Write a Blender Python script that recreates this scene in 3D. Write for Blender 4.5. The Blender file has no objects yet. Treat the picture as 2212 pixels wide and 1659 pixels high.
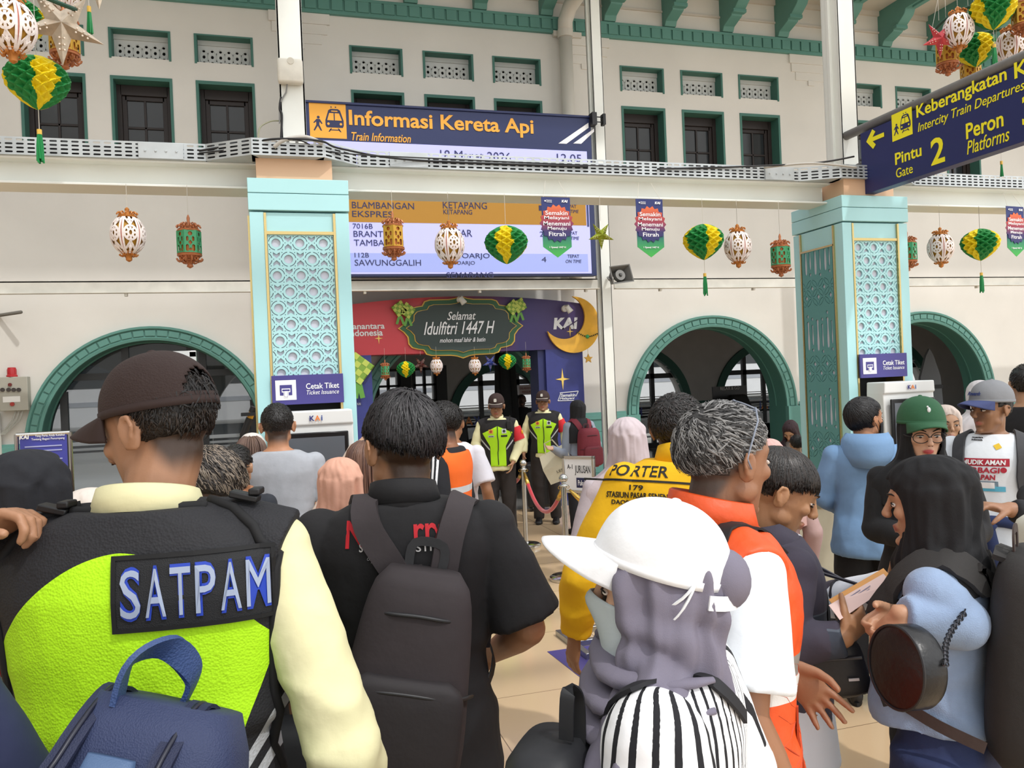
import bpy, bmesh, math, random
import numpy as np
from mathutils import Vector, Matrix, noise
from mathutils.bvhtree import BVHTree
PI=math.pi
random.seed(7)
S=bpy.context.scene; COL=S.collection
# ------------------------------------------------------------ camera
F=1750.0; TH=math.radians(16.3); PH=math.radians(0.2); RO=0.0416; CAMZ=1.78
_d0=Vector((math.sin(TH),math.cos(TH),0)); _r0=Vector((math.cos(TH),-math.sin(TH),0)); _u0=Vector((0,0,1))
CD=math.cos(PH)*_d0-math.sin(PH)*_u0; _u1=math.cos(PH)*_u0+math.sin(PH)*_d0
CR=math.cos(RO)*_r0-math.sin(RO)*_u1; CU=math.cos(RO)*_u1+math.sin(RO)*_r0
CP=Vector((0,0,CAMZ))
_cam=bpy.data.cameras.new('camera'); _cam.sensor_fit='HORIZONTAL'; _cam.sensor_width=36; _cam.lens=36*F/2212; _cam.clip_start=0.05
cam=bpy.data.objects.new('camera',_cam); COL.objects.link(cam); S.camera=cam
cam.matrix_world=Matrix(((CR.x,CU.x,-CD.x,0),(CR.y,CU.y,-CD.y,0),(CR.z,CU.z,-CD.z,CAMZ),(0,0,0,1)))
# ------------------------------------------------------------ light
S.view_settings.view_transform='Standard'; S.view_settings.look='None'
S.view_settings.exposure=-0.22; S.view_settings.gamma=1; S.view_settings.use_curve_mapping=False
W=bpy.data.worlds.new('sky'); S.world=W; W.use_nodes=True
_n=W.node_tree.nodes; _l=W.node_tree.links
_bg=_n['Background']; _bg.inputs[1].default_value=2.0
_tc=_n.new('ShaderNodeTexCoord'); _sp=_n.new('ShaderNodeSeparateXYZ'); _cr=_n.new('ShaderNodeValToRGB')
_l.new(_tc.outputs['Generated'],_sp.inputs[0]); _l.new(_sp.outputs[2],_cr.inputs[0]); _l.new(_cr.outputs[0],_bg.inputs[0])
_cr.color_ramp.elements[0].position=0.0; _cr.color_ramp.elements[0].color=(0.55,0.55,0.54,1)
_cr.color_ramp.elements[1].position=0.5; _cr.color_ramp.elements[1].color=(0.95,0.97,1.0,1)
# the open side of the shed lies behind and right of the camera: that half of the sky is the brighter one
_dp=_n.new('ShaderNodeVectorMath'); _dp.operation='DOT_PRODUCT'; _dp.inputs[1].default_value=(0.62,-0.78,0.1); _l.new(_tc.outputs['Generated'],_dp.inputs[0])
_mr=_n.new('ShaderNodeMapRange'); _mr.inputs[1].default_value=-0.8; _mr.inputs[2].default_value=0.9; _mr.inputs[3].default_value=0.75; _mr.inputs[4].default_value=2.75; _l.new(_dp.outputs['Value'],_mr.inputs[0]); _l.new(_mr.outputs[0],_bg.inputs[1])
_sd=bpy.data.lights.new('sun','SUN'); _sd.energy=1.9; _sd.angle=math.radians(1.6); _sd.color=(1,0.975,0.94)
sun=bpy.data.objects.new('sun',_sd); COL.objects.link(sun)
sun.rotation_euler=Vector((-0.30,0.62,-0.98)).to_track_quat('-Z','Y').to_euler()
# ------------------------------------------------------------ pixel -> world
def ray(px,py): return CD+CR*((px-1106)/F)+CU*((829.5-py)/F)
def aty(px,py,Y):
    r=ray(px,py); return CP+r*(Y/r.y)
def atz(px,py,z):
    r=ray(px,py); return CP+r*((z-CAMZ)/r.z)
def atd(px,py,Z): return CP+ray(px,py)*Z
def V(*a): return Vector(a)
# ------------------------------------------------------------ materials
def lin(h):
    if isinstance(h,str):
        h=h.lstrip('#'); c=[int(h[i:i+2],16)/255 for i in (0,2,4)]
    else: c=list(h)
    return tuple((x/12.92 if x<=0.04045 else ((x+0.055)/1.055)**2.4) for x in c)
_MC={}
def M(col,rough=0.6,metal=0.0,bump=0.0,bs=40.0,var=0.0,vs=3.0,emit=0.0,alpha=None,weave=0.0,ws=400.0,spec=None,sheen=0.0,stretch=None,layers=None,base_attr=None,trans=0.0):
    key=(col,rough,metal,bump,bs,var,vs,emit,alpha,weave,ws,spec,sheen,stretch,tuple(layers) if layers else None,base_attr,trans)
    if key in _MC: return _MC[key]
    m=bpy.data.materials.new('mat'); m.use_nodes=True; nt=m.node_tree; N=nt.nodes; L=nt.links
    b=N['Principled BSDF']; c=lin(col)+(1,)
    b.inputs['Base Color'].default_value=c; b.inputs['Roughness'].default_value=rough; b.inputs['Metallic'].default_value=metal
    if spec is not None: b.inputs['Specular IOR Level'].default_value=spec
    if sheen: b.inputs['Sheen Weight'].default_value=sheen
    if trans: b.inputs['Transmission Weight'].default_value=trans; b.inputs['IOR'].default_value=1.05
    out=None
    if base_attr:
        a=N.new('ShaderNodeAttribute'); a.attribute_name=base_attr; out=a.outputs['Color']
    tc=N.new('ShaderNodeTexCoord'); vec=tc.outputs['Object']
    if stretch:
        mp=N.new('ShaderNodeMapping'); mp.inputs['Scale'].default_value=stretch; L.new(vec,mp.inputs[0]); vec=mp.outputs[0]
    def mix(fac,A,B,mode='MIX'):
        x=N.new('ShaderNodeMix'); x.data_type='RGBA'; x.blend_type=mode
        if hasattr(fac,'is_output'): L.new(fac,x.inputs[0])
        else: x.inputs[0].default_value=fac
        for i,q in ((6,A),(7,B)):
            if hasattr(q,'is_output'): L.new(q,x.inputs[i])
            else: x.inputs[i].default_value=q
        return x.outputs[2]
    if layers:
        for (an,lc) in layers:
            a=N.new('ShaderNodeAttribute'); a.attribute_name=an
            g=N.new('ShaderNodeMath'); g.operation='GREATER_THAN'; g.inputs[1].default_value=0.0; L.new(a.outputs['Fac'],g.inputs[0])
            out=mix(g.outputs[0],out if out else c,lin(lc)+(1,))
    if var:
        nz=N.new('ShaderNodeTexNoise'); nz.inputs['Scale'].default_value=vs; nz.inputs['Detail'].default_value=5; L.new(vec,nz.inputs[0])
        r=N.new('ShaderNodeMapRange'); r.inputs[1].default_value=0.3; r.inputs[2].default_value=0.7; r.inputs[3].default_value=1-var; r.inputs[4].default_value=1+var*0.6
        L.new(nz.outputs[0],r.inputs[0])
        cb=N.new('ShaderNodeCombineColor'); [L.new(r.outputs[0],cb.inputs[i]) for i in range(3)]
        out=mix(1.0,out if out else c,cb.outputs[0],'MULTIPLY')
    if out: L.new(out,b.inputs['Base Color'])
    if emit:
        b.inputs['Emission Strength'].default_value=emit; b.inputs['Emission Color'].default_value=c
        if out: L.new(out,b.inputs['Emission Color'])
    hs=None
    if bump:
        nz=N.new('ShaderNodeTexNoise'); nz.inputs['Scale'].default_value=bs; nz.inputs['Detail'].default_value=4; L.new(vec,nz.inputs[0]); hs=(nz.outputs[0],bump)
    if weave:
        wv=N.new('ShaderNodeTexVoronoi'); wv.inputs['Scale'].default_value=ws; L.new(tc.outputs['Object'],wv.inputs[0]); 
        bp=N.new('ShaderNodeBump'); bp.inputs['Strength'].default_value=weave; bp.inputs['Distance'].default_value=0.002; L.new(wv.outputs[0],bp.inputs['Height'])
        L.new(bp.outputs[0],b.inputs['Normal'])
    if hs:
        b2=N.new('ShaderNodeBump'); b2.inputs['Strength'].default_value=hs[1]; b2.inputs['Distance'].default_value=0.01; L.new(hs[0],b2.inputs['Height'])
        if weave: L.new(bp.outputs[0],b2.inputs['Normal'])
        L.new(b2.outputs[0],b.inputs['Normal'])
    if alpha is not None: b.inputs['Alpha'].default_value=alpha
    _MC[key]=m; return m
def cloth(col,rough=0.85,bump=0.25,bs=22,**k): return M(col,rough,bump=bump,bs=bs,**k)
# ------------------------------------------------------------ mesh builder
class MB:
    def __init__(s): s.v=[]; s.f=[]; s.m=[]
    def add(s,vs,fs,m=0):
        o=len(s.v); s.v.extend(tuple(v) for v in vs); s.f.extend(tuple(i+o for i in f) for f in fs); s.m.extend([m]*len(fs)); return s
    def box(s,c,d,m=0,R=None):
        hx,hy,hz=[q/2 for q in d]; vs=[Vector((x,y,z)) for x in(-hx,hx) for y in(-hy,hy) for z in(-hz,hz)]
        if R is not None: vs=[R@v for v in vs]
        c=Vector(c); return s.add([v+c for v in vs],[(0,1,3,2),(4,6,7,5),(0,4,5,1),(2,3,7,6),(0,2,6,4),(1,5,7,3)],m)
    def bx(s,x0,x1,y0,y1,z0,z1,m=0): return s.box(((x0+x1)/2,(y0+y1)/2,(z0+z1)/2),(abs(x1-x0),abs(y1-y0),abs(z1-z0)),m)
    def loft(s,rings,cap=True,m=0,closed=True,loop=False):
        n=len(rings[0]); vs=[p for r in rings for p in r]; fs=[]; R=len(rings)
        for i in range(R if loop else R-1):
            a=i*n; b=((i+1)%R)*n
            for j in range(n if closed else n-1):
                k=(j+1)%n; fs.append((a+j,a+k,b+k,b+j))
        if cap and closed and not loop: fs.append(tuple(range(n-1,-1,-1))); fs.append(tuple((R-1)*n+j for j in range(n)))
        return s.add(vs,fs,m)
    def tube(s,path,r,n=8,cap=True,m=0,loop=False,flat=1.0,up=None):
        P=[Vector(p) for p in path]; R=len(P); rs=r if isinstance(r,(list,tuple)) else [r]*R
        rings=[]; prev=None
        for i in range(R):
            if loop: t=P[(i+1)%R]-P[i-1]
            else: t=P[min(i+1,R-1)]-P[max(i-1,0)]
            t=t.normalized() if t.length>1e-9 else Vector((0,0,1))
            if prev is None:
                a=Vector(up) if up is not None else (Vector((0,0,1)) if abs(t.z)<0.9 else Vector((0,1,0)))
            else: a=prev
            x=(a-t*a.dot(t)); x=x.normalized() if x.length>1e-6 else t.orthogonal().normalized()
            prev=x; y=t.cross(x)
            rings.append([P[i]+(x*math.cos(2*PI*j/n)*flat+y*math.sin(2*PI*j/n))*rs[i] for j in range(n)])
        return s.loft(rings,cap,m,loop=loop)
    def ribbon(s,path,w,th,nrm,m=0):
        P=[Vector(p) for p in path]; R=len(P); rings=[]
        for i in range(R):
            t=(P[min(i+1,R-1)]-P[max(i-1,0)]).normalized(); nn=Vector(nrm[i]) if isinstance(nrm,list) else Vector(nrm)
            nn=(nn-t*nn.dot(t)).normalized(); sd=t.cross(nn)
            rings.append([P[i]+sd*(w/2)+nn*th,P[i]-sd*(w/2)+nn*th,P[i]-sd*(w/2),P[i]+sd*(w/2)])
        return s.loft(rings,True,m)
    def ell(s,c,r,n=16,k=10,R=None,m=0):
        c=Vector(c); rings=[]
        r=(r,r,r) if not hasattr(r,'__len__') else r
        for i in range(k+1):
            a=-PI/2+PI*max(0.02,min(k-0.02,i))/k
            ring=[Vector((r[0]*math.cos(a)*math.cos(2*PI*j/n),r[1]*math.cos(a)*math.sin(2*PI*j/n),r[2]*math.sin(a))) for j in range(n)]
            rings.append([(R@p if R is not None else p)+c for p in ring])
        return s.loft(rings,True,m)
    def lathe(s,prof,n=24,c=(0,0,0),m=0,cap=True):
        c=Vector(c); return s.loft([[c+Vector((max(r,1e-4)*math.cos(2*PI*j/n),max(r,1e-4)*math.sin(2*PI*j/n),z)) for j in range(n)] for r,z in prof],cap,m)
    def cyl(s,a,b,r,n=12,m=0): return s.tube([a,b],r,n,True,m)
    def prism(s,poly,o,ax,ay,d,m=0):
        o,ax,ay,d=Vector(o),Vector(ax),Vector(ay),Vector(d); A=[o+ax*x+ay*y for x,y in poly]
        if ax.cross(ay).dot(d)>0: A=A[::-1]
        n=len(A); return s.add(A+[p+d for p in A],[tuple(range(n)),tuple(range(2*n-1,n-1,-1))]+[(i,i+n,(i+1)%n+n,(i+1)%n) for i in range(n)],m)
    def merge(s,o,T=None,m=None):
        vs=[T@Vector(v) for v in o.v] if T is not None else o.v
        k=len(s.v); s.v.extend(tuple(v) for v in vs); s.f.extend(tuple(i+k for i in f) for f in o.f); s.m.extend(o.m if m is None else [m]*len(o.f)); return s
    def mesh(s,name,mats,smooth=None):
        me=bpy.data.meshes.new(name); me.from_pydata(s.v,[],s.f); 
        for q in (mats if isinstance(mats,(list,tuple)) else [mats]): me.materials.append(q)
        if any(s.m): me.polygons.foreach_set('material_index',s.m)
        me.update()
        bm=bmesh.new(); bm.from_mesh(me); bmesh.ops.recalc_face_normals(bm,faces=bm.faces); bm.to_mesh(me); bm.free()
        if smooth: me.shade_smooth(); 
        if smooth and smooth is not True: me.set_sharp_from_angle(angle=math.radians(smooth))
        return me
def put(name,me,parent=None,label=None,cat=None,group=None,kind=None):
    o=bpy.data.objects.new(name,me); COL.objects.link(o)
    if parent: o.parent=parent
    return tag(o,label,cat,group,kind)
def tag(o,label=None,cat=None,group=None,kind=None):
    for k,v in (('label',label),('category',cat),('group',group),('kind',kind)):
        if v: o[k]=v
    return o
def part(name,mb,mats,parent=None,smooth=40,bevel=0,label=None,cat=None,group=None,kind=None,loc=None,rot=None):
    o=put(name,mb.mesh(name,mats,smooth),parent,label,cat,group,kind)
    if bevel: b=o.modifiers.new('b','BEVEL'); b.width=bevel; b.segments=2; b.limit_method='ANGLE'; b.angle_limit=0.7
    if loc is not None: o.location=loc
    if rot is not None: o.rotation_euler=rot
    return o
def thing(name,label,cat,loc=(0,0,0),rz=0,group=None,kind=None):
    o=put(name,None,None,label,cat,group,kind); o.location=loc; o.rotation_euler=(0,0,rz); o.empty_display_size=0.1; return o
def copy_tree(o,parent=None,top=True):
    c=o.copy(); COL.objects.link(c); c.parent=parent
    for ch in list(o.children): copy_tree(ch,c,False)
    return c
def from_eval(obj):
    dg=bpy.context.evaluated_depsgraph_get(); me=bpy.data.meshes.new_from_object(obj.evaluated_get(dg)); bpy.data.objects.remove(obj); return me
def plate(outer,holes,th):
    """flat plate with holes in the XY plane, thickness th along +-Z/2 -> MB"""
    cu=bpy.data.curves.new('c','CURVE'); cu.dimensions='2D'; cu.fill_mode='BOTH'; cu.extrude=th/2
    for poly in [outer]+holes:
        sp=cu.splines.new('POLY'); sp.points.add(len(poly)-1); sp.use_cyclic_u=True
        for p,q in zip(sp.points,poly): p.co=(q[0],q[1],0,1)
    o=bpy.data.objects.new('c',cu); COL.objects.link(o); me=from_eval(o); bpy.data.curves.remove(cu)
    mb=MB(); mb.add([v.co[:] for v in me.vertices],[tuple(p.vertices) for p in me.polygons]); bpy.data.meshes.remove(me); return mb
XZ=Matrix(((1,0,0,0),(0,0,-1,0),(0,1,0,0),(0,0,0,1)))     # plate XY -> wall XZ (front at -y)
def rot3(rx=0,ry=0,rz=0): return Matrix.Rotation(rz,3,'Z')@Matrix.Rotation(ry,3,'Y')@Matrix.Rotation(rx,3,'X')
def ring(cx,cy,r,n=20,a0=0,a1=2*PI,ry=None): return [(cx+r*math.cos(a0+(a1-a0)*i/n),cy+(ry or r)*math.sin(a0+(a1-a0)*i/n)) for i in range(n)]
def arcband(cx,cy,r0,r1,a0,a1,n=8):
    return [(cx+r1*math.cos(a0+(a1-a0)*i/n),cy+r1*math.sin(a0+(a1-a0)*i/n)) for i in range(n+1)]+[(cx+r0*math.cos(a1+(a0-a1)*i/n),cy+r0*math.sin(a1+(a0-a1)*i/n)) for i in range(n+1)]
def clip(poly,x0,x1,y0,y1):
    for ax,lim,sg in ((0,x0,1),(0,x1,-1),(1,y0,1),(1,y1,-1)):
        out=[]
        for i in range(len(poly)):
            a,b=poly[i-1],poly[i]; ia=(a[ax]-lim)*sg>=0; ib=(b[ax]-lim)*sg>=0
            if ia!=ib:
                t=(lim-a[ax])/(b[ax]-a[ax]); out.append((a[0]+t*(b[0]-a[0]),a[1]+t*(b[1]-a[1])))
            if ib: out.append(b)
        poly=out
        if len(poly)<3: return None
    ar=sum(poly[i-1][0]*poly[i][1]-poly[i][0]*poly[i-1][1] for i in range(len(poly)))/2
    return poly if abs(ar)>1e-6 else None
_TC={}
def textmesh(s,size,bold=0.0,shear=0.0,ext=0.0008,align='CENTER',sp=1.0,lsp=1.0):
    cu=bpy.data.curves.new('t','FONT'); cu.body=s; cu.size=size; cu.offset=bold*size; cu.shear=shear; cu.extrude=ext; cu.align_x=align; cu.align_y='CENTER'; cu.space_character=sp; cu.space_line=lsp; cu.resolution_u=3
    o=bpy.data.objects.new('t',cu); COL.objects.link(o); me=from_eval(o); bpy.data.curves.remove(cu)
    mb=MB(); mb.add([v.co[:] for v in me.vertices],[tuple(p.vertices) for p in me.polygons]); bpy.data.meshes.remove(me); return mb
def fit(mb,w=None,h=None):
    """scale the text block to a width and/or height, keeping it where it is"""
    xs=[v[0] for v in mb.v]; ys=[v[1] for v in mb.v]; cx=(max(xs)+min(xs))/2; cy=(max(ys)+min(ys))/2
    sx=w/(max(xs)-min(xs)) if w else None; sy=h/(max(ys)-min(ys)) if h else None
    sx=sx or sy; sy=sy or sx
    mb.v=[((v[0]-cx)*sx,(v[1]-cy)*sy,v[2]) for v in mb.v]; return mb
def frame(o,ax,ay):
    ax=Vector(ax).normalized(); ay=Vector(ay); ay=(ay-ax*ax.dot(ay)).normalized(); az=ax.cross(ay); o=Vector(o)
    return Matrix(((ax.x,ay.x,az.x,o.x),(ax.y,ay.y,az.y,o.y),(ax.z,ay.z,az.z,o.z),(0,0,0,1)))
def write(name,s,mat,parent,o,ax,ay,w=None,h=None,size=0.1,**k):
    """lettering standing on a plane; o = centre, ax/ay = reading and up directions"""
    mb=textmesh(s,size,**k)
    if w or h: fit(mb,w,h)
    q=MB().merge(mb,frame(o,ax,ay)); return part(name,q,mat,parent,smooth=None)
AX=(1,0,0); AZ=(0,0,1)
# ============================================================ THE SETTING
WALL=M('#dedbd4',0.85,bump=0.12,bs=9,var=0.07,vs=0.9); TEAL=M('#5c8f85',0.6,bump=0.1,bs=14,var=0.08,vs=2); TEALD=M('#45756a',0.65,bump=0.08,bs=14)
WHITE=M('#e9ebe4',0.45,var=0.04,vs=2.5); DARKW=M('#231c1a',0.5); STEEL=M('#a9acad',0.28,1.0,var=0.08,vs=20); CHROME=M('#c9c9c6',0.16,1.0); BLACK=M('#141416',0.5)
GALV=M('#c3c9cb',0.45,0.35,var=0.12,vs=7); GLASSD=M('#2c2f33',0.12,spec=0.6,bump=0.05,bs=3); GREYW=M('#d6d6d2',0.6)
YW=11.8; BAY=4.22; BC=[-1.57+BAY*k for k in range(-1,5)]
# floor: polished beige tiles 1.02 m, darker inside the hall
def floor_mat(a,b,groutc,rough):
    m=M(a,rough,var=0.05,vs=1.2); nt=m.node_tree; N=nt.nodes; L=nt.links; bs=N['Principled BSDF']
    br=N.new('ShaderNodeTexBrick'); br.offset=0; br.inputs['Scale'].default_value=1; br.inputs['Mortar Size'].default_value=0.0026; br.inputs['Brick Width'].default_value=1.02; br.inputs['Row Height'].default_value=1.02
    br.inputs['Color1'].default_value=lin(a)+(1,); br.inputs['Color2'].default_value=lin(b)+(1,); br.inputs['Mortar'].default_value=lin(groutc)+(1,)
    tc=N.new('ShaderNodeTexCoord'); mp=N.new('ShaderNodeMapping'); mp.inputs['Location'].default_value=(0.0,-0.33,0); L.new(tc.outputs['Object'],mp.inputs[0]); L.new(mp.outputs[0],br.inputs[0]); L.new(br.outputs[0],bs.inputs['Base Color'])
    return m
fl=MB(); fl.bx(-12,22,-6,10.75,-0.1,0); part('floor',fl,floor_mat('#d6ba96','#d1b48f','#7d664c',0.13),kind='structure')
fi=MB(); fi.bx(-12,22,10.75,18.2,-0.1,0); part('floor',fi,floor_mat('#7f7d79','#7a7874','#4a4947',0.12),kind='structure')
fo=MB(); fo.bx(-12,26,18.2,32,-0.2,-0.02); part('floor',fo,M('#9a9890',0.7,var=0.08),kind='structure')
# front wall with arches, windows and vents cut through
RI=1.36; ZC=1.17
def archpoly(cx,r,zc,n=40): return [(cx-r,-0.05)]+[(cx+r*math.cos(PI-PI*i/n),zc+r*math.sin(PI-PI*i/n)) for i in range(n+1)]+[(cx+r,-0.05)]
def rect(x0,x1,z0,z1): return [(x0,z0),(x1,z0),(x1,z1),(x0,z1)]
holes=[archpoly(c,RI,ZC) for c in BC]; WX=[]
for k,c in enumerate(BC):
    for j in (-1,0,1):
        x=c+0.02+1.065*j; WX.append(x); holes+= [rect(x-0.36,x+0.36,4.55,6.04),rect(x-0.36,x+0.36,6.32,6.69)]
w=MB().merge(plate(rect(-9,18.5,-0.1,8.4),holes,0.45),Matrix.Translation((0,YW+0.225,0))@XZ)
part('wall_front',w,WALL,kind='structure',smooth=None)
# arch mouldings with brick blocks, teal reveal
for c in BC:
    t=MB(); A=lambda r,a,y:V(c+r*math.cos(a),y,ZC+r*math.sin(a)); n=40
    prof=[(RI,YW+0.0),(RI,YW-0.05),(RI+0.035,YW-0.06),(RI+0.05,YW-0.045),(RI+0.14,YW-0.045),(RI+0.155,YW-0.075),(RI+0.185,YW-0.075),(RI+0.19,YW+0.0)]
    t.loft([[A(r,PI*i/n,y) for r,y in prof] for i in range(n+1)],True)
    for i in range(31):
        a0=PI*(i+0.07)/31; a1=PI*(i+0.93)/31
        t.loft([[A(RI+0.058,a0,YW-0.05),A(RI+0.132,a0,YW-0.05),A(RI+0.132,a0,YW-0.062),A(RI+0.058,a0,YW-0.062)],[A(RI+0.058,a1,YW-0.05),A(RI+0.132,a1,YW-0.05),A(RI+0.132,a1,YW-0.062),A(RI+0.058,a1,YW-0.062)]])
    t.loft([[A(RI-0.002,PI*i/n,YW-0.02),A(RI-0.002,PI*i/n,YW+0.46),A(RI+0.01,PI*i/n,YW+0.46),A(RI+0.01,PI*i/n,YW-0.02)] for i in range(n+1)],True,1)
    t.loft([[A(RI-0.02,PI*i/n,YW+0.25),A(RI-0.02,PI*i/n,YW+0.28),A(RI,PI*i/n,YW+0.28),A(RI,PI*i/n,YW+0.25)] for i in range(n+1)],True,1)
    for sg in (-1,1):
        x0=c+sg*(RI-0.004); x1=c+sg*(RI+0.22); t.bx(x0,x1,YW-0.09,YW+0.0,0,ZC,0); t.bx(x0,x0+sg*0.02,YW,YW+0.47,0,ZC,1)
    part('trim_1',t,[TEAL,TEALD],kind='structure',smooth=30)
# dado and skirting between the arches
d=MB()
for a,b in [(-9,BC[0]-1.58)]+[(BC[i]+1.58,BC[i+1]-1.58) for i in range(5)]+[(BC[5]+1.58,18.5)]:
    d.bx(a,b,YW-0.05,YW+0.01,0,1.13); d.bx(a,b,YW-0.075,YW-0.04,1.13,1.2)
    for z in (0.3,0.62,0.94): d.bx(a,b,YW-0.056,YW-0.05,z,z+0.3)
part('trim_2',d,TEAL,kind='structure',bevel=0.004)
# frieze with dentil bricks
fz=MB(); fz.bx(-9,18.5,YW-0.06,YW+0.02,7.11,7.34); fz.bx(-9,18.5,YW-0.085,YW,7.31,7.35)
x=-9
while x<18.3: fz.bx(x,x+0.155,YW-0.085,YW-0.05,7.16,7.31); x+=0.185
part('trim_3',fz,TEAL,kind='structure',bevel=0.004)
# plaster pilaster caps under the frieze
pc=MB()
for k in range(-1,5):
    xx=-1.57+BAY*(k+0.5)
    if abs(xx-4.75)<0.3: xx=4.85
    for i,(hw,z0,z1,dd) in enumerate([(0.42,6.96,7.11,0.035),(0.38,6.82,6.96,0.02),(0.3,6.68,6.82,0.012)]): pc.bx(xx-hw,xx+hw,YW-dd,YW+0.01,z0,z1)
    pc.bx(xx-0.06,xx+0.06,YW-0.018,YW,6.6,6.69)
part('trim_4',pc,WALL,kind='structure',bevel=0.004)
# eaves: sloping soffit, mouldings
sf=MB(); sf.bx(-9,18.5,8.9,YW+0.02,7.98,8.05); sf.bx(-9,18.5,YW-0.05,YW,7.9,7.98); sf.bx(-9,18.5,10.6,10.66,7.94,7.98); sf.bx(-9,18.5,YW-0.03,YW,7.6,7.63)
part('ceiling',sf,M('#cfc8be',0.8,var=0.05),kind='structure')
for k in range(-10,16):
    x=2.13+1.047*k
    b=MB(); sd=[(0,7.36),(0.09,7.36),(0.13,7.43),(0.36,7.5),(0.40,7.57),(0.46,7.57),(0.62,7.68),(0.66,7.76),(2.7,7.76),(2.7,7.99),(0,7.99)]
    b.prism([(-q,z) for q,z in sd],(x-0.1,YW,0),(0,1,0),(0,0,1),(0.2,0,0)); b.bx(x-0.05,x+0.05,YW-2.2,YW-0.75,7.73,7.765)
    b.bx(x-0.12,x+0.12,YW-0.46,YW-0.37,7.52,7.58)
    part('trim_5',b,TEAL,kind='structure',bevel=0.008)
# windows with teal reveals, dark frames and panes; vents with fretwork
def make_window():
    r=put('window_1',None,kind='structure')
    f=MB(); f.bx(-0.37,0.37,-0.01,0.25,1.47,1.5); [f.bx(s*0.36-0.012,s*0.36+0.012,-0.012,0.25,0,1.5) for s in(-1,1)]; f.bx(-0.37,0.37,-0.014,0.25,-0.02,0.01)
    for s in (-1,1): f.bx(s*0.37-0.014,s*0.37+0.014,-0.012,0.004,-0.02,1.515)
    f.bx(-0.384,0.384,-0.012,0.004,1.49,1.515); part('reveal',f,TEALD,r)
    g=MB(); [g.bx(s*0.325-0.04,s*0.325+0.04,0.2,0.3,0,1.47) for s in(-1,1)]; g.bx(-0.3,0.3,0.2,0.3,1.33,1.47); g.bx(-0.3,0.3,0.2,0.3,0,0.1)
    [g.bx(s*0.255-0.03,s*0.255+0.03,0.23,0.29,0.1,1.33) for s in(-1,1)]; g.bx(-0.25,0.25,0.23,0.29,1.27,1.33); g.bx(-0.015,0.015,0.235,0.28,0.1,1.3)
    for z in (0.5,0.9): g.bx(-0.25,0.25,0.235,0.28,z-0.015,z+0.015)
    part('frame',g,M('#2b2220',0.55,var=0.1,vs=8),r,bevel=0.004)
    p=MB(); p.bx(-0.25,0.25,0.255,0.262,0.08,1.3); part('pane',p,GLASSD,r); return r
def make_vent():
    r=put('window_2',None,kind='structure')
    f=MB(); f.bx(-0.384,0.384,-0.012,0.2,0.365,0.385); [f.bx(s*0.37-0.014,s*0.37+0.014,-0.012,0.004,-0.02,0.385) for s in(-1,1)]; [f.bx(s*0.36-0.01,s*0.36+0.012,-0.005,0.2,0,0.38) for s in(-1,1)]
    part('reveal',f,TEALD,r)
    hs=[]
    for i in range(6):
        for j in range(3):
            cx=-0.275+0.11*i; cz=0.06+0.085*j
            hs.append(ring(cx,cz,0.022,6,ry=0.026)); 
            if i<5 and j<2: hs.append(ring(cx+0.055,cz+0.0425,0.02,4,PI/4 if 0 else 0,2*PI,ry=0.018))
    g=MB().merge(plate(rect(-0.35,0.35,0.005,0.31),hs,0.02),Matrix.Translation((0,0.19,0))@XZ); g.bx(-0.35,0.35,0.16,0.22,0.3,0.37)
    for i in range(6): g.tube([V(-0.275+0.11*i+0.05*math.cos(a*PI/8),0.178,0.145+0.1*math.sin(a*PI/8)) for a in range(16)],0.007,5,loop=True)
    part('fretwork',g,M('#c9cbc8',0.7),r)
    k=MB(); k.bx(-0.35,0.35,0.24,0.26,0,0.37); part('backing',k,BLACK,r); return r
W0=make_window(); V0=make_vent()
for i,x in enumerate(WX):
    a=W0 if i==0 else copy_tree(W0); a.location=(x,YW,4.55); b=V0 if i==0 else copy_tree(V0); b.location=(x,YW,6.32)
# hall behind the arches
IN=M('#b3b0ac',0.9,var=0.06)
bw=[archpoly(5.0,1.05,1.0),archpoly(8.35,1.33,1.0),archpoly(12.05,1.33,1.0),archpoly(-3.9,1.5,1.0),archpoly(0.2,1.5,1.0),archpoly(15.7,1.33,1.0),rect(2.2,2.62,1.45,2.1),rect(3.0,3.45,1.45,2.12)]
w=MB().merge(plate(rect(-9,18.5,-0.1,3.8),bw,0.35),Matrix.Translation((0,18.2,0))@XZ); part('wall_back',w,IN,kind='structure',smooth=None)
w=MB(); w.bx(-9,18.5,YW+0.44,18.4,3.4,3.6); part('ceiling',w,M('#a19d98',0.9),kind='structure')
w=MB(); w.bx(-9.1,-9,YW+0.4,18.4,0,8.4); w.bx(-7.2,-7.1,-8,YW-0.1,0,9.0); part('wall_left_and_sky_block',w,IN,kind='structure')  # hall end wall, plus an added unseen wall blocking sky light from the left
w=MB(); w.bx(18.5,18.6,YW-0.1,18.4,0,8.4); part('wall_right',w,IN,kind='structure')
TD=M('#2f5b50',0.7)
for cx,r in [(5.0,1.05),(8.35,1.33),(12.05,1.33),(15.7,1.33)]:
    t=MB(); n=30; t.loft([[V(cx+q*math.cos(PI*i/n),y,1.0+q*math.sin(PI*i/n)) for q,y in ((r,18.1),(r,17.96),(r+0.19,17.96),(r+0.19,18.1))] for i in range(n+1)],True)
    for sg in(-1,1): t.bx(cx+sg*r,cx+sg*(r+0.22),17.95,18.05,0,1.0)
    part('trim_6',t,TD,kind='structure')
t=MB(); 
for a,b in [(-2.4,-1.3),(1.7,3.9),(6.1,7.0),(9.7,10.7),(13.4,14.3)]: t.bx(a,b,17.99,18.05,0,1.1)
part('trim_6',t,TD,kind='structure')
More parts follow.
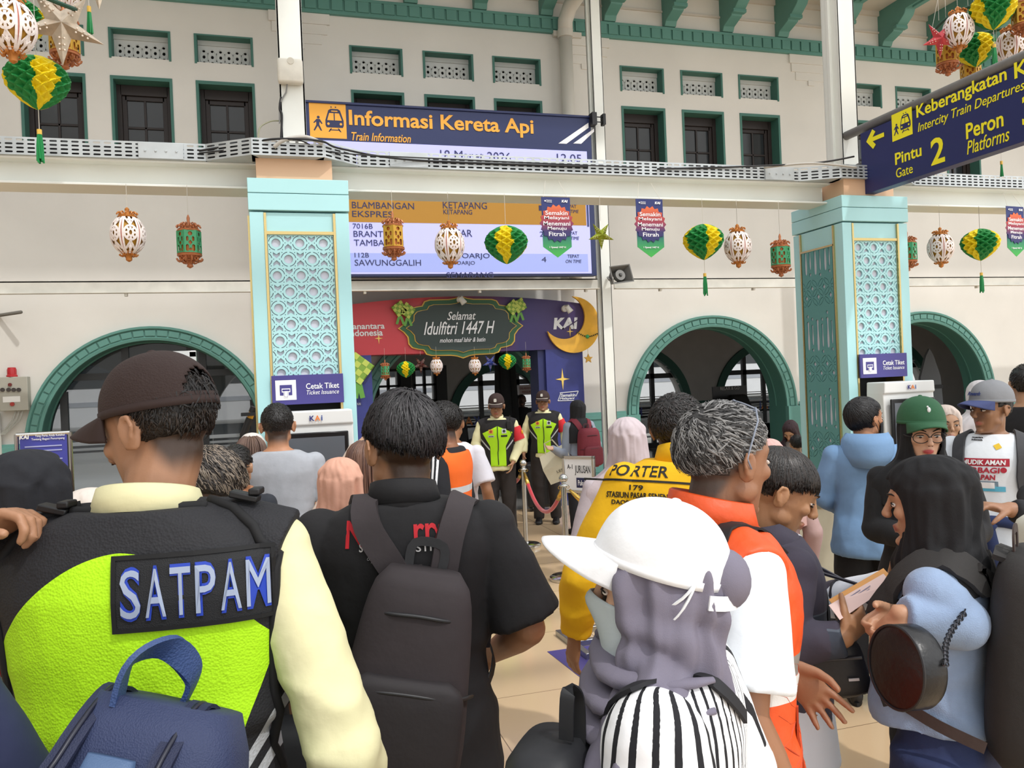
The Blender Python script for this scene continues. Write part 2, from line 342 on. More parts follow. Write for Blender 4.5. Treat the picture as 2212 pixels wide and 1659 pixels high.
# small back windows with dark shutters and white light behind
for x in (2.41,3.22):
    r=put('window_3',None,kind='structure'); f=MB(); [f.bx(x+s*0.23-0.03,x+s*0.23+0.03,17.97,18.1,1.4,2.2) for s in(-1,0,1)]; [f.bx(x-0.25,x+0.25,17.97,18.1,z-0.025,z+0.025) for z in(1.42,1.78,2.13)]; f.bx(x+0.26,x+0.5,17.93,17.99,1.3,2.2); part('frame',f,BLACK,r)
    p=MB(); p.bx(x-0.22,x+0.22,18.12,18.13,1.42,2.13); part('pane',p,M('#dfe6e8',0.1,alpha=0.25),r)
# glazed doors in the back arches
STK=M('#e6e9ea',0.5); NAVYL=M('#4656a0',0.5); ORG=M('#e08a3c',0.5)
def kai_mirror(parent,x,y,z,h,col=NAVYL,oc=ORG,nrm=-1):
    """three-letter operator mark, seen from behind the glass"""
    for s,dx,c in (('K',0.55,col),('A',0.0,oc),('i',-0.42,col)):
        mb=fit(textmesh(s,0.3,bold=0.02),h=h); q=MB().merge(mb,frame((x+dx*h*1.5,y,z),(-1,0,0),(0,0,1))); part('lettering',q,c,parent,smooth=None)
for i,(cx,r) in enumerate([(5.0,1.05),(8.35,1.33),(12.05,1.33),(15.7,1.33)]):
    d_=put('door_1',None,kind='structure'); f=MB(); y=18.2
    for s in (-0.42,0.42): f.bx(cx+s*r-0.05,cx+s*r+0.05,y-0.05,y+0.05,0,1.0+r*0.9)
    f.bx(cx-0.05,cx+0.05,y-0.04,y+0.04,0,1.75); f.bx(cx-r*0.93,cx+r*0.93,y-0.05,y+0.05,1.7,1.82)
    for z in (0.95,): f.bx(cx-r,cx+r,y-0.03,y+0.03,z,z+0.06)
    f.bx(cx-r,cx+r,y-0.06,y+0.06,0,0.12)
    part('frame',f,BLACK,d_)
    g=MB(); n=24; g.prism([(cx-r,0.05)]+[(cx+r*math.cos(PI-PI*j/n),1.0+r*math.sin(PI-PI*j/n)) for j in range(n+1)]+[(cx+r,0.05)],(0,y,0),(1,0,0),(0,0,1),(0,0.008,0)); part('pane',g,M('#c8d6da',0.05,alpha=0.12),d_)
    st=MB(); [st.bx(cx-r*0.98,cx+r*0.98,y-0.02,y-0.015,z,z+hh) for z,hh in ((0.25,0.05),(0.36,0.33),(0.75,0.04),(0.83,0.03),(0.9,0.02),(1.24,0.02),(1.18,0.03),(1.1,0.04))]; st.bx(cx-r*0.98,cx+r*0.98,y-0.02,y-0.015,0.72,1.06); part('sticker_band',st,STK,d_)
    for xx in ((cx-r*0.72,cx,cx+r*0.72)): kai_mirror(d_,xx,y-0.03,0.9,0.2)
# glazed front in the left arch, frosted bands
c=BC[1]; d_=put('door_2',None,kind='structure'); f=MB(); y=YW+0.35
for s in (-0.85,-0.28,0.33,0.45,0.93): f.bx(c+s*RI-0.045,c+s*RI+0.045,y-0.04,y+0.04,0,ZC+math.sqrt(max(0.02,RI*RI-(s*RI)**2)))
f.bx(c-RI,c+RI,y-0.03,y+0.03,2.03,2.12); part('frame',f,M('#26282b',0.4),d_)
g=MB(); n=30; g.prism([(c-RI,0)]+[(c+RI*math.cos(PI-PI*j/n),ZC+RI*math.sin(PI-PI*j/n)) for j in range(n+1)]+[(c+RI,0)],(0,y,0),(1,0,0),(0,0,1),(0,0.008,0)); part('pane',g,M('#3a4145',0.04,alpha=0.45),d_)
st=MB(); [st.bx(c-RI*0.9,c+RI*0.97,y-0.02,y-0.015,z,z+hh) for z,hh in ((0.55,0.5),(1.08,0.035),(1.15,0.05))]; part('sticker_band',st,M('#aab0b4',0.6,alpha=0.55),d_)
for s,xx in (('i',0.25),('K',0.62),('A',0.9)):
    mb=fit(textmesh(s,0.3,bold=0.02),h=0.34); part('lettering',MB().merge(mb,frame((c+xx,y-0.04,0.8),AX,AZ)),M('#5a6296',0.5),d_,smooth=None)
# roof purlins of the shed above the crowd (they rule the floor with shade)
for k in range(14):
    b=MB(); yy=-9.2+1.06*k; b.bx(-11,16,yy-0.07,yy+0.07,8.6,8.75); part('trim_7',b,WHITE,kind='structure')
for xx in (-5.2,1.4,7.0):
    b=MB(); b.bx(xx-0.12,xx+0.12,-9.5,6.0,8.75,9.0); part('trim_8',b,WHITE,kind='structure')
# ============================================================ FIXTURES OF THE CONCOURSE
_WR={}
def wthing(name,label,cat,loc,group=None):
    o=thing(name,label,cat,loc,0,group); _WR[o.name]=Vector(loc); return o
_part0=part
def part(name,mb,mats,parent=None,**k):
    o=_part0(name,mb,mats,parent,**k)
    if parent is not None and parent.name in _WR and k.get('loc') is None: o.location=-_WR[parent.name]
    return o
def grad(stops,lo,hi,rough=0.5,axis=2,off=0.0):
    m=M('#ffffff',rough,var=0.0001*(len(_MC)+1)); nt=m.node_tree; N=nt.nodes; L=nt.links; b=N['Principled BSDF']
    tc=N.new('ShaderNodeTexCoord'); sp=N.new('ShaderNodeSeparateXYZ'); mr=N.new('ShaderNodeMapRange'); cr=N.new('ShaderNodeValToRGB')
    L.new(tc.outputs['Object'],sp.inputs[0]); L.new(sp.outputs[axis],mr.inputs[0]); mr.inputs[1].default_value=lo; mr.inputs[2].default_value=hi; L.new(mr.outputs[0],cr.inputs[0])
    e=cr.color_ramp.elements
    while len(e)<len(stops): e.new(0.5)
    for q,(p,c) in zip(e,stops): q.position=p; q.color=lin(c)+(1,)
    L.new(cr.outputs[0],b.inputs['Base Color']); return m
def ptext(s,mat,parent,bb,Y,name='lettering',ext=0.002,dy=0.0,**k):
    """lettering on the vertical plane y=Y filling the box bb=(x0,y0,x1,y1) measured on the photograph"""
    x0,y0,x1,y1=bb; yc=(y0+y1)/2; a=aty(x0,yc,Y); b=aty(x1,yc,Y); c=aty((x0+x1)/2,yc,Y); h=(aty((x0+x1)/2,y0,Y)-aty((x0+x1)/2,y1,Y)).z
    return write(name,s,mat,parent,(c.x,Y-0.002,(a.z+b.z)/2),AX,AZ,w=b.x-a.x,h=h,ext=ext,**k)
AQUA=M('#b2e3e6',0.42,var=0.03,vs=2); AQUAD=M('#95cfcf',0.45); GOLD=M('#cdb67c',0.25,0.8); PEACH=M('#dfb896',0.6,var=0.04,vs=3); LILAC=M('#d2d1dc',0.55)
NAVY=M('#20264f',0.4); SGN=M('#453f86',0.4); WTXT=M('#f2f2f4',0.5)
# ---- steel beams and back rails
def ibeam(x0,x1,label):
    b=MB(); b.bx(x0,x1,5.56,5.6,3.1,3.24); b.bx(x0,x1,5.46,5.7,3.085,3.1); b.bx(x0,x1,5.46,5.7,3.235,3.25)
    o=part('steel_beam',b,WHITE,bevel=0.003); return tag(o,label,'beam','white beams between the pillars')
ibeam(-7.05,0.0,'white steel beam running from the near aqua pillar to the left edge'); ibeam(0.42,4.3,'white steel beam spanning between the two aqua pillars'); ibeam(4.86,16,'white steel beam running right from the far aqua pillar')
def rail(x0,x1,y,label):
    b=MB(); b.bx(x0,x1,y,y+0.02,3.04,3.19); b.bx(x0,x1,y,y+0.12,3.17,3.19); b.bx(x0,x1,y-0.06,y+0.02,3.035,3.05)
    k=x0+0.7
    while k<x1-0.2: b.bx(k,k+0.035,y-0.04,y+0.02,3.0,3.04); k+=1.55
    tag(part('wall_rail',b,M('#cfccc2',0.6,var=0.12,vs=5),bevel=0.003),label,'rail','pale steel rails across the facade')
rail(-7.05,0.2,10.72,'pale steel rail above the left arch with the grey alarm box'); rail(0.46,4.47,10.72,'pale steel rail right under the train information board'); rail(4.72,8.7,10.72,'pale steel rail above the middle arch, right of the horn loudspeaker'); rail(8.95,18,10.72,'pale steel rail above the rightmost arch')
def post(x,y,z0,z1,w,d,label,lip=True):
    b=MB(); b.bx(x-w/2,x+w/2,y,y+0.02,z0,z1); b.bx(x-w/2,x-w/2+0.015,y,y+d,z0,z1); b.bx(x+w/2-0.015,x+w/2,y,y+d,z0,z1); b.bx(x-w/2,x+w/2,y+d-0.02,y+d,z0,z1)
    if lip: b.bx(x-w/2-0.025,x+w/2+0.0,y+d*0.4,y+d*0.55,z0,z1)
    tag(part('steel_post',b,WHITE,bevel=0.003),label,'post','white steel posts')
post(0.19,5.56,3.3,9.4,0.165,0.17,'white steel post rising above the near aqua pillar, junction box on it',False); post(4.59,5.56,3.3,9.4,0.165,0.2,'white steel post rising above the far aqua pillar')
post(4.6,10.72,0,7.9,0.16,0.2,'white steel post beside the information board, horn loudspeaker on it'); post(0.33,10.72,0,7.9,0.16,0.2,'white steel post hidden behind the near aqua pillar'); post(8.83,10.72,0,7.9,0.16,0.2,'white steel post hidden behind the far aqua pillar')
# ---- perforated cable trays
_slots=[]
for j in range(4):
    for i in range(4):
        cx=0.03+i*0.06; cz=0.017+j*0.024; r=0.0056; h=0.0155
        _slots.append([(cx-h+r*math.cos(PI/2+PI*k/4),cz+r*math.sin(PI/2+PI*k/4)) for k in range(5)]+[(cx+h+r*math.cos(-PI/2+PI*k/4),cz+r*math.sin(-PI/2+PI*k/4)) for k in range(5)])
_tile=plate(rect(0,0.24,0,0.106),_slots,0.003)
def tray_run(pts,label):
    mb=MB()
    for (xa,ya),(xb,yb) in zip(pts[:-1],pts[1:]):
        L=math.hypot(xb-xa,yb-ya); n=max(1,round(L/0.24)); sx=L/n/0.24; d=V((xb-xa)/L,(yb-ya)/L,0); z0=3.25
        for i in range(n):
            for off in (0,0.16):
                o=V(xa,ya,z0)+d*(L*i/n)+V(-d.y,d.x,0)*off
                T=Matrix(((d.x*sx,0,d.y,o.x),(d.y*sx,0,-d.x,o.y),(0,1,0,o.z),(0,0,0,1))); mb.merge(_tile,T)
        mb.add([V(xa,ya,z0),V(xb,yb,z0),V(xb,yb,z0)+V(-d.y,d.x,0)*0.16,V(xa,ya,z0)+V(-d.y,d.x,0)*0.16],[(0,1,2,3)])
        q0=V(xa,ya,z0)+V(-d.y,d.x,0)*0.03; q1=V(xb,yb,z0)+V(-d.y,d.x,0)*0.03; nn=V(-d.y,d.x,0)*0.09; mb.loft([[q0+V(0,0,0.004),q0+nn+V(0,0,0.004),q0+nn+V(0,0,0.085),q0+V(0,0,0.085)],[q1+V(0,0,0.004),q1+nn+V(0,0,0.004),q1+nn+V(0,0,0.085),q1+V(0,0,0.085)]],True,1)  # dark bar added as cable fill; it puts a shaded interior behind the slots
    tag(part('cable_tray',mb,[GALV,M('#1e1e20',0.7)],smooth=None),label,'cable tray','perforated cable trays on the beams')
tray_run([(-7.0,5.44),(-0.36,5.44)],'perforated metal cable tray on the beam left of the near aqua pillar')
tray_run([(-0.36,5.44),(-0.08,5.26),(0.36,5.26),(0.6,5.44)],'perforated cable tray bend wrapped round the top of the near aqua pillar')
tray_run([(0.6,5.44),(4.0,5.44)],'long perforated cable tray on the beam between the aqua pillars')
tray_run([(4.0,5.44),(4.28,5.3),(4.9,5.3),(5.1,5.44)],'perforated cable tray bend behind the blue overhead sign')
tray_run([(5.1,5.44),(15.4,5.44)],'perforated metal cable tray on the beam right of the blue sign')
for x,l in ((-0.62,'left of the near aqua pillar'),(0.93,'just right of the near aqua pillar'),(3.82,'left of the far aqua pillar')):
    b=MB(); b.bx(x-0.13,x+0.13,5.431,5.436,3.252,3.352)
    for q in (-0.09,-0.03,0.03,0.09): b.cyl((x+q,5.425,3.3),(x+q,5.433,3.3),0.007,8)
    tag(part('splice_plate',b,GALV,bevel=0.001),'bolted metal splice plate on the cable tray '+l,'plate','splice plates')
RUB=M('#1d1d1f',0.55); PALE=M('#b9b5ad',0.6)
def cable(pts,r,mat,label):
    P=[Vector(p) for p in pts]; out=[]
    for i in range(len(P)-1):
        p0,p1,p2,p3=P[max(i-1,0)],P[i],P[i+1],P[min(i+2,len(P)-1)]
        for k in range(8):
            t=k/8; out.append(0.5*((2*p1)+(p2-p0)*t+(2*p0-5*p1+4*p2-p3)*t*t+(3*p1-p0-3*p2+p3)*t**3))
    out.append(P[-1]); b=MB(); b.tube(out,r,6); return tag(part('cable',b,mat,smooth=True),label,'cable')
Yc=5.42
cable([aty(430,326,Yc),aty(520,311,5.35),aty(600,300,5.22),aty(690,304,5.22),aty(740,322,5.3),aty(900,346,Yc),aty(1270,360,Yc)],0.007,RUB,'thick black cable lying over the tray bend of the near pillar')
cable([aty(430,331,Yc),aty(560,315,5.3),aty(640,302,5.25),aty(730,330,5.3),aty(1000,345,Yc),aty(1380,362,Yc)],0.0045,RUB,'thin black cable lying along the middle tray top')
cable([aty(592,318,5.24),aty(615,302,5.22),aty(660,296,5.22),aty(697,310,5.24)],0.014,PALE,'pale conduit arched over the near pillar top')
cable([aty(1420,365,Yc),aty(1600,360,Yc),aty(1760,352,5.3),aty(1845,338,5.26)],0.007,RUB,'black cable rising towards the blue sign bracket')
cable([aty(1650,362,Yc),aty(1740,353,5.3),aty(1800,356,5.28),aty(1850,362,5.28)],0.009,PALE,'pale cable bundle resting on the tray beside the blue sign')
cable([aty(558,300,5.4),aty(562,275,5.5),aty(585,262,5.55),aty(606,261,5.57)],0.005,M('#8a8a70',0.6),'thin olive cable looping to the near white post')
# ---- clad pillars
def jali_row(w,h,shift,edge):
    hs=[]; a=0.146
    for i in range(-1,6):
        cx=i*a+shift
        polys=[ring(cx,h/2,0.028,18)]
        for q in range(4): polys.append(arcband(cx,h/2,0.0425,0.0475,q*PI/2+0.42-0.25,q*PI/2+PI/2-0.17-0.25+0.25,6))
        cc=cx+a/2
        polys.append([(cc-0.021,h*0.98-0.005),(cc,h*0.80),(cc+0.021,h*0.98-0.005),(cc+0.021,h*0.74),(cc,h*0.56),(cc-0.021,h*0.74)])
        polys.append([(cc-0.021,h*0.02+0.005),(cc,h*0.20),(cc+0.021,h*0.02+0.005),(cc+0.021,h*0.26),(cc,h*0.44),(cc-0.021,h*0.26)])
        for dx,dy in ((0.034,0.09),(-0.034,0.09),(0.034,0.91),(-0.034,0.91),(0.018,0.5),(-0.018,0.5)): polys.append(ring(cc+dx,h*dy,0.0032,6))
        for p in polys:
            c=clip(p,0.004,w-0.004,0.002,h-0.002)
            if c: hs.append(c)
    return plate(rect(0,w,0,h),hs,0.012)
_JW=0.405; _JH=0.103; _jr=[jali_row(_JW,_JH,s,0) for s in (0.05,0.05-0.073)]
def jali(rows):
    m=MB()
    for r in range(rows): m.merge(_jr[r%2],Matrix.Translation((0,0,r*_JH))@XZ)
    return m
def drop(x,z0,z1,w,wob=0.0):
    n=10; L=[];Rr=[]
    for i in range(n+1):
        t=i/n; z=z0+w+(z1-z0-2*w)*t; hw=w*(1+wob*math.sin(t*2*PI)); L.append((x-hw,z)); Rr.append((x+hw,z))
    top=[(x+w*math.cos(a),z1-w+w*math.sin(a)) for a in (0.5,1.2,PI/2,PI-1.2,PI-0.5)]; bot=[(x+w*math.cos(a),z0+w+w*math.sin(a)) for a in (PI+0.5,PI+1.2,1.5*PI,2*PI-1.2,2*PI-0.5)]
    return Rr+top+L[::-1]+bot
def leaf(cx,cz,a,l,w,g):
    """curved slit pair outlining a petal"""
    out=[]; ca,sa=math.cos(a),math.sin(a)
    for sg in (-1,1):
        P=[]; Q=[]
        for i in range(9):
            t=i/8; d=0.012+t*l; b=w*math.sin(PI*(0.06+0.88*t)); P.append((d,sg*b)); Q.append((d,sg*(b+g)))
        out.append([(cx+p*ca-q*sa,cz+p*sa+q*ca) for p,q in P+Q[::-1]])
    return out
def garden_panel(w,z0,z1):
    m=MB(); P=0.62; n=int(math.ceil((z1-z0)/P)); 
    for k in range(n):
        h=min(P,(z1-z0)-k*P); hs=[]
        st=0.075
        for j in range(4):
            for i in range(-1,4):
                fx=0.04+st*(2*i+j%2); fz=0.025+st*j
                if j<3:
                    for sg in (1,-1): hs+=leaf(fx,fz,PI/4 if sg>0 else 3*PI/4,0.082,0.014,0.0045)
                if 0<j<3: hs.append([(fx+st-0.02,fz),(fx+st,fz-0.026),(fx+st+0.02,fz),(fx+st,fz+0.026)])
        for x,a,b,wd in ((0.045,0.29,0.53,0.016),(0.1,0.33,0.5,0.013),(0.165,0.28,0.54,0.017),(0.225,0.31,0.5,0.012),(0.29,0.3,0.55,0.016),(0.34,0.33,0.52,0.011)): hs.append(drop(x,a,b,wd,0.18))
        for x,zz in ((0.1,0.29),(0.1,0.545),(0.225,0.275),(0.225,0.535),(0.34,0.29),(0.045,0.57),(0.29,0.585)): hs.append(ring(x,zz,0.015,12))
        hh=[c for c in (clip(p,0.006,w-0.006,0.004,h-0.004) for p in hs) if c]; used=[]; keep=[]
        for p in hh:                                # overlapping slits are dropped
            xs=[q[0] for q in p]; ys=[q[1] for q in p]; keep.append(p)
        m.merge(plate(rect(0,w,0,h),keep,0.012),Matrix.Translation((0,0,z0+k*P))@XZ)
    return m
def pillar(x0,label,neck):
    y0=5.3; Wd=0.61; Dp=0.62
    r=wthing('decorated_pillar',label,'pillar',(x0+Wd/2,y0+Dp/2,0),'aqua clad pillars')
    c=MB(); c.bx(x0-0.005,x0+Wd+0.005,y0-0.01,y0+Dp+0.01,2.915,3.02); c.bx(x0-0.005,x0+Wd+0.005,y0-0.01,y0+Dp+0.01,3.024,3.115); part('capital',c,AQUA,r,bevel=0.003)
    c=MB(); c.bx(x0+0.05,x0+0.52,y0+0.03,y0+0.5,3.116,3.26); part('neck_box',c,PEACH,r,bevel=0.003)
    if neck: 
        c=MB(); c.bx(x0+0.1,x0+0.5,y0+0.06,y0+0.5,3.26,3.36); part('neck_box',c,PEACH,r)
    s=MB()                                             # stiles left standing round the recess
    for xa,xb in ((x0,x0+0.085),(x0+Wd-0.085,x0+Wd)): s.bx(xa,xb,y0,y0+Dp,0.22,2.905)
    s.bx(x0+0.085,x0+Wd-0.085,y0+0.012,y0+Dp,2.775,2.905); s.bx(x0+0.085,x0+Wd-0.085,y0+0.2,y0+Dp,0.22,2.78); part('frame',s,AQUA,r,bevel=0.003)
    g=MB(); g.bx(x0+0.085,x0+0.1,y0-0.004,y0+0.2,0.22,2.9); g.bx(x0+Wd-0.1,x0+Wd-0.085,y0-0.004,y0+0.2,0.22,2.9); g.bx(x0+0.1,x0+Wd-0.1,y0+0.0,y0+0.012,2.765,2.785); part('gold_trim',g,GOLD,r)
    rows=9; j=MB().merge(jali(rows),Matrix.Translation((x0+Wd/2-_JW/2,y0+0.02,2.765-rows*_JH))); part('lattice_panel',j,AQUA,r,smooth=None)
    b=MB(); b.bx(x0+0.1,x0+Wd-0.1,y0+0.03,y0+0.04,1.84,2.77); part('backing_panel',b,LILAC,r)
    # side faces: garden lattice over a pale backing
    for sx,dx in ((x0,1),):
        p=garden_panel(0.38,0.4,2.74); q=MB().merge(p,Matrix(((0,-1,0,sx-0.006),(-1,0,0,y0+Dp/2+0.19),(0,0,1,0),(0,0,0,1)))@Matrix.Identity(4)); part('lattice_panel',q,M('#5c9694',0.55),r,smooth=None)  # lattice colour darker than the front: shade of the side face painted in
        b=MB(); b.bx(sx-0.002,sx+0.004,y0+0.11,y0+0.5,0.4,2.74); part('backing_panel',b,LILAC,r)
        g=MB(); [g.bx(sx-0.014,sx,yy,yy+0.014,0.4,2.9) for yy in (y0+0.095,y0+0.51)]; g.bx(sx-0.014,sx,y0+0.1,y0+0.51,2.74,2.755); part('gold_trim',g,GOLD,r)
    f=MB(); f.bx(x0-0.012,x0+Wd+0.012,y0-0.012,y0+Dp+0.012,0,0.22); part('plinth',f,M('#cbb48d',0.5),r,bevel=0.004)
    f=MB(); f.bx(x0+0.1,x0+Wd-0.1,y0+0.19,y0+0.199,0.22,1.84); part('recess_back',f,M('#2a2c30',0.5),r)
    # sign plate
    zz=1.69; s=MB(); s.bx(x0+0.09,x0+0.53,y0-0.03,y0-0.015,zz,zz+0.185); sp=part('sign_plate',s,SGN,r,bevel=0.002)
    s=MB(); s.prism([(0.112+0.012*math.cos(a)*0+px_,zz+pz_) for px_,pz_ in ((0.0,0.03),(0.125,0.03),(0.125,0.155),(0.0,0.155)) for a in (0,)],(x0,y0-0.031,0),AX,AZ,(0,-0.002,0)); part('icon_plate',s,WTXT,sp)
    s=MB(); o=(x0,y0-0.034,zz); s.prism([(0.138,0.06),(0.212,0.06),(0.212,0.125),(0.138,0.125)],o,AX,AZ,(0,-0.001,0)); part('icon',s,SGN,sp)
    s=MB(); o=(x0,y0-0.0355,zz); s.prism(rect(0.149,0.201,0.079,0.103),o,AX,AZ,(0,-0.001,0)); s.prism(rect(0.16,0.19,0.045,0.095),o,AX,AZ,(0,-0.0012,0)); part('icon',s,WTXT,sp)
    s=MB(); o=(x0,y0-0.037,zz); s.prism(rect(0.153,0.197,0.086,0.097),o,AX,AZ,(0,-0.0008,0)); s.prism(rect(0.1645,0.1855,0.05,0.08),o,AX,AZ,(0,-0.0008,0)); part('icon',s,SGN,sp)
    s=MB(); o=(x0,y0-0.038,zz); s.prism(rect(0.166,0.184,0.0515,0.0865),o,AX,AZ,(0,-0.0008,0)); part('icon',s,WTXT,sp)
    write('lettering','Cetak Tiket',WTXT,sp,(x0+0.4,y0-0.032,zz+0.112),AX,AZ,w=0.205,h=0.036,bold=0.012); write('lettering','Ticket Issuance',WTXT,sp,(x0+0.4,y0-0.032,zz+0.072),AX,AZ,w=0.2,h=0.027,shear=0.25)
    return r
pillar(-0.11,'near aqua clad pillar with lattice panel, beside the information board',False); pillar(4.27,'far aqua clad pillar under the end of the blue overhead sign',False)
def kiosk(x,y,label,ztop=1.42):
    r=thing('ticket_kiosk',label,'ticket machine',(x,y,0),0,'ticket machines')
    b=MB(); b.loft([[V(sx*w,yy,z) for sx,yy in ((-1,-0.02-f),(1,-0.02-f),(1,0.14),(-1,0.14))] for z,w,f in ((0,0.2,0.02),(0.02,0.2,0.02),(0.55,0.2,0.0),(0.56,0.235,0.05),(ztop-0.09,0.235,0.02),(ztop-0.085,0.235,0.035),(ztop,0.23,0.035))]); part('housing',b,M('#e6e8e6',0.35),r,bevel=0.008,smooth=None)
    b=MB(); b.prism(rect(-0.2,0.2,0.62,ztop-0.13),(0,-0.066,0),AX,AZ,(0,-0.02,0)); part('screen_bezel',b,M('#0e0e10',0.2),r,bevel=0.006)
    b=MB(); b.prism(rect(-0.175,0.175,0.66,ztop-0.16),(0,-0.087,0),AX,AZ,(0,-0.002,0)); sc=part('screen',b,M('#5d6269',0.15,emit=0.12),r)
    for i,(z,w_) in enumerate(((1.18,0.1),(1.13,0.16),(0.98,0.12),(0.93,0.2),(0.88,0.16),(0.83,0.22))): 
        b=MB(); b.prism(rect(0.0-w_/2+0.05,0.05+w_/2,z,z+0.008),(0,-0.0895,0),AX,AZ,(0,-0.001,0)); part('text_line',b,M('#8f96a0',0.4),sc)
    for xx,zz,cc in ((0.07,1.215,'#b85a50'),(0.125,1.215,'#6a86c0'),(0.1,1.195,'#5a9a5a'),(0.135,1.175,'#4f74b4')):
        b=MB(); b.prism(rect(xx-0.025,xx+0.022,zz,zz+0.012),(0,-0.0895,0),AX,AZ,(0,-0.001,0)); part('button',b,M(cc,0.4),sc)
    b=MB(); b.prism(rect(-0.12,-0.06,0.85,1.02),(0,-0.0895,0),AX,AZ,(0,-0.001,0)); part('picture',b,M('#3c5a94',0.4),sc)
    for s,dx,c in (('K',-0.032,'#2d2f78'),('A',0.0,'#e8833a'),('i',0.026,'#2d4f9a')):
        mb=fit(textmesh(s,0.1,bold=0.03),h=0.032); part('logo',MB().merge(mb,frame((dx+0.02,-0.064,ztop-0.045),AX,AZ)),M(c,0.5),r,smooth=None)
    return r
kiosk(0.22,5.13,'white ticket machine with lit screen at the near aqua pillar',1.65); kiosk(4.63,5.12,'white ticket machine with black screen at the far aqua pillar',1.655)
# ---- junction box, alarm box, drain pipe
r=wthing('junction_box','weathered white plastic junction box on the near white post','junction box',(0.19,5.5,3.9))
a=aty(598,123,5.5); b_=aty(656,181,5.5)
b=MB(); b.bx(a.x,b_.x,5.49,5.555,b_.z,a.z); part('box',b,M('#dcd8cb',0.5,var=0.1,vs=14),r,bevel=0.018,smooth=True); b=MB(); b.cyl((0.185,5.492,3.94),(0.185,5.486,3.94),0.022,20); part('seal',b,M('#cfcabb',0.5),r)
b=MB(); b.tube([V(0.16,5.53,b_.z+0.01),V(0.15,5.54,b_.z-0.05),V(0.105,5.55,b_.z-0.12),V(0.1,5.56,b_.z-0.25)],0.006,6); part('cord',b,M('#8a8a88',0.5),r)
cable([aty(607,210,5.55),aty(604,235,5.55),aty(609,250,5.55),aty(607,300,5.55)],0.008,RUB,'short black cable clipped to the near white post')
Yb=11.66; a=aty(-4,815,Yb); b_=aty(62,886,Yb)
r=wthing('alarm_box','grey control box with red beacon on the wall left of the arch','alarm box',(a.x,Yb,b_.z))
b=MB(); b.bx(a.x,b_.x,Yb,YW-0.005,b_.z,a.z); part('housing',b,M('#a9a79b',0.5,var=0.05),r,bevel=0.008)
b=MB(); b.lathe([(0.065,0),(0.065,0.02),(0.055,0.03),(0.055,0.09),(0.045,0.12),(0.0,0.125)],16,(aty(25,815,11.7).x,11.72,a.z)); part('beacon',b,M('#b3262c',0.25),r)
for q in (6,19,30,41): b=MB(); p=aty(q,842,Yb); b.cyl(p,p+V(0,-0.02,0),0.026,10); part('push_button',b,M('#3a3330',0.4),r)
p=aty(22,831,Yb); b=MB(); b.cyl(p,p+V(0,-0.02,0),0.022,10); part('indicator',b,M('#6a2420',0.4),r); p=aty(27,873,Yb); b=MB(); b.cyl(p,p+V(0,-0.02,0),0.026,10); part('indicator',b,M('#a03028',0.4),r)
b=MB(); p=aty(6,857,Yb); q=aty(44,868,Yb); b.bx(p.x,q.x,Yb-0.004,Yb,q.z,p.z); part('label_plate',b,M('#e8e8e4',0.5),r)
for dx in (0,0.04,0.08): b=MB(); b.tube([V(b_.x-0.16+dx,Yb+0.05,b_.z),V(b_.x-0.2+dx,Yb+0.05,b_.z-0.12),V(b_.x-0.34+dx*0.5,Yb+0.06,b_.z-0.3)],0.012,6); part('conduit',b,M('#a8a8a0',0.6),r)
b=MB(); xx=aty(4,950,11.7).x-0.06; b.cyl((xx,11.72,0),(xx,11.72,b_.z-0.02),0.05,12); tag(part('wall_pipe',b,M('#b9b6ac',0.6),smooth=True),'grey vertical pipe on the wall under the alarm box','pipe')
b=MB(); p=aty(0,681,YW-0.04); q=aty(46,674,YW-0.25); b.tube([p+V(-0.5,0.0,-0.06),p,q],0.022,6); tag(part('wall_hook',b,M('#6e6a62',0.7),smooth=True),'grey metal rod sticking out of the wall left of the arch','rod')
r=wthing('drain_pipe','white round drain pipe on the facade behind the information board','pipe',(4.32,11.7,3.3))
xx=aty(1222,120,11.66).x; b=MB(); b.cyl((xx,11.64,3.2),(xx,11.64,7.1),0.1,16); part('pipe',b,M('#d5d0c6',0.5),r,smooth=True)
b=MB(); b.tube([V(xx,11.64,7.05),V(xx,11.62,7.25),V(xx+0.04,11.5,7.42),V(xx+0.12,11.2,7.55),V(xx+0.3,10.6,7.7),V(xx+0.4,9.9,7.85)],0.115,16); part('elbow',b,M('#d5d0c6',0.5),r,smooth=True)
b=MB(); b.cyl((xx,11.64,7.0),(xx,11.64,7.12),0.12,16); b.bx(xx-0.16,xx+0.3,11.72,11.78,7.06,7.14); part('collar',b,M('#d5d0c6',0.5),r,smooth=40)
# ---- horn loudspeaker
r=wthing('horn_loudspeaker','grey rectangular horn loudspeaker on the white post beside the board','loudspeaker',(4.66,10.6,3.25))
c=aty(1336,597,10.45); R_=frame(c,V(0.97,0.1,0.12),V(-0.15,0.2,1)); b=MB()
def rr(w,h,z): return [R_@V(x*w,y*h,z) for x,y in ((-1,-1),(1,-1),(1,1),(-1,1))]
b.loft([rr(0.16,0.125,0.1),rr(0.165,0.13,0.1),rr(0.1,0.08,-0.03),rr(0.06,0.06,-0.16),rr(0.05,0.05,-0.16),rr(0.09,0.07,-0.02),rr(0.15,0.115,0.095),rr(0.16,0.125,0.1)],False); part('horn',b,M('#6b6a66',0.5),r,smooth=None)
b=MB(); b.tube([R_@V(0,0,-0.02),R_@V(0,0,0.06)],0.075,18); part('reentrant_cone',b,M('#7c7b77',0.5),r); b=MB(); b.tube([R_@V(0,0,0.06),R_@V(0,0,0.085)],[0.028,0.018],10); part('phase_plug',b,M('#4a4a48',0.4),r)
b=MB(); b.tube([R_@V(-0.12,-0.02,-0.05),V(4.62,10.7,3.2)],0.02,6); part('bracket',b,M('#8a8984',0.5),r)
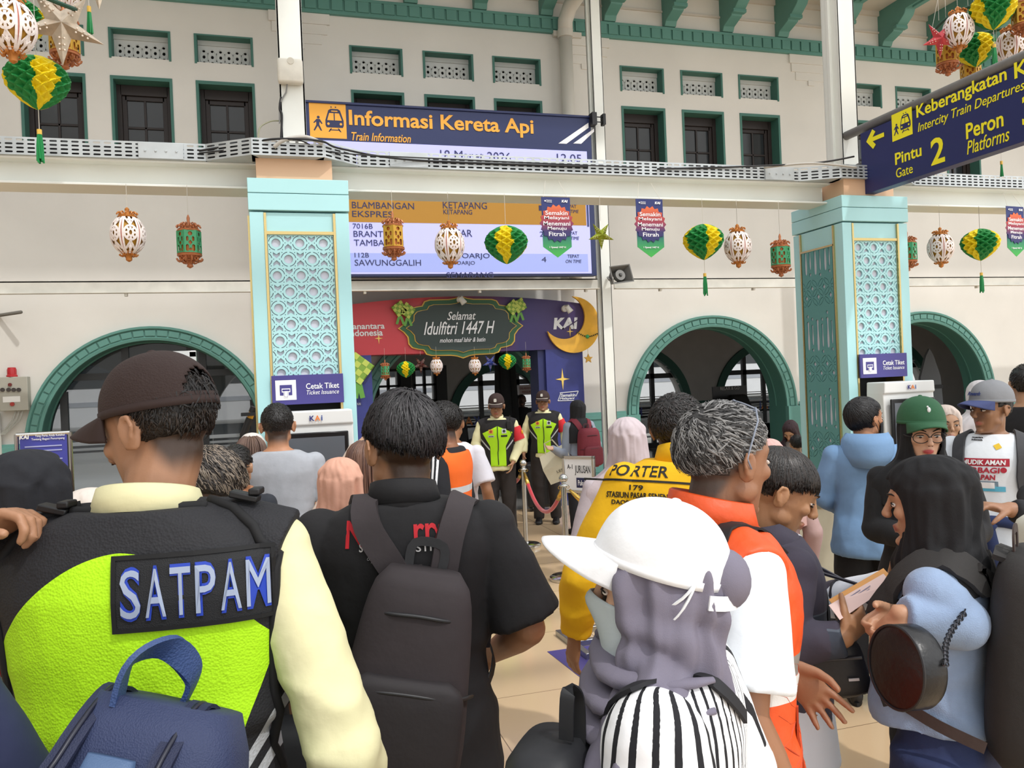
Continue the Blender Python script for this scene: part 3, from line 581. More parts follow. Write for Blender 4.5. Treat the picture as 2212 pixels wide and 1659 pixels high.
# ---- train information board
YL=10.6; P=lambda x,y: aty(x,y,YL)
zt=5.43; zb=3.215; x0=0.45; x1=4.41
r=wthing('information_board','large train information board with lit timetable hung over the entrance','information board',((x0+x1)/2,YL,zb))
b=MB(); b.bx(x0,x1,YL,YL+0.14,zb,zt); b.bx(x0-0.02,x1+0.02,YL-0.02,YL+0.15,zt,zt+0.03); part('cabinet',b,M('#26305c',0.35),r,bevel=0.004)
LC=lambda c,e=0.75: M(c,0.5,emit=e)
scr=MB(); scr.prism(rect(0.5,4.33,zb+0.03,P(900,312).z),(0,YL-0.004,0),AX,AZ,(0,-0.006,0)); scr=part('screen',scr,LC('#b4b6f2',0.42),r)
def band(y0,y1,col):
    z1=(P(760,y0).z); z0=(P(760,y1).z); q=MB(); q.prism(rect(0.5,4.28,z0,z1),(0,YL-0.0105,0),AX,AZ,(0,-0.002,0)); part('row_band',q,LC(col,0.35),scr)
band(405,480,'#a1731f'); band(547,588,'#96a2dc')
DT=M('#272c5e',0.5)
for s,bb in (('18 Maret 2026',(952,327,1104,346)),('12.05',(1203,333,1256,350)),('146',(760,420,785,431)),('BLAMBANGAN',(761,437,895,451)),('EKSPRES',(761,456,848,469)),('KETAPANG',(957,436,1052,451)),('7016B',(762,483,805,494)),('BRANTAS',(764,499,850,512)),('TAMBAHAN',(765,518,872,531)),('BLITAR',(957,496,1020,511)),('112B',(766,546,797,556)),('SAWUNGGALIH',(767,561,910,574)),('KUTOARJO',(960,547,1058,561)),('SEMARANG',(965,588,1066,600)),('4',(1170,555,1180,566))):
    ptext(s,DT,scr,bb,YL-0.013)
for s,bb,sh in (('KETAPANG',(958,453,1020,463),0),('KUTOARJO',(962,564,1026,574),0),('BLITAR',(958,515,1000,525),0),('TEPAT',(1226,550,1251,557),0),('ON TIME',(1222,561,1256,568),0.2),('TEPAT',(1221,500,1247,507),0),('ON TIME',(1217,511,1251,518),0.2),('TEPAT',(1219,442,1245,449),0),('ON TIME',(1216,453,1250,460),0.2),('2',(1166,500,1174,511),0),('1',(1164,444,1172,455),0)):
    ptext(s,DT,scr,bb,YL-0.013,shear=sh)
sb=MB(); sb.prism(rect(4.29,4.32,3.9,4.3),(0,YL-0.0105,0),AX,AZ,(0,-0.003,0)); part('scroll_bar',sb,M('#3a4478',0.4),scr)
YT=M('#e9a63a',0.5,emit=0.1); ptext('Informasi Kereta Api',YT,r,(761,248,1158,290),YL-0.004,bold=0.022); ptext('Train Information',YT,r,(760,288,888,306),YL-0.004,shear=0.25,bold=0.012)
def picto(parent,T,s,fg,bg,plate_=True):
    """train-and-walker pictogram on a square of side s; T maps the unit square"""
    def pr(poly,mat,z): q=MB(); q.prism([(x*s,y*s) for x,y in poly],(0,0,z),AX,(0,1,0),(0,0,0.0015)); part('pictogram',MB().merge(q,T),mat,parent,smooth=None)
    if plate_: pr(rect(0,1,0,1),bg,0)
    z=0.002
    pr([(0.46,0.3),(0.9,0.3),(0.93,0.36),(0.93,0.5),(0.84,0.78),(0.78,0.82),(0.58,0.82),(0.52,0.78),(0.43,0.5),(0.43,0.36)],fg,z)
    pr([(0.48,0.5),(0.66,0.5),(0.66,0.7),(0.54,0.7)],bg,2*z); pr([(0.69,0.5),(0.88,0.5),(0.81,0.7),(0.69,0.7)],bg,2*z); pr(rect(0.6,0.77,0.74,0.77),bg,2*z)
    pr(ring(0.51,0.4,0.035,10),bg,2*z); pr(ring(0.85,0.4,0.035,10),bg,2*z)
    pr([(0.5,0.18),(0.54,0.18),(0.6,0.28),(0.57,0.28)],fg,z); pr([(0.86,0.18),(0.82,0.18),(0.76,0.28),(0.79,0.28)],fg,z); pr(rect(0.54,0.82,0.22,0.245),fg,z); pr(ring(0.6,0.87,0.02,8),fg,z); pr(ring(0.72,0.87,0.02,8),fg,z); 
    pr(ring(0.24,0.57,0.04,10),fg,z); pr([(0.19,0.52),(0.28,0.52),(0.35,0.4),(0.32,0.385),(0.27,0.45),(0.26,0.37),(0.33,0.2),(0.29,0.2),(0.22,0.33),(0.13,0.19),(0.1,0.21),(0.18,0.36),(0.18,0.45),(0.12,0.4),(0.1,0.42)],fg,z)
a=P(668,300); h=P(669,239).z-P(669,297).z
picto(r,frame((P(669,270).x,YL-0.001,P(700,298).z),AX,AZ),0.46,NAVY,YT)
for k in (0,1):
    q=MB(); xx=P(1206+k*32,310); q.prism([(0,0),(0.12,0),(0.46-k*0.14,0.24-k*0.06),(0.46-k*0.14,0.31-k*0.09)],(xx.x,YL-0.003,xx.z),AX,AZ,(0,-0.002,0)); part('stripe',q,WTXT,r)
b=MB(); b.bx(x1-0.02,x1+0.05,YL-0.12,YL+0.02,zt-0.12,zt+0.05); b.bx(x1+0.16,x1+0.2,YL-0.08,YL+0.02,zt-0.1,zt+0.05); b.cyl((x1,YL-0.04,zt+0.01),(x1+0.18,YL-0.04,zt+0.01),0.008,6); b.cyl((x1,YL-0.04,zt-0.06),(x1+0.18,YL-0.04,zt-0.06),0.008,6); part('clamp',b,BLACK,r)
# ---- blue overhead sign with its pipe
XS=4.52; ax_=(0,-1,0)
def atx(px,py,X): 
    q=ray(px,py); return CP+q*(X/q.x)
r=wthing('overhead_sign','dark blue overhead departures sign with yellow lettering on a grey pipe','sign',(XS,4.4,3.12))
b=MB(); b.bx(XS,XS+0.09,2.2,5.36,3.135,3.62); part('panel',b,M('#232b63',0.4),r,bevel=0.003)
b=MB(); b.cyl((XS+0.03,2.0,3.665),(XS+0.03,5.58,3.665),0.035,14); part('pipe',b,M('#7d7b78',0.5,var=0.1,vs=20),r,smooth=True); 
b=MB(); b.bx(XS+0.0,XS+0.06,4.62,4.68,3.6,3.67); b.bx(XS+0.0,XS+0.06,2.8,2.86,3.6,3.67); b.tube([V(XS+0.04,5.3,3.38),V(XS+0.05,5.62,3.36)],0.04,10); part('bracket',b,M('#4a4745',0.5),r)
YEL=M('#ecdf1c',0.5,emit=0.15)
def stext(s,x0,y0,x1,y1,z0,z1,**k):
    a=atx(x0,y0,XS); b=atx(x1,y1,XS); write('lettering',s,YEL,r,(XS-0.002,(a.y+b.y)/2,(z0+z1)/2),ax_,AZ,w=abs(a.y-b.y),h=z1-z0,**k)
zz=lambda px,py: atx(px,py,XS).z
stext('Keberangkatan KA',1981,240,2290,130,3.46,3.585,bold=0.018) if 0 else None
def sline(s,pxl,pyl,wid,zc,h,**k):
    a=atx(pxl,pyl,XS); write('lettering',s,YEL,r,(XS-0.002,a.y-wid/2,zc),ax_,AZ,w=wid,h=h,**k)
def span(pa,pb): return abs(atx(pa[0],pa[1],XS).y-atx(pb[0],pb[1],XS).y)
w1=span((1980,240),(2175,165)); sline('Keberangkatan',1980,240,w1,zz(2080,203),0.115,bold=0.016)
sline('KA',2192,165,0.2,zz(2200,150),0.1,bold=0.016)
sline('Intercity Train Departures',1983,272,span((1983,272),(2214,195)),zz(2097,233),0.082,shear=0.22)
sline('Pintu',1934,343,span((1934,343),(1991,330)),zz(1962,334),0.088,bold=0.016); sline('Gate',1936,372,span((1936,372),(1972,366)),zz(1954,369),0.07)
sline('2',2011,325,span((2011,325),(2041,325)),zz(2026,325),0.185,bold=0.018); sline('Peron',2087,278,span((2087,278),(2168,262)),zz(2127,270),0.105,bold=0.016); sline('Platforms',2089,314,span((2089,314),(2181,295)),zz(2135,304),0.09,shear=0.22)
sline('3',2208,240,0.13,zz(2212,240),0.185,bold=0.018)
a=atx(1926,247,XS); picto(r,frame((XS-0.001,a.y,zz(1928,307)),ax_,AZ),0.2,M('#232b63',0.4),YEL)
q=MB(); c=atx(1890,299,XS); pts=[(-0.09,0),(-0.02,0.075),(0.01,0.05),(-0.022,0.016),(0.1,0.016),(0.1,-0.016),(-0.022,-0.016),(0.01,-0.05),(-0.02,-0.075)]; q.prism(pts,(0,0,0),AX,(0,1,0),(0,0,0.003)); part('arrow',MB().merge(q,frame((XS-0.002,c.y,c.z),ax_,AZ)),YEL,r,smooth=None)
# ============================================================ ENTRANCE GATE AND DECORATIONS
YP=11.2; P=lambda x,y,Y=YP: aty(x,y,Y)
RED=M('#c8404a',0.45); NAVP=M('#33346f',0.45); PURP=M('#45325f',0.45); GRN=M('#2f5f3e',0.5); DGR=M('#2c3a38',0.5); GLD=M('#e3b84a',0.4); GLD2=M('#f2cf6a',0.4)
r=wthing('entrance_gate','festive red and navy printed entrance gate with green greeting plaque','gate',(2.75,YP+0.2,0))
xl=0.55; xr=4.44
def top(x): return 2.87+0.14*(1-((x-2.6)/1.9)**2) if abs(x-2.6)<1.9 else 2.87
zb_=P(900,764).z
def strip(xa,xb,mat,nm,y=YP,n=14):
    xs=[xa+(xb-xa)*i/n for i in range(n+1)]; q=MB(); q.prism([(xa,zb_),(xb,zb_)]+[(x,top(x)) for x in xs[::-1]],(0,y,0),AX,AZ,(0,0.45,0)); return part(nm,q,mat,r,smooth=None)
xm=P(935,700).x; hd=strip(xl,xm,RED,'header_panel'); xq=P(1120,700).x; strip(xm,xq,grad([(0,'#c8404a'),(0.5,'#7a3a60'),(1,'#3a3170')],xm,xq,0.45,0),'header_panel'); strip(xq,xr,grad([(0,'#3a3170'),(1,'#453063')],xq,xr,0.45,0),'header_panel')
for xa,xb in ((xl,P(803,800).x),(P(1180,800).x,P(1262,850).x)):
    q=MB(); q.bx(xa,xb,YP+0.0,YP+0.45,0,zb_); part('side_panel',q,M('#343b80',0.45,var=0.1,vs=9),r)
q=MB(); q.bx(P(1165,800).x,P(1180,800).x,YP+0.05,YP+0.45,0,zb_); part('side_panel',q,M('#272d63',0.5),r)
# plaque: scalloped cartouche, three layers
def cart(w,h,k=1.0):
    pts=[]; 
    Q=[(0,1.0),(0.1,0.93),(0.2,0.9),(0.5,0.89),(0.58,0.84),(0.62,0.7),(0.72,0.67),(0.8,0.62),(0.85,0.5),(0.86,0.28),(0.92,0.12),(1.0,0)]
    qs=Q+[(x,-y) for x,y in Q[-2::-1]]; full=qs+[(-x,y) for x,y in qs[-2:0:-1]]
    return [(x*w,y*h) for x,y in full][::-1]
c=P(997,707); w_=(P(1131,702).x-P(861,707).x)/2; h_=(P(997,638).z-P(997,773).z)/2
pq=None
for i,(k,kz,mat) in enumerate(((1.0,1.0,GLD),(0.975,0.96,GRN),(0.885,0.82,GLD),(0.87,0.8,DGR))):
    q=MB(); q.prism(cart(w_*k,h_*kz),(c.x,YP-0.02-0.012*i,c.z),AX,AZ,(0,-0.012,0)); o=part('plaque' if i==0 else ('plaque_face' if i==3 else 'plaque_border'),q,mat,pq or r,smooth=None); pq=pq or o
CREAM=M('#e4e6ea',0.5); Yt=YP-0.075
for s,bb in (('Selamat',(966,673,1028,691)),('Idulfitri 1447 H',(916,694,1070,722)),('mohon maaf lahir & batin',(950,729,1049,739))): ptext(s,CREAM,pq,bb,Yt,shear=0.35,bold=0.008)
for s,bb in (('Danantara',(748,698,831,711)),('Indonesia',(752,712,827,726))): ptext(s,CREAM,r,bb,YP-0.004,bold=0.02)
def kai(parent,bb,Y,mat):
    ptext('KAI',mat,parent,bb,Y,shear=0.12,bold=0.05,name='logo')
    x0,y0,x1,y1=bb; a=aty(x0+(x1-x0)*0.42,y1+(y1-y0)*0.02,Y-0.006); b=aty(x1,y0+(y1-y0)*0.22,Y-0.006); q=MB(); t=(b-a).length*0.035; q.prism([(a.x,a.z-t),(b.x,b.z-t),(b.x,b.z+t),(a.x,a.z+t)],(0,Y-0.004,0),AX,AZ,(0,-0.002,0)); return q
part('logo_slash',kai(r,(1195,686,1248,711),YP-0.004,CREAM),PURP,r)
ptext('Semakin',CREAM,r,(1211,850,1243,857),YP-0.004,bold=0.02,shear=0.2); ptext('Melayani',CREAM,r,(1209,858,1241,864),YP-0.004,bold=0.02,shear=0.2)
q=MB(); 
for pa,pb in (((1209,849),(1249,845)),((1205,866),(1240,865)),((1205,866),(1211,850)),((1249,845),(1244,856))): a=P(*pa);b=P(*pb); q.tube([a+V(0,-0.004,0),b+V(0,-0.004,0)],0.006,4)
part('frame_line',q,CREAM,r); ptext('KAI',CREAM,r,(772,870,779,875),YP-0.004)
def spark(px,py,s,mat=GLD2):
    c=P(px,py); q=MB(); pts=[]
    for i in range(8): a=i*PI/4; rr_=s if i%2==0 else s*0.16; pts.append((rr_*math.cos(a)*(0.7 if i%4==0 else 1),rr_*math.sin(a)))
    q.prism(pts,(c.x,YP-0.004,c.z),AX,AZ,(0,-0.003,0)); part('sparkle',q,mat,r)
spark(818,731,0.08); spark(1231,716,0.08); spark(1215,819,0.16)
# crescent moon with necklace and hanging star, cut-out boards
def moon():
    c=P(1228,701); R1=(P(1292,701).x-P(1178,701).x)/2*1.0; cx=P(1236,703).x; cz=P(1236,702).z; c2=(cx-0.14,cz+0.13)
    n=30; out=[]; a0,a1=math.radians(192),math.radians(450)
    for i in range(n+1): a=a0+(a1-a0)*i/n; out.append((cx+R1*math.cos(a),cz+R1*math.sin(a)))
    p0,p1=V(*out[0],0),V(*out[-1],0); inn=[]
    R2=R1*0.86; b0=math.atan2(p1.y-c2[1],p1.x-c2[0]); b1=math.atan2(p0.y-c2[1],p0.x-c2[0])
    if b1>b0: b1-=2*PI
    for i in range(1,n): a=b0+(b1-b0)*i/n; f=math.sin(PI*i/n); rr_=R2*(1-0.0*f)+ (p1-V(c2[0],c2[1],0)).length*0*f; r0=(p1-V(c2[0],c2[1],0)).length*(1-i/n)+(p0-V(c2[0],c2[1],0)).length*i/n; inn.append((c2[0]+r0*math.cos(a),c2[1]+r0*math.sin(a)))
    return out+inn,cx,cz,R1
mp_,mx,mz,mr=moon()
q=MB(); q.prism(mp_,(0,YP-0.02,0),AX,AZ,(0,-0.04,0)); mo=part('crescent_moon',q,M('#f2b93e',0.4,var=0.14,vs=7),r,smooth=None)
a=P(1247,718,YP-0.07); b=P(1290,721,YP-0.07)
for i in range(12):
    t=i/11; q=MB(); q.ell(a.lerp(b,t)+V(0,0,-0.05*math.sin(PI*t)),0.011,8,5); part('bead',q,M('#3a4a34',0.4),mo)
q=MB(); q.ell(P(1269,727,YP-0.07),0.03,10,6); part('gem',q,M('#3fae6a',0.15),mo)
c=P(1269,775); q=MB(); q.prism([((0.075 if i%2==0 else 0.033)*math.sin(i*PI/5),(0.075 if i%2==0 else 0.033)*math.cos(i*PI/5)) for i in range(10)],(c.x,YP-0.02,c.z),AX,AZ,(0,-0.03,0)); st=part('hanging_star',q,M('#e6b24e',0.4),r,bevel=0.006,smooth=None)
q=MB(); q.cyl(c+V(0,-0.03,0.07),P(1268,752)+V(0,-0.03,0),0.003,4); part('cord',q,GLD,st)
def ketupat(px,py,rz,sc=1):
    c=P(px,py,YP-0.06); q=MB(); R_=frame(c,(math.cos(rz),0,math.sin(rz)),(-math.sin(rz),0,math.cos(rz))); s=0.085*sc
    q.ell((0,0,0),(0.01,0.01,0.01),6,4); q=MB(); q.loft([[R_@V(x*s*f,y*s*f,z) for x,y in ((-1,-1),(1,-1),(1,1),(-1,1))] for f,z in ((0.9,-0.02),(1,0),(0.9,0.02))]); k=part('ketupat',q,M('#7da23c',0.55),r,smooth=None)
    for i in range(-1,3):
        for j in range(-1,3):
            if (i+j)%2==0: w=MB(); u0,v0=(i-1)*s*0.5+s*0.01,(j-1)*s*0.5+s*0.01; w.prism(rect(u0,u0+s*0.48,v0,v0+s*0.48),(0,0,0.021),AX,(0,1,0),(0,0,0.003)); part('woven_leaf',MB().merge(w,R_),M('#b9c95a',0.5),k,smooth=None)
    for dx in (-0.03,0.03):
        w=MB(); w.ribbon([c+V(dx*0.3,-0.01,-s*1.2),c+V(dx,-0.012,-s*1.9),c+V(dx*1.6,-0.01,-s*2.5)],0.035*sc,0.004,(0,-1,0)); part('leaf_ribbon',w,M('#5f9a3e',0.5),k)
ketupat(863,667,0.6); ketupat(880,671,0.9); ketupat(1108,664,0.7); ketupat(1122,660,0.5); ketupat(773,796,0.9,1.9)
for px,py in ((999,648),(1229,667)):
    t=wthing('spotlight','white spotlight clamped on top of the gate %s'%('over the green plaque' if px<1100 else 'above the right logo'),'spotlight',P(px,py,YP-0.2),'gate spotlights')
    c=P(px,py,YP-0.2); q=MB(); q.tube([c+V(0,0.2,0.06),c+V(0,0.02,0.05),c],0.014,6); part('arm',q,M('#d8d6d0',0.4),t); q=MB(); q.tube([c+V(-0.03,0,0.03),c+V(0.02,-0.02,-0.05)],[0.035,0.045],12); part('lamp_head',q,M('#e2e0da',0.35),t); q=MB(); q.cyl(c+V(0,0.21,0.02),c+V(0,0.15,0.02),0.05,12); part('mount',q,M('#d8d6d0',0.4),t)
# ---- hanging paper ornaments (built around the hang point at the origin, hanging down)
PYEL=M('#e6cf12',0.6); PGRN=M('#17803a',0.6); ORNC=M('#c07a35',0.4,0.25,var=0.15,vs=40); ORN2=M('#b8734a',0.4,0.25,var=0.15,vs=40); WL=M('#f0e6e2',0.55); INN=M('#b98a2c',0.5); PINKE=M('#b06a5c',0.5)
CORD=M('#cfcabf',0.6)
def honey(seed,tassel):
    t=thing('honeycomb_ball',None,None); N=12; Mz=6; sa=10; sz=8; g=MB(); rows=[]
    def prof(u):
        z=-0.27*u; rr_=0.155*(math.sin(PI*min(1,max(0,u))**0.82))**0.72 ; return rr_,z
    for i in range(Mz*sz+1):
        u=i/(Mz*sz); R_,z=prof(u); row=[]
        for j in range(N*sa):
            a=j/sa; b=u*Mz; tr=lambda q: abs(q-round(q))*2
            d=min(tr(a+b),tr(a-b)); row.append(V(max(0.004,R_*(1-0.26*d))*math.cos(2*PI*j/(N*sa)),max(0.004,R_*(1-0.26*d))*math.sin(2*PI*j/(N*sa)),z))
        rows.append(row)
    g.loft(rows,True)
    n=N*sa; ms=[]
    for k,f in enumerate(g.f):
        j=k%n; i=k//n; u=(i+0.5)/(Mz*sz); zig=0.5*abs(((u*Mz)%2)-1); q=((j/sa+zig*0.8+seed)%4); ms.append(0 if q<1.6 else 1)
    g.m=ms; part('paper_body',g,[PYEL,PGRN],t,smooth=None)
    if tassel:
        q=MB(); q.cyl((0,0,-0.27),(0,0,-0.37),0.002,4); part('cord',q,CORD,t); q=MB(); q.tube([(0,0,-0.37),(0,0,-0.395)],0.012,8); part('bead',q,GLD,t)
        q=MB(); 
        for k in range(9): a=k*0.7; q.tube([(0.006*math.cos(a),0.006*math.sin(a),-0.39),(0.012*math.cos(a),0.012*math.sin(a),-0.45),(0.014*math.cos(a+0.3),0.014*math.sin(a+0.3),-0.52-0.01*(k%3))],0.005,4)
        part('tassel',q,M('#1d8a4a',0.6),t)
    return t
def scrolls(g,z,r,up,n=6):
    for k in range(n):
        a=2*PI*k/n; c,s_=math.cos(a),math.sin(a)
        for d in (-1,1):
            p=[]
            for i in range(9):
                th=i/8*1.6*PI; rad=r*0.24*(1-i/8*0.55); x=r*0.72+rad*math.cos(th)*0.9; zz_=z+up*(r*0.25+rad*math.sin(th)); off=d*r*0.18*(1+0.3*math.cos(th)); p.append(V(x*c-off*s_,x*s_+off*c,zz_))
            g.tube(p,r*0.075,5)
    g.tube([V(r*0.85*math.cos(2*PI*i/18),r*0.85*math.sin(2*PI*i/18),z) for i in range(18)],r*0.09,5,loop=True)
def oval():
    t=thing('oval_lantern',None,None); zc=-0.17; Rz=0.12; Rr=0.1
    def pt(a,l,k=1.0): return V(Rr*k*math.cos(l)*math.cos(a),Rr*k*math.cos(l)*math.sin(a),zc+Rz*k*math.sin(l)*1.02)
    g=MB(); g.ell((0,0,zc),(Rr*0.9,Rr*0.9,Rz*0.92),18,12); part('inner_shade',g,INN,t)
    g=MB(); e=MB()
    for k in range(6):
        a0=k*PI/3
        for da in (-0.09,0.09): 
            pts=[pt(a0+da,-1.25+2.5*i/14) for i in range(15)]; g.ribbon(pts,0.011,0.003,[(p-V(0,0,zc)) for p in pts])
        pts=[pt(a0,-1.25+2.5*i/14,0.985) for i in range(15)]; e.ribbon(pts,0.009,0.003,[(p-V(0,0,zc)) for p in pts])
        m=a0+PI/6; LL=[]
        hw=0.36
        LL.append([pt(m+hw*math.cos(q*PI/8),0.36*math.sin(q*PI/8)*1.0) for q in range(17)])
        LL.append([pt(m-hw,-0.85),pt(m,-0.36),pt(m+hw,-0.85)]); LL.append([pt(m-hw,0.85),pt(m,0.36),pt(m+hw,0.85)])
        LL.append([pt(m,-1.2),pt(m,-0.8),pt(m,-0.2)]); LL.append([pt(m,1.2),pt(m,0.8),pt(m,0.2)]); LL.append([pt(m-hw,0),pt(m-0.14,0)]); LL.append([pt(m+hw,0),pt(m+0.14,0)])
        LL.append([pt(m+0.15*math.cos(q*PI/4),0.17*math.sin(q*PI/4)) for q in range(9)])
        for sx in (-1,1):
            for sz in (-1,1): LL.append([pt(m+sx*0.1,sz*0.12),pt(m+sx*0.24,sz*0.27)]); LL.append([pt(m+sx*hw,sz*0.85),pt(m+sx*0.2,sz*0.62),pt(m,sz*0.85)])
        for p in LL: g.ribbon(p,0.0125,0.003,[(x-V(0,0,zc)) for x in p])
    part('lattice_shell',g,WL,t,smooth=None); part('panel_edge',e,PINKE,t,smooth=None)
    g=MB(); scrolls(g,-0.06,0.062,1); g.lathe([(0.004,0),(0.014,-0.01),(0.012,-0.03),(0.03,-0.045),(0.052,-0.062),(0.045,-0.066)],12); part('crown',g,ORNC,t)
    g=MB(); scrolls(g,-0.275,0.055,-1); g.lathe([(0.045,-0.27),(0.035,-0.285),(0.02,-0.3),(0.018,-0.325),(0.004,-0.335)],12); part('base',g,ORNC,t); return t
def cyllan(col):
    t=thing('cylinder_lantern',None,None); g=MB(); R_=0.072; z0,z1=-0.245,-0.105
    g.lathe([(R_*0.8,z0),(R_*0.8,z1)],12); part('inner_shade',g,M('#b5651f',0.5,var=0.12,vs=20),t)
    w=R_; ht=z1-z0; hs=[ring(w/2,0.118,0.013,12),drop(w/2-0.017,0.07,0.1,0.007),drop(w/2+0.017,0.07,0.1,0.007),[(w/2-0.012,0.063),(w/2,0.046),(w/2+0.012,0.063),(w/2,0.078)],drop(w/2-0.018,0.008,0.05,0.009),drop(w/2+0.018,0.008,0.05,0.009),ring(w/2,0.02,0.009,10)]
    pl=plate(rect(0,w,0,ht),[p for p in (clip(h,0.004,w-0.004,0.003,ht-0.003) for h in hs) if p],0.004)
    g=MB()
    for k in range(6):
        a=k*PI/3+0.2; b=a+PI/3; A=V(R_*math.cos(a),R_*math.sin(a),z0); B=V(R_*math.cos(b),R_*math.sin(b),z0); d=(B-A).normalized(); nn=V(d.y,-d.x,0)
        g.merge(pl,Matrix(((d.x,0,nn.x,A.x),(d.y,0,nn.y,A.y),(0,1,0,z0),(0,0,0,1))))
    part('panel_shell',g,col,t,smooth=None)
    g=MB(); scrolls(g,-0.1,0.075,1); scrolls(g,-0.075,0.05,1); g.lathe([(0.003,0.0),(0.01,-0.02),(0.008,-0.05),(0.03,-0.085),(0.072,-0.1),(0.07,-0.106)],12); part('crown',g,ORN2,t)
    g=MB(); scrolls(g,-0.255,0.08,-1); scrolls(g,-0.285,0.045,-1); g.lathe([(0.075,-0.245),(0.06,-0.262),(0.03,-0.285),(0.016,-0.31),(0.02,-0.325),(0.004,-0.335)],12); part('base',g,ORN2,t); return t
def star(col,R_,metal=0.6):
    t=thing('paper_star',None,None); g=MB(); n=10
    rim=[V((R_ if i%2==0 else R_*0.36)*math.sin(i*PI/5),0,-(R_ if i%2==0 else R_*0.36)*math.cos(i*PI/5)-R_) for i in range(n)]; A=V(0,-R_*0.24,-R_); B=V(0,R_*0.24,-R_)
    g.add(rim+[A,B],[(i,(i+1)%n,10) for i in range(n)]+[((i+1)%n,i,11) for i in range(n)]); part('star_body',g,M(col,0.28,metal,var=0.2,vs=25),t,smooth=None)
    g=MB()
    for i in range(5):
        for q in (0.35,0.5,0.62):
            for sd in (-0.055,0.055):
                a=i*2*PI/5+sd/q; p=V(R_*q*math.sin(a),-R_*0.24*(1-q)*0.82-0.002,-R_*q*math.cos(a)-R_); g.ell(p,(R_*0.025,R_*0.02,R_*0.025),6,4)
    part('punched_hole',g,M('#e9d9c8',0.5),t); return t
_proto={}
_used=set()
def hang(kind,px,py_top,Y,label,to=None,sc=1.0,rz=0.0,cat='lantern',tasl=False,tilt=0,depth=None):
    """hang a copy of an ornament from its top pixel at depth plane Y"""
    key=kind; p=aty(px,py_top,Y) if depth is None else atd(px,py_top,depth)
    o=_proto[key] if key not in _used else copy_tree(_proto[key]); _used.add(key)
    o['label']=label; o['category']=cat; o['group']=GR[key]; o.location=p; o.scale=(sc,)*3; o.rotation_euler=(tilt,0,rz)
    q=MB(); L=(to-p.z)/sc if to else 0.4; q.cyl((0,0,0),(0,0,L),0.0016,4); part('cord',q,CORD,o,loc=(0,0,0)); return o
GR={}
def reg(k,o,g): _proto[k]=o; GR[k]=g
reg('oval',oval(),'white oval lanterns'); reg('cgreen',cyllan(M('#3f9a68',0.5)),'green cylinder lanterns'); reg('cgold',cyllan(M('#c79a34',0.45,0.3)),'gold cylinder lanterns')
reg('ball',honey(0.4,False),'honeycomb paper balls'); reg('ballt',honey(3.4,True),'honeycomb paper balls'); 
reg('sgold',star('#8f9a2a',0.105),'paper stars'); reg('ssilver',star('#c9b8a2',0.2,0.75),'paper stars'); reg('sred',star('#b3343a',0.17,0.2),'paper stars'); reg('sdark',star('#4a1f1c',0.17,0.2),'paper stars'); reg('sblue',star('#2a3a86',0.17,0.3),'paper stars')
YB=5.43; ZB=3.09
hang('oval',274,448,YB,'white oval lantern hanging under the left beam beside a green cylinder',ZB,rz=0.3); hang('cgreen',406,464,YB,'green cylinder lantern under the left beam near the aqua pillar',ZB)
hang('cgold',847,456,YB,'gold cylinder lantern in front of the timetable screen',ZB,rz=0.2); hang('oval',969,475,YB,'white oval lantern in front of the timetable screen',ZB,rz=0.1); hang('ball',1092,487,YB,'green and yellow paper ball in front of the timetable screen',ZB,cat='paper ball')
hang('sgold',1297,477,YB,'small gold paper star beside the timetable screen',ZB,cat='star')
hang('ballt',1518,484,YB,'green and yellow paper ball with tassel under the beam above the middle arch',ZB,cat='paper ball'); hang('oval',1592,484,YB,'white oval lantern right of the tasselled ball above the middle arch',ZB,rz=0.5); hang('cgreen',1684,505,YB,'green cylinder lantern just left of the far aqua pillar',ZB,rz=0.4)
hang('cgreen',1958,498,YB,'green cylinder lantern mostly hidden behind the far aqua pillar',ZB,rz=0.1)
hang('oval',2030,491,YB,'white oval lantern right of the far aqua pillar',ZB,rz=0.0); hang('ballt',2116,494,YB,'green and yellow tasselled paper ball under the right end of the beam',ZB,cat='paper ball',rz=0.5)
# pair of lanterns rows inside the gate opening
Yi=11.1
for k,px,py,l,c in (('cgreen',831,777,'small green cylinder lantern at the left inside the gate','lantern'),('ball',876,780,'small paper ball hanging inside the gate, left side','paper ball'),('sdark',908,768,'dark red paper star hanging inside the gate','star'),('oval',942,768,'left one of two white oval lanterns hanging inside the gate','lantern'),('oval',1025,768,'right one of two white oval lanterns hanging inside the gate','lantern'),('sblue',1058,764,'dark blue paper star hanging inside the gate','star'),('ball',1095,764,'small paper ball hanging inside the gate, right side','paper ball'),('cgreen',1136,762,'small green cylinder lantern at the right inside the gate','lantern')):
    hang(k,px,py,Yi,l,2.25,sc=0.85 if k[0]!='s' else 0.75,rz=0.2,cat=c)
def hoop(c,R_,label,tilt=0.0):
    b=MB(); b.tube([V(R_*math.cos(2*PI*i/40),R_*math.sin(2*PI*i/40),0.03*math.sin(4*PI*i/40)) for i in range(40)],0.011,8,loop=True); t=thing('hoop',label,'hoop',c,0,'green lantern hoops'); part('ring',b,M('#1f4a38',0.5),t)
    for k in range(3): a=k*2.1+0.4; q=MB(); q.cyl((R_*math.cos(a),R_*math.sin(a),0),(0,0,1.4),0.0018,4); part('cord',q,CORD,t)
    return t
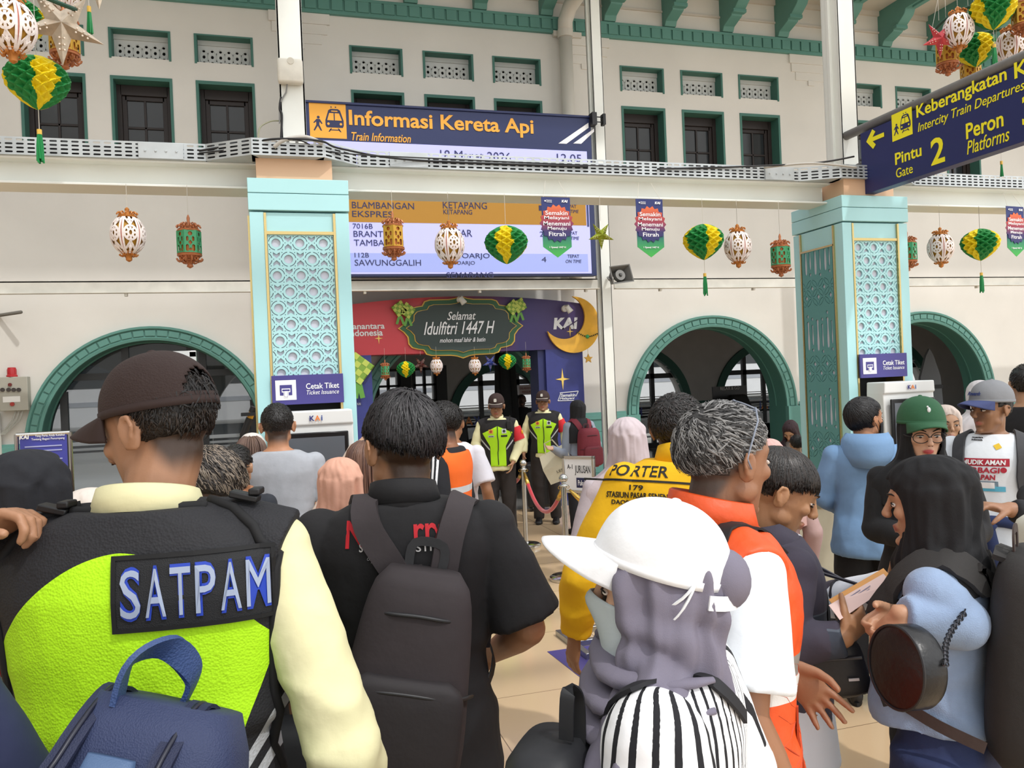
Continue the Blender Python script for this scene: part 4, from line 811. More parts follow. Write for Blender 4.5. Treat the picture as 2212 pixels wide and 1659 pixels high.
# cluster top left and top right
c=atd(70,15,4.0); hoop(c,0.2,'green hoop carrying the lantern cluster at the top left')
zt_=c.z+0.3
hang('ballt',78,122,0,'large green and yellow paper ball with tassel at the top left',zt_,depth=4.1,cat='paper ball',rz=0.4); hang('oval',22,-22,0,'large white oval lantern at the top left edge',zt_,depth=3.6,sc=0.98); hang('ball',30,-5,0,'paper ball half hidden behind the oval lantern at the top left edge',zt_,depth=4.4,cat='paper ball')
hang('ssilver',128,-32,0,'large silver foil star hanging at the top left',zt_,depth=4.0,cat='star',rz=0.25); hang('oval',138,-80,0,'white oval lantern behind the silver star',zt_,depth=4.4,sc=0.95); hang('cgold',136,15,0,'gold cylinder lantern behind the silver star',zt_,depth=4.3); hang('ssilver',208,-118,0,'silver star cut off by the top edge of the photo',zt_+0.5,depth=4.0,cat='star',sc=0.8)
for px,py0,py1,d in ((192,14,66,4.2),): 
    t=thing('tassel','small green tassel hanging at the top left','tassel',atd(px,py0,d)); q=MB(); q.tube([(0,0,0.0),(0,0,-0.03)],0.01,8); part('bead',q,GLD,t); q=MB(); [q.tube([(0.004*math.cos(k),0.004*math.sin(k),-0.02),(0.012*math.cos(k),0.012*math.sin(k),-0.14)],0.005,4) for k in range(7)]; part('tassel_strands',q,M('#1d8a4a',0.6),t); q=MB(); q.cyl((0,0,0),(0,0,0.3),0.0016,4); part('cord',q,CORD,t)
c=atd(2110,52,6.0); hoop(c,0.3,'green hoop carrying the lantern cluster at the top right'); zt_=c.z+0.35
hang('oval',2068,14,0,'white oval lantern beside the red star, top right',zt_,depth=5.8,rz=0.3); hang('cgold',2044,62,0,'gold cylinder lantern under the red star, top right',zt_,depth=6.0,rz=0.3,sc=1.05); hang('sred',2028,44,0,'red paper star at the top right',zt_,depth=5.8,cat='star',sc=0.8,rz=-0.2)
hang('ballt',2143,-18,0,'tasselled paper ball at the top right edge of the photo',zt_,depth=5.7,cat='paper ball',rz=0.3); hang('ball',2106,72,0,'paper ball hanging just above the blue sign pipe',zt_,depth=6.2,cat='paper ball',rz=0.2,sc=0.95); hang('oval',2180,52,0,'white oval lantern half hidden by the blue sign pipe',zt_,depth=5.9,rz=0.1); hang('cgold',2208,-22,0,'gold cylinder lantern cut by the right edge of the photo',zt_,depth=5.7); hang('cgold',2095,112,0,'gold cylinder lantern whose lower half is hidden by the blue sign',zt_,depth=6.3)
t=thing('tassel','small green tassel in front of the tray at the far right','tassel',aty(2163,348,4.58)); q=MB(); q.tube([(0,0,0.0),(0,0,-0.025)],0.009,8); part('bead',q,GLD,t); q=MB(); [q.tube([(0.003*math.cos(k),0.003*math.sin(k),-0.02),(0.01*math.cos(k),0.01*math.sin(k),-0.11)],0.004,4) for k in range(7)]; part('tassel_strands',q,M('#1d8a4a',0.6),t); q=MB(); q.cyl((0,0,0),(0,0,8.6-t.location.z),0.0016,4); part('cord',q,CORD,t)
# printed pennants
def pennant(px,py,label,rz=0.0,tilt=0.0):
    p=aty(px,py,5.38); t=thing('pennant_banner',label,'banner',p,rz,'printed pennant banners'); w=0.107; h=0.425
    q=MB(); q.prism([(-w,0),(w,0),(w,-h+0.075),(0,-h),(-w,-h+0.075)],(0,0,0),AX,AZ,(0,0.003,0)); part('cloth',q,grad([(0.05,'#3fae49'),(0.3,'#2c7f62'),(0.42,'#2c3a78'),(1,'#27326c')],-h,0,0.55),t)
    q=MB(); [q.cyl((sx*0.09,0.002,0),(sx*0.05,0.06,0.13),0.0015,4) for sx in (-1,1)]; part('cord',q,CORD,t)
    pts=[((0.128 if i%2==0 else 0.112)*math.cos(i*PI/18),(0.128 if i%2==0 else 0.112)*math.sin(i*PI/18)*1.05-0.185) for i in range(36)]
    q=MB(); q.prism(pts,(0,-0.002,0),AX,AZ,(0,-0.003,0)); bst=part('burst',q,grad([(0,'#232c66'),(0.3,'#3a2f66'),(0.62,'#a83a44'),(1,'#e8713a')],-0.32,-0.05,0.55),t)
    for i,s in enumerate(('Semakin','Melayani','Menemani','Menuju','Fitrah')):
        write('lettering',s,WTXT,t,(0,-0.006,-0.112-0.037*i),AX,AZ,w=(0.165,0.185,0.2,0.14,0.125)[i],h=0.03,bold=0.01)
    write('lettering','1 Syawal 1447 H',WTXT,t,(0,-0.004,-0.355),AX,AZ,w=0.12,h=0.018,bold=0.015); write('logo','KAI',WTXT,t,(0.065,-0.004,-0.028),AX,AZ,w=0.045,h=0.019,bold=0.05,shear=0.12)
    write('lettering','Danantara',WTXT,t,(-0.05,-0.004,-0.023),AX,AZ,w=0.04,h=0.008,bold=0.02); write('lettering','Indonesia',WTXT,t,(-0.05,-0.004,-0.034),AX,AZ,w=0.04,h=0.008,bold=0.02); q=MB(); q.prism(ring(-0.08,-0.028,0.006,8),(0,-0.003,0),AX,AZ,(0,-0.002,0)); part('emblem',q,WTXT,t)
pennant(1200,426,'printed pennant hanging in front of the timetable screen'); pennant(1402,430,'printed pennant hanging right of the white post with the loudspeaker'); pennant(2192,446,'printed pennant at the right edge of the photo',0.1)
# ============================================================ THINGS STANDING ON THE FLOOR
VELV=M('#c2162c',0.7,sheen=0.5); BRASS=M('#d8b25a',0.25,0.9)
def stanchion(px,py,label,loc=None):
    p=loc or atz(px,py,0); t=thing('stanchion',label,'barrier post',(p.x,p.y,0),0,'chrome barrier posts')
    b=MB(); b.lathe([(0.0,0),(0.155,0),(0.16,0.012),(0.158,0.03),(0.14,0.042),(0.03,0.05),(0.026,0.06)],32); part('base',b,CHROME,t,smooth=35)
    b=MB(); b.cyl((0,0,0.05),(0,0,0.83),0.025,18); part('pole',b,CHROME,t,smooth=35)
    b=MB(); b.lathe([(0.024,0.825),(0.042,0.83),(0.042,0.84),(0.022,0.845),(0.018,0.855),(0.026,0.862),(0.016,0.868)],18); b.ell((0,0,0.9),0.04,18,12); part('finial',b,CHROME,t,smooth=True)
    for k in range(2): b=MB(); a=PI*k; b.tube([(0.04*math.cos(a)+0.012*math.cos(q*PI/5),0.04*math.sin(a),0.82+0.012*math.sin(q*PI/5)) for q in range(10)],0.003,5,loop=True); part('hook',b,BRASS,t)
    return V(p.x,p.y,0.8)
s1=stanchion(1137,1182,'chrome barrier post beside the right boot of the standing guard'); s2=stanchion(1076,1131,'chrome barrier post seen between the legs of the standing guard'); s3=stanchion(1226,1252,'chrome barrier post partly hidden by the white cap'); s0=stanchion(0,0,'chrome barrier post behind the man in the orange vest, by the gate',atd(1005,965,10.6)*1.0)
def rope(a,b,sag,label):
    d=(b-a).normalized(); a=a+d*0.05; b=b-d*0.05; P_=[a.lerp(b,i/20)-V(0,0,sag*4*(i/20)*(1-i/20)) for i in range(21)]; t=thing('barrier_rope',label,'rope',a.lerp(b,0.5)-V(0,0,sag),0,'red velvet ropes'); o=t.location.copy()
    q=MB(); q.tube([p-o for p in P_[1:-1]],0.019,10); part('velvet_rope',q,VELV,t,smooth=True)
    for p,n in ((P_[0],P_[2]),(P_[-1],P_[-3])): q=MB(); q.tube([p-o,p.lerp(n,0.6)-o,n-o],[0.012,0.022,0.023],10); part('brass_end',q,BRASS,t,smooth=True)
rope(s1,s3,0.3,'red velvet rope sagging in front of the black suitcase'); rope(s2,s1,0.2,'red velvet rope ending behind the standing guard'); rope(s0,s2,0.22,'red velvet rope at the left of the standing guard'); s4=V(3.45,6.1,0.8); stanchion(0,0,'chrome barrier post hidden behind the porter',V(3.45,6.1,0)); rope(s3,s4,0.3,'red velvet rope running behind the porter')
# chrome stand with notice
p=atz(1252,1160,0); c=atd(1250,1008,8.0); t=thing('notice_stand','chrome framed notice stand at the end of the rope line, left of the porter','sign stand',(c.x,c.y,0),-0.85); t.scale=(0.85,0.85,0.9)
b=MB(); b.lathe([(0,0),(0.16,0),(0.16,0.015),(0.03,0.03)],24); part('base',b,CHROME,t); b=MB(); b.cyl((0,0,0.02),(0,0,0.72),0.024,14); part('pole',b,CHROME,t)
z0,z1=0.72,1.13; b=MB(); b.bx(-0.21,0.21,-0.02,0.02,z0,z0+0.035); b.bx(-0.21,0.21,-0.02,0.02,z1-0.035,z1); b.bx(-0.21,-0.175,-0.02,0.02,z0,z1); b.bx(0.175,0.21,-0.02,0.02,z0,z1); part('frame',b,CHROME,t,bevel=0.004)
b=MB(); b.bx(-0.18,0.18,-0.012,0.0,z0+0.03,z1-0.03); pn=part('panel',b,M('#e8e8ea',0.4),t); b=MB(); b.bx(-0.03,0.16,-0.014,-0.011,z0+0.06,z0+0.17); part('blue_band',b,NAVY,pn)
write('lettering','JURUSAN',M('#2b2c34',0.5),pn,(0.055,-0.013,z0+0.25),AX,AZ,w=0.2,h=0.11,bold=0.01); write('lettering','Pukul 12',WTXT,pn,(0.065,-0.0145,z0+0.115),AX,AZ,w=0.15,h=0.06,bold=0.01); write('lettering','A-1',M('#2b2c34',0.5),pn,(-0.11,-0.013,z0+0.29),AX,AZ,w=0.07,h=0.05,bold=0.01)
# suitcases
def suitcase(loc,rz,label,col='#1b1b1d',w=0.42,h=0.6,d=0.26,hh=0.42):
    t=thing('suitcase',label,'suitcase',loc,rz,None); b=MB(); b.bx(-w/2,w/2,-d/2,d/2,0.06,0.06+h); sh=part('shell',b,M(col,0.45),t,bevel=0.035,smooth=None)
    for k in range(5): b=MB(); x=-w/2+w*(k+0.5)/5; b.bx(x-0.012,x+0.012,-d/2-0.006,-d/2+0.01,0.12,h); part('rib',b,M(col,0.4),sh,bevel=0.004)
    b=MB(); b.bx(-w/2-0.004,w/2+0.004,-0.008,0.008,0.065,0.055+h); part('zip',b,M('#3a3a3c',0.5),sh)
    for sx in (-1,1):
        for sy in (-1,1): b=MB(); b.cyl((sx*(w/2-0.05)-0.012,sy*(d/2-0.05),0.03),(sx*(w/2-0.05)+0.012,sy*(d/2-0.05),0.03),0.03,12); b.bx(sx*(w/2-0.05)-0.02,sx*(w/2-0.05)+0.02,sy*(d/2-0.05)-0.02,sy*(d/2-0.05)+0.02,0.045,0.075); part('wheel',b,M('#101012',0.5),t)
    b=MB(); [b.cyl((sx*0.09,d/2-0.06,0.05+h),(sx*0.09,d/2-0.06,0.06+h+hh),0.009,8) for sx in (-1,1)]; b.bx(-0.11,0.11,d/2-0.075,d/2-0.045,0.05+h+hh,0.085+h+hh); part('pull_handle',b,STEEL,t,bevel=0.003)
    b=MB(); b.tube([(-0.07,0,0.055+h),(-0.06,0,0.085+h),(0.06,0,0.085+h),(0.07,0,0.055+h)],0.012,6); part('grip',b,BLACK,t); return t
p=atz(1178,1106,0); suitcase((p.x+0.02,p.y+0.15,0),-0.35,'black suitcase with raised handle held by the woman with maroon backpack')
# cream tote bag leaning on the suitcase handle
c=atd(1216,1004,9.2); t=thing('tote_bag','cream paper tote bag with printed lettering beside the suitcase handle','tote bag',(c.x,c.y,c.z-0.17),-0.5)
b=MB(); b.loft([[V(-0.15,-0.04,0),V(0.15,-0.04,0),V(0.15,0.06,0),V(-0.15,0.06,0)],[V(-0.17,-0.05,0.18),V(0.17,-0.05,0.18),V(0.17,0.05,0.18),V(-0.17,0.05,0.18)],[V(-0.16,-0.01,0.34),V(0.18,-0.02,0.38),V(0.17,0.01,0.38),V(-0.16,0.01,0.34)]]); part('bag_body',b,M('#d8d0b8',0.75,bump=0.3,bs=14),t,smooth=None,rot=(0,-0.35,0))
b=MB(); [b.tube([V(-0.08,y,0.34),V(-0.05,y,0.46),V(0.05,y,0.47),V(0.09,y,0.36)],0.006,5) for y in (-0.012,0.012)]; part('handle',b,M('#c9bfa4',0.7),t,rot=(0,-0.35,0)); write('lettering','LESTARI',M('#4a463c',0.6),t,(0.03,-0.055,0.13),(0.94,0,0.34),AZ,w=0.2,h=0.03)
# steel foot frame and floor sticker
a=atz(1205,1375,0); b_=atz(1236,1425,0); t=thing('floor_frame','low square steel frame lying on the floor by the purple sticker','frame',(a.x+0.3,(a.y+b_.y)/2,0),0.03)
b=MB(); y0,y1=-0.27,0.27; b.bx(-0.3,-0.26,y0,y1,0,0.04); b.bx(0.26,0.3,y0,y1,0,0.04); [b.bx(-0.26,0.26,y-0.02,y+0.02,0,0.04) for y in (y0+0.02,0.0,y1-0.02)]; part('steel_bars',b,STEEL,t,bevel=0.003)
a=atz(1187,1413,0); b_=atz(1246,1472,0); t=thing('floor_sticker','purple and white sticker on the floor under the white cap woman','floor sticker',(a.x+0.5,a.y-0.2,0.001))
b=MB(); b.add([(-0.5,0.25,0.001),(0.4,0.25,0.001),(0.4,-0.5,0.001),(-0.45,-0.5,0.001)],[(0,1,2,3)]); part('film',b,M('#4b4289',0.3),t); b=MB(); b.add([(-0.2,0.12,0.002),(0.3,0.12,0.002),(0.3,-0.4,0.002),(-0.18,-0.4,0.002)],[(0,1,2,3)]); part('white_field',b,M('#e6e4e8',0.3),t)
# metal trolley box with cartons
p=aty(1812,1165,5.0); t=thing('metal_box','beige metal trolley box standing at the foot of the far aqua pillar','box',(p.x-0.3,5.2,0))
b=MB(); b.bx(-0.3,0.3,-0.2,-0.185,0.12,0.78); b.bx(-0.3,0.3,0.085,0.1,0.12,0.78); b.bx(-0.3,-0.285,-0.2,0.1,0.12,0.78); b.bx(0.285,0.3,-0.2,0.1,0.12,0.78); b.bx(-0.3,0.3,-0.2,0.1,0.12,0.14); part('sheet_metal',b,M('#b9b29c',0.5,var=0.08,vs=6),t)
b=MB(); b.bx(-0.31,0.31,-0.21,-0.18,0.77,0.8); b.bx(-0.31,0.31,0.08,0.11,0.77,0.8); b.bx(0.28,0.31,-0.2,0.1,0.77,0.8); b.bx(-0.31,-0.28,-0.2,0.1,0.77,0.8); b.bx(0.285,0.31,-0.21,-0.18,0.05,0.79); part('edge_angle',b,M('#77705e',0.5),t)
for sx in (-0.24,0.24): b=MB(); b.cyl((sx-0.015,-0.1,0.05),(sx+0.015,-0.1,0.05),0.05,14); b.bx(sx-0.02,sx+0.02,-0.12,-0.05,0.05,0.13); part('wheel',b,BLACK,t)
for k,(dx,col,l) in enumerate(((0.1,'#2f8fd8','bright blue carton leaning in the metal box'),(-0.02,'#cfc9b6','grey carton right behind the blue one in the metal box'),(-0.09,'#cfc9b6','second grey carton behind the blue one in the metal box'),(-0.16,'#e4decb','cream carton behind the boy, furthest left in the metal box'))):
    c_=thing('carton',l,'carton',(p.x-0.3+dx,5.12,0.55),0,'cartons in the metal box'); c_.rotation_euler=(0,0.75,0); b=MB(); b.bx(-0.02,0.02,-0.12,0.12,-0.15,0.27); 
    b=MB(); b.bx(-0.13,0.13,-0.03+0.02*(k>0),0.02,0.05,0.33); part('card',b,M(col,0.5),c_,bevel=0.003)
    if k==0: b=MB(); b.bx(-0.1,0.12,-0.034,-0.03,0.06,0.16); part('dark_label',b,BLACK,c_)
# standing blue notice on the left
a=aty(35,936,6.2); b_=aty(153,980,6.2); t=wthing('notice_stand','blue luggage notice board in a chrome frame behind the black headscarf','sign stand',((a.x+b_.x)/2,6.2,0))
zt_=a.z; b=MB(); [b.cyl((x,6.2,0.02),(x,6.2,zt_-0.01),0.014,8) for x in (a.x,b_.x)]; b.cyl((a.x,6.2,zt_-0.012),(b_.x,6.2,zt_-0.012),0.014,8); b.cyl((a.x,6.2,0.75),(b_.x,6.2,0.75),0.014,8); [b.bx(x-0.02,x+0.02,5.95,6.45,0,0.03) for x in (a.x,b_.x)]; part('frame',b,CHROME,t)
b=MB(); b.bx(a.x+0.02,b_.x-0.02,6.195,6.205,0.78,zt_-0.02); pn=part('panel',b,M('#3b3f9e',0.35),t); kai(pn,(42,940,63,949),6.19,WTXT)
ptext('Yang Perlu Anda Ketahui',WTXT,pn,(76,938,140,944),6.19); ptext('Tentang Bagasi Penumpang',WTXT,pn,(68,945,140,951),6.19)
for k in range(14): b=MB(); z=zt_-0.1-0.03*k; b.bx(a.x+0.05,b_.x-0.05-0.05*(k%3==2),6.189,6.192,z,z+0.008); part('text_line',b,M('#aab0dc',0.4),pn)
# white steel framed board in front of the left arch
a=aty(330,768,9.5); b_=aty(433,975,9.5); t=wthing('white_board','tall white board in a polished steel frame in front of the left arch','board',((a.x+b_.x)/2,9.5,0))
b=MB(); b.bx(a.x,b_.x,9.5,9.54,0.3,a.z); part('panel',b,M('#dcdcdc',0.5),t); b=MB(); b.bx(b_.x-0.07,b_.x,9.47,9.56,0,a.z+0.03); b.bx(a.x,a.x+0.07,9.47,9.56,0,a.z+0.03); b.bx(a.x,b_.x,9.47,9.56,a.z-0.03,a.z+0.04); part('frame',b,CHROME,t,bevel=0.004)
c=aty(378,795,9.49); b=MB(); b.cyl(c,c+V(0,-0.01,0),0.09,20); part('red_emblem',b,M('#c43440',0.5),t); c=aty(391,955,9.49); b=MB(); b.bx(c.x-0.1,c.x+0.1,9.485,9.495,c.z-0.05,c.z+0.05); part('red_label',b,M('#c43440',0.5),t)
# black monopod leaning in the crowd
a=atd(549,879,7.0); b_=atd(512,975,7.0); t=wthing('camera_pole','black and yellow telescopic pole held up in the crowd near the left arch','pole',(b_.x,b_.y,b_.z)); e=V(b_.x-0.25,b_.y,0.02)
b=MB(); b.tube([e,b_,b_.lerp(a,0.35)],0.026,10); b.tube([b_.lerp(a,0.35),b_.lerp(a,0.75)],0.032,10); b.tube([b_.lerp(a,0.88),a],0.032,10); part('tube',b,BLACK,t); b=MB(); b.tube([b_.lerp(a,0.75),b_.lerp(a,0.88)],0.027,10); part('yellow_section',b,M('#d89a1c',0.4),t); b=MB(); b.box(a+V(-0.04,-0.02,-0.06),(0.14,0.03,0.03)); part('clamp',b,BLACK,t)
# ---- inside the hall
def coach():
    t=thing('train_coach','white railway coach with dark window band beyond the far doors','train',(6,24.5,0)); b=MB(); b.bx(-16,20,0,2.8,0.9,3.9); part('coach_body',b,M('#e4e6e8',0.35,var=0.03),t,bevel=0.12); b=MB(); b.bx(-16,20,-0.01,0.02,2.05,2.9); part('window_band',b,M('#23282d',0.15),t); b=MB(); b.bx(-16,20,-0.012,0.02,1.55,1.68); part('side_stripe',b,M('#a9aeb6',0.4),t); b=MB(); b.bx(-16,20,0.2,2.6,0.2,0.9); part('underframe',b,M('#2c2c2e',0.7),t)
coach()
c=aty(1577,846,15.5); t=wthing('dark_banner','dark advertising banner standing in the hall behind the middle arch','banner',(c.x,15.5,0)); b=MB(); b.bx(c.x-0.42,c.x+0.42,15.5,15.53,0.1,c.z+0.12); part('panel',b,M('#2b2a2c',0.5),t); ptext('RELAX & GO',M('#b9b6b2',0.5),t,(1556,835,1597,842),15.49); b=MB(); b.bx(c.x-0.3,c.x+0.3,15.35,15.65,0,0.1); part('foot',b,BLACK,t)
def massage(x,y,rz,label):
    t=thing('massage_chair',label,'chair',(x,y,0),rz,'dark massage chairs in the hall'); m=M('#18181a',0.4)
    b=MB(); b.bx(-0.3,0.3,-0.3,0.35,0.25,0.5); part('seat',b,m,t,bevel=0.05); b=MB(); b.loft([[V(-0.3,0.25,0.4),V(0.3,0.25,0.4),V(0.3,0.5,0.4),V(-0.3,0.5,0.4)],[V(-0.33,0.4,0.9),V(0.33,0.4,0.9),V(0.33,0.62,0.9),V(-0.33,0.62,0.9)],[V(-0.24,0.55,1.3),V(0.24,0.55,1.3),V(0.24,0.7,1.3),V(-0.24,0.7,1.3)]]); part('backrest',b,m,t,bevel=0.05)
    for s_ in (-1,1): b=MB(); b.bx(s_*0.4-0.1,s_*0.4+0.1,-0.3,0.4,0.0,0.68); part('armrest',b,m,t,bevel=0.05)
    b=MB(); b.bx(-0.28,0.28,-0.5,-0.28,0.08,0.5); part('leg_rest',b,m,t,bevel=0.05)
massage(9.6,14.6,0.3,'dark massage chair in the hall seen through the middle arch, left one'); massage(11.0,14.8,-0.2,'dark massage chair in the hall seen through the middle arch, right one'); massage(3.4,15.2,0.2,'dark massage chair in the hall seen through the gate')
a=aty(1108,786,13.5); b_=aty(1078,905,13.5); t=wthing('black_drape','long black folded fabric hanging in the gate opening','drape',(a.x,13.5,0)); b=MB(); xx=(a.x+b_.x)/2
b.loft([[V(xx+w*math.sin(q)*1.0+k*0.0,13.5+0.06*math.cos(q*3),z) for q in [j*2*PI/24 for j in range(24)]] for k,(z,w) in enumerate(((0.6,0.2),(1.0,0.22),(1.6,0.2),(2.1,0.18),(2.28,0.16)))]); part('fabric',b,M('#26282b',0.8),t,smooth=True); b=MB(); b.cyl((xx,13.5,0),(xx,13.5,2.5),0.02,8); b.lathe([(0,0),(0.2,0),(0.2,0.02),(0.02,0.04)],16,(xx,13.5,0)); part('stand',b,BLACK,t)
c=aty(1146,843,16); t=wthing('warning_sign','reddish no entry notice on the glass behind the gate','sign',(c.x,17.9,c.z)); a=aty(1121,832,17.9); b_=aty(1153,852,17.9); b=MB(); b.bx(a.x,b_.x,17.9,18.19,b_.z,a.z); part('plate',b,M('#b9a7a2',0.5),t); ptext('DILARANG',M('#8a4a44',0.5),t,(1123,836,1150,841),17.89); ptext('MASUK',M('#8a4a44',0.5),t,(1128,844,1147,849),17.89)
t=thing('upright_paddle_board','white pointed board standing in the hall behind the right arch','board',tuple(aty(2012,850,14.0).xy)+(0,)); b=MB(); b.prism([(-0.28,0),(0.28,0),(0.3,0.9),(0.26,1.5),(0.1,1.95),(0,2.1),(-0.1,1.95),(-0.26,1.5),(-0.3,0.9)],(0,0,0),AX,AZ,(0,0.06,0)); part('panel',b,M('#8d9094',0.6),t); b=MB(); b.bx(-0.3,0.3,-0.02,0.08,1.25,1.33); part('strap',b,BLACK,t)
# ============================================================ PEOPLE: shared builders
def remesh(mb,voxel,sm=4,fac=0.5,name='m'):
    me=bpy.data.meshes.new(name); me.from_pydata(mb.v,[],mb.f); me.update()
    bm=bmesh.new(); bm.from_mesh(me); bmesh.ops.recalc_face_normals(bm,faces=bm.faces); bm.to_mesh(me); bm.free()
    o=bpy.data.objects.new('t',me); COL.objects.link(o)
    r=o.modifiers.new('r','REMESH'); r.mode='VOXEL'; r.voxel_size=voxel; r.adaptivity=0
    if sm: s_=o.modifiers.new('s','SMOOTH'); s_.factor=fac; s_.iterations=sm
    out=from_eval(o); bpy.data.meshes.remove(me); out.shade_smooth(); return out
def getco(me): a=np.empty(len(me.vertices)*3); me.vertices.foreach_get('co',a); return a.reshape(-1,3)
def setco(me,a): me.vertices.foreach_set('co',a.ravel()); me.update()
def getno(me): a=np.empty(len(me.vertices)*3); me.vertices.foreach_get('normal',a); return a.reshape(-1,3)
def crumple(me,amp,sc=(9,9,9),seed=0,mask=None,ridge=True):
    """cloth folds: push vertices along their normals by banded noise"""
    co=getco(me); no=getno(me); sx,sy,sz=sc; out=np.empty(len(co))
    for i,(x,y,z) in enumerate(co):
        n=noise.noise((x*sx+seed,y*sy-seed,z*sz)); m=noise.noise((x*sx*2.3-seed,y*sy*2.3,z*sz*2.3+seed)); out[i]=(1-2*abs(n) if ridge else n)*0.7+m*0.4
    if mask is not None: out*=np.array([mask(*c) for c in co])
    setco(me,co+no*(out*amp)[:,None])
def setlayers(me,layers):
    if not layers: return
    co=getco(me)
    for i,(fn,_) in enumerate(layers):
        at=me.attributes.new('L%d'%i,'FLOAT','POINT'); at.data.foreach_set('value',np.array([fn(*c) for c in co],dtype=np.float32))
def vcol(me,fn,name='Col'):
    co=getco(me); at=me.attributes.new(name,'FLOAT_COLOR','POINT'); a=np.ones((len(co),4),dtype=np.float32)
    for i,c in enumerate(co): a[i,:3]=fn(*c)
    at.data.foreach_set('color',a.ravel())
def chain(mb,pts,rad,n=12,caps=True):
    """limb: round tube through pts with ball ends"""
    P=[Vector(p) for p in pts]; mb.tube(P,list(rad),n)
    if caps:
        for p,r in ((P[0],rad[0]),(P[-1],rad[-1])): mb.ell(p,r*0.98,12,8)
def ringz(c,hw,hd,n=24,p=2.3,R=None):
    out=[]
    for j in range(n):
        a=2*PI*j/n; ca,sa=math.cos(a),math.sin(a); x=hw*math.copysign(abs(ca)**(2/p),ca); y=hd*math.copysign(abs(sa)**(2/p),sa); v=Vector((x,y,0))
        out.append((R@v if R is not None else v)+Vector(c))
    return out
def spl(pts,k=6):
    P=[Vector(p) for p in pts]; out=[]
    for i in range(len(P)-1):
        p0,p1,p2,p3=P[max(i-1,0)],P[i],P[i+1],P[min(i+2,len(P)-1)]
        for q in range(k): t=q/k; out.append(0.5*((2*p1)+(p2-p0)*t+(2*p0-5*p1+4*p2-p3)*t*t+(3*p1-p0-3*p2+p3)*t**3))
    return out+[P[-1]]
SK={'tan':('#a97d60'),'mid':('#b48a6b'),'fair':('#d0a68a'),'dark':('#8a6049')}
class Pz: pass
def skel(H,lean=0,roll=0,twist=0,hy=0,hp=0,hr=0,armL=None,armR=None,sw=1.0,bw=1.0,legs=None,sit=False,headfwd=0,hs=1.0,nd=0.0):
    """joints of a standing figure facing +Y; lean/roll tilt the trunk, hy/hp/hr turn the head (degrees)"""
    s=H/1.70; k=Pz(); k.s=s; k.bw=bw; k.sw=sw
    B=Matrix.Translation((0,0,0.93*s))@Matrix.Rotation(-math.radians(lean),4,'X')@Matrix.Rotation(math.radians(roll),4,'Y')@Matrix.Rotation(-math.radians(twist),4,'Z')@Matrix.Translation((0,0,-0.93*s)); k.B=B
    up=lambda x,y,z: B@Vector((x*s,y*s,z*s))
    k.up=up; k.neck=up(0,-0.02,1.43); k.sh=[up(-0.168*sw,-0.012,1.352),up(0.168*sw,-0.012,1.352)]
    dl=(up(-0.235*sw,-0.05,1.11),up(-0.25*sw,0.04,0.865)); dr=(up(0.235*sw,-0.05,1.11),up(0.25*sw,0.04,0.865))
    sc=lambda a: tuple(Vector(p)*s for p in a) if a else None
    k.arm=[sc(armL) or dl,sc(armR) or dr]
    k.hc=up(0,0.016+headfwd,1.546-nd); k.hs=s*hs*1.02
    k.HT=Matrix.Translation(k.hc)@(B.to_3x3().to_4x4())@Matrix.Rotation(-math.radians(hy),4,'Z')@Matrix.Rotation(-math.radians(hp),4,'X')@Matrix.Rotation(math.radians(hr),4,'Y')@Matrix.Scale(k.hs,4)
    k.hip=[Vector((-0.085*s,0,0.9*s)),Vector((0.085*s,0,0.9*s))]
    L=legs or {}
    kn=L.get('knee',((-0.1,0.025,0.49),(0.1,0.025,0.49))); an=L.get('ankle',((-0.11,-0.02,0.085),(0.11,-0.02,0.085)))
    k.knee=[Vector(p)*s for p in kn]; k.ank=[Vector(p)*s for p in an]; k.toe=L.get('toe',(0,0)); return k
def torso_rings(k,add=0.0,z0=0.86,z1=1.43,hem=0.0,nw=None,belly=0.0,extra=None):
    prof=[(0.80,0.158,0.112,-0.01),(0.86,0.163,0.118,-0.01),(0.93,0.163,0.115,-0.008),(1.05,0.145,0.1,0.0),(1.15,0.148,0.104,0.004),(1.25,0.165,0.112,0.004),(1.31,0.172,0.112,-0.002),(1.355,0.165,0.1,-0.008),(1.39,0.142,0.086,-0.014),(1.418,0.105,0.073,-0.018),(1.44,0.07,0.062,-0.02),(1.46,0.056,0.056,-0.015)]
    def at(z):
        for a,b in zip(prof[:-1],prof[1:]):
            if z<=b[0]: t=max(0,(z-a[0])/(b[0]-a[0])); return [a[i]+(b[i]-a[i])*t for i in range(4)]
        return list(prof[-1])
    n=22; R3=k.B.to_3x3(); out=[]
    for i in range(n+1):
        z=z0+(z1-z0)*i/n; _,hw,hd,cy=at(z); g=max(0,(1.1-z)/0.3); bl=belly*math.exp(-((z-1.03)/0.1)**2)
        w=(hw*(k.bw if z<1.36 else 1+(k.bw-1)*0.5)*(k.sw if 1.1<z<1.41 else 1)+add+hem*g); d=hd*k.bw+add+hem*g+bl*0.6
        out.append(ringz(k.up(0,cy+bl*0.5,z),w*k.s,d*k.s,28,2.35,R3))
    return out
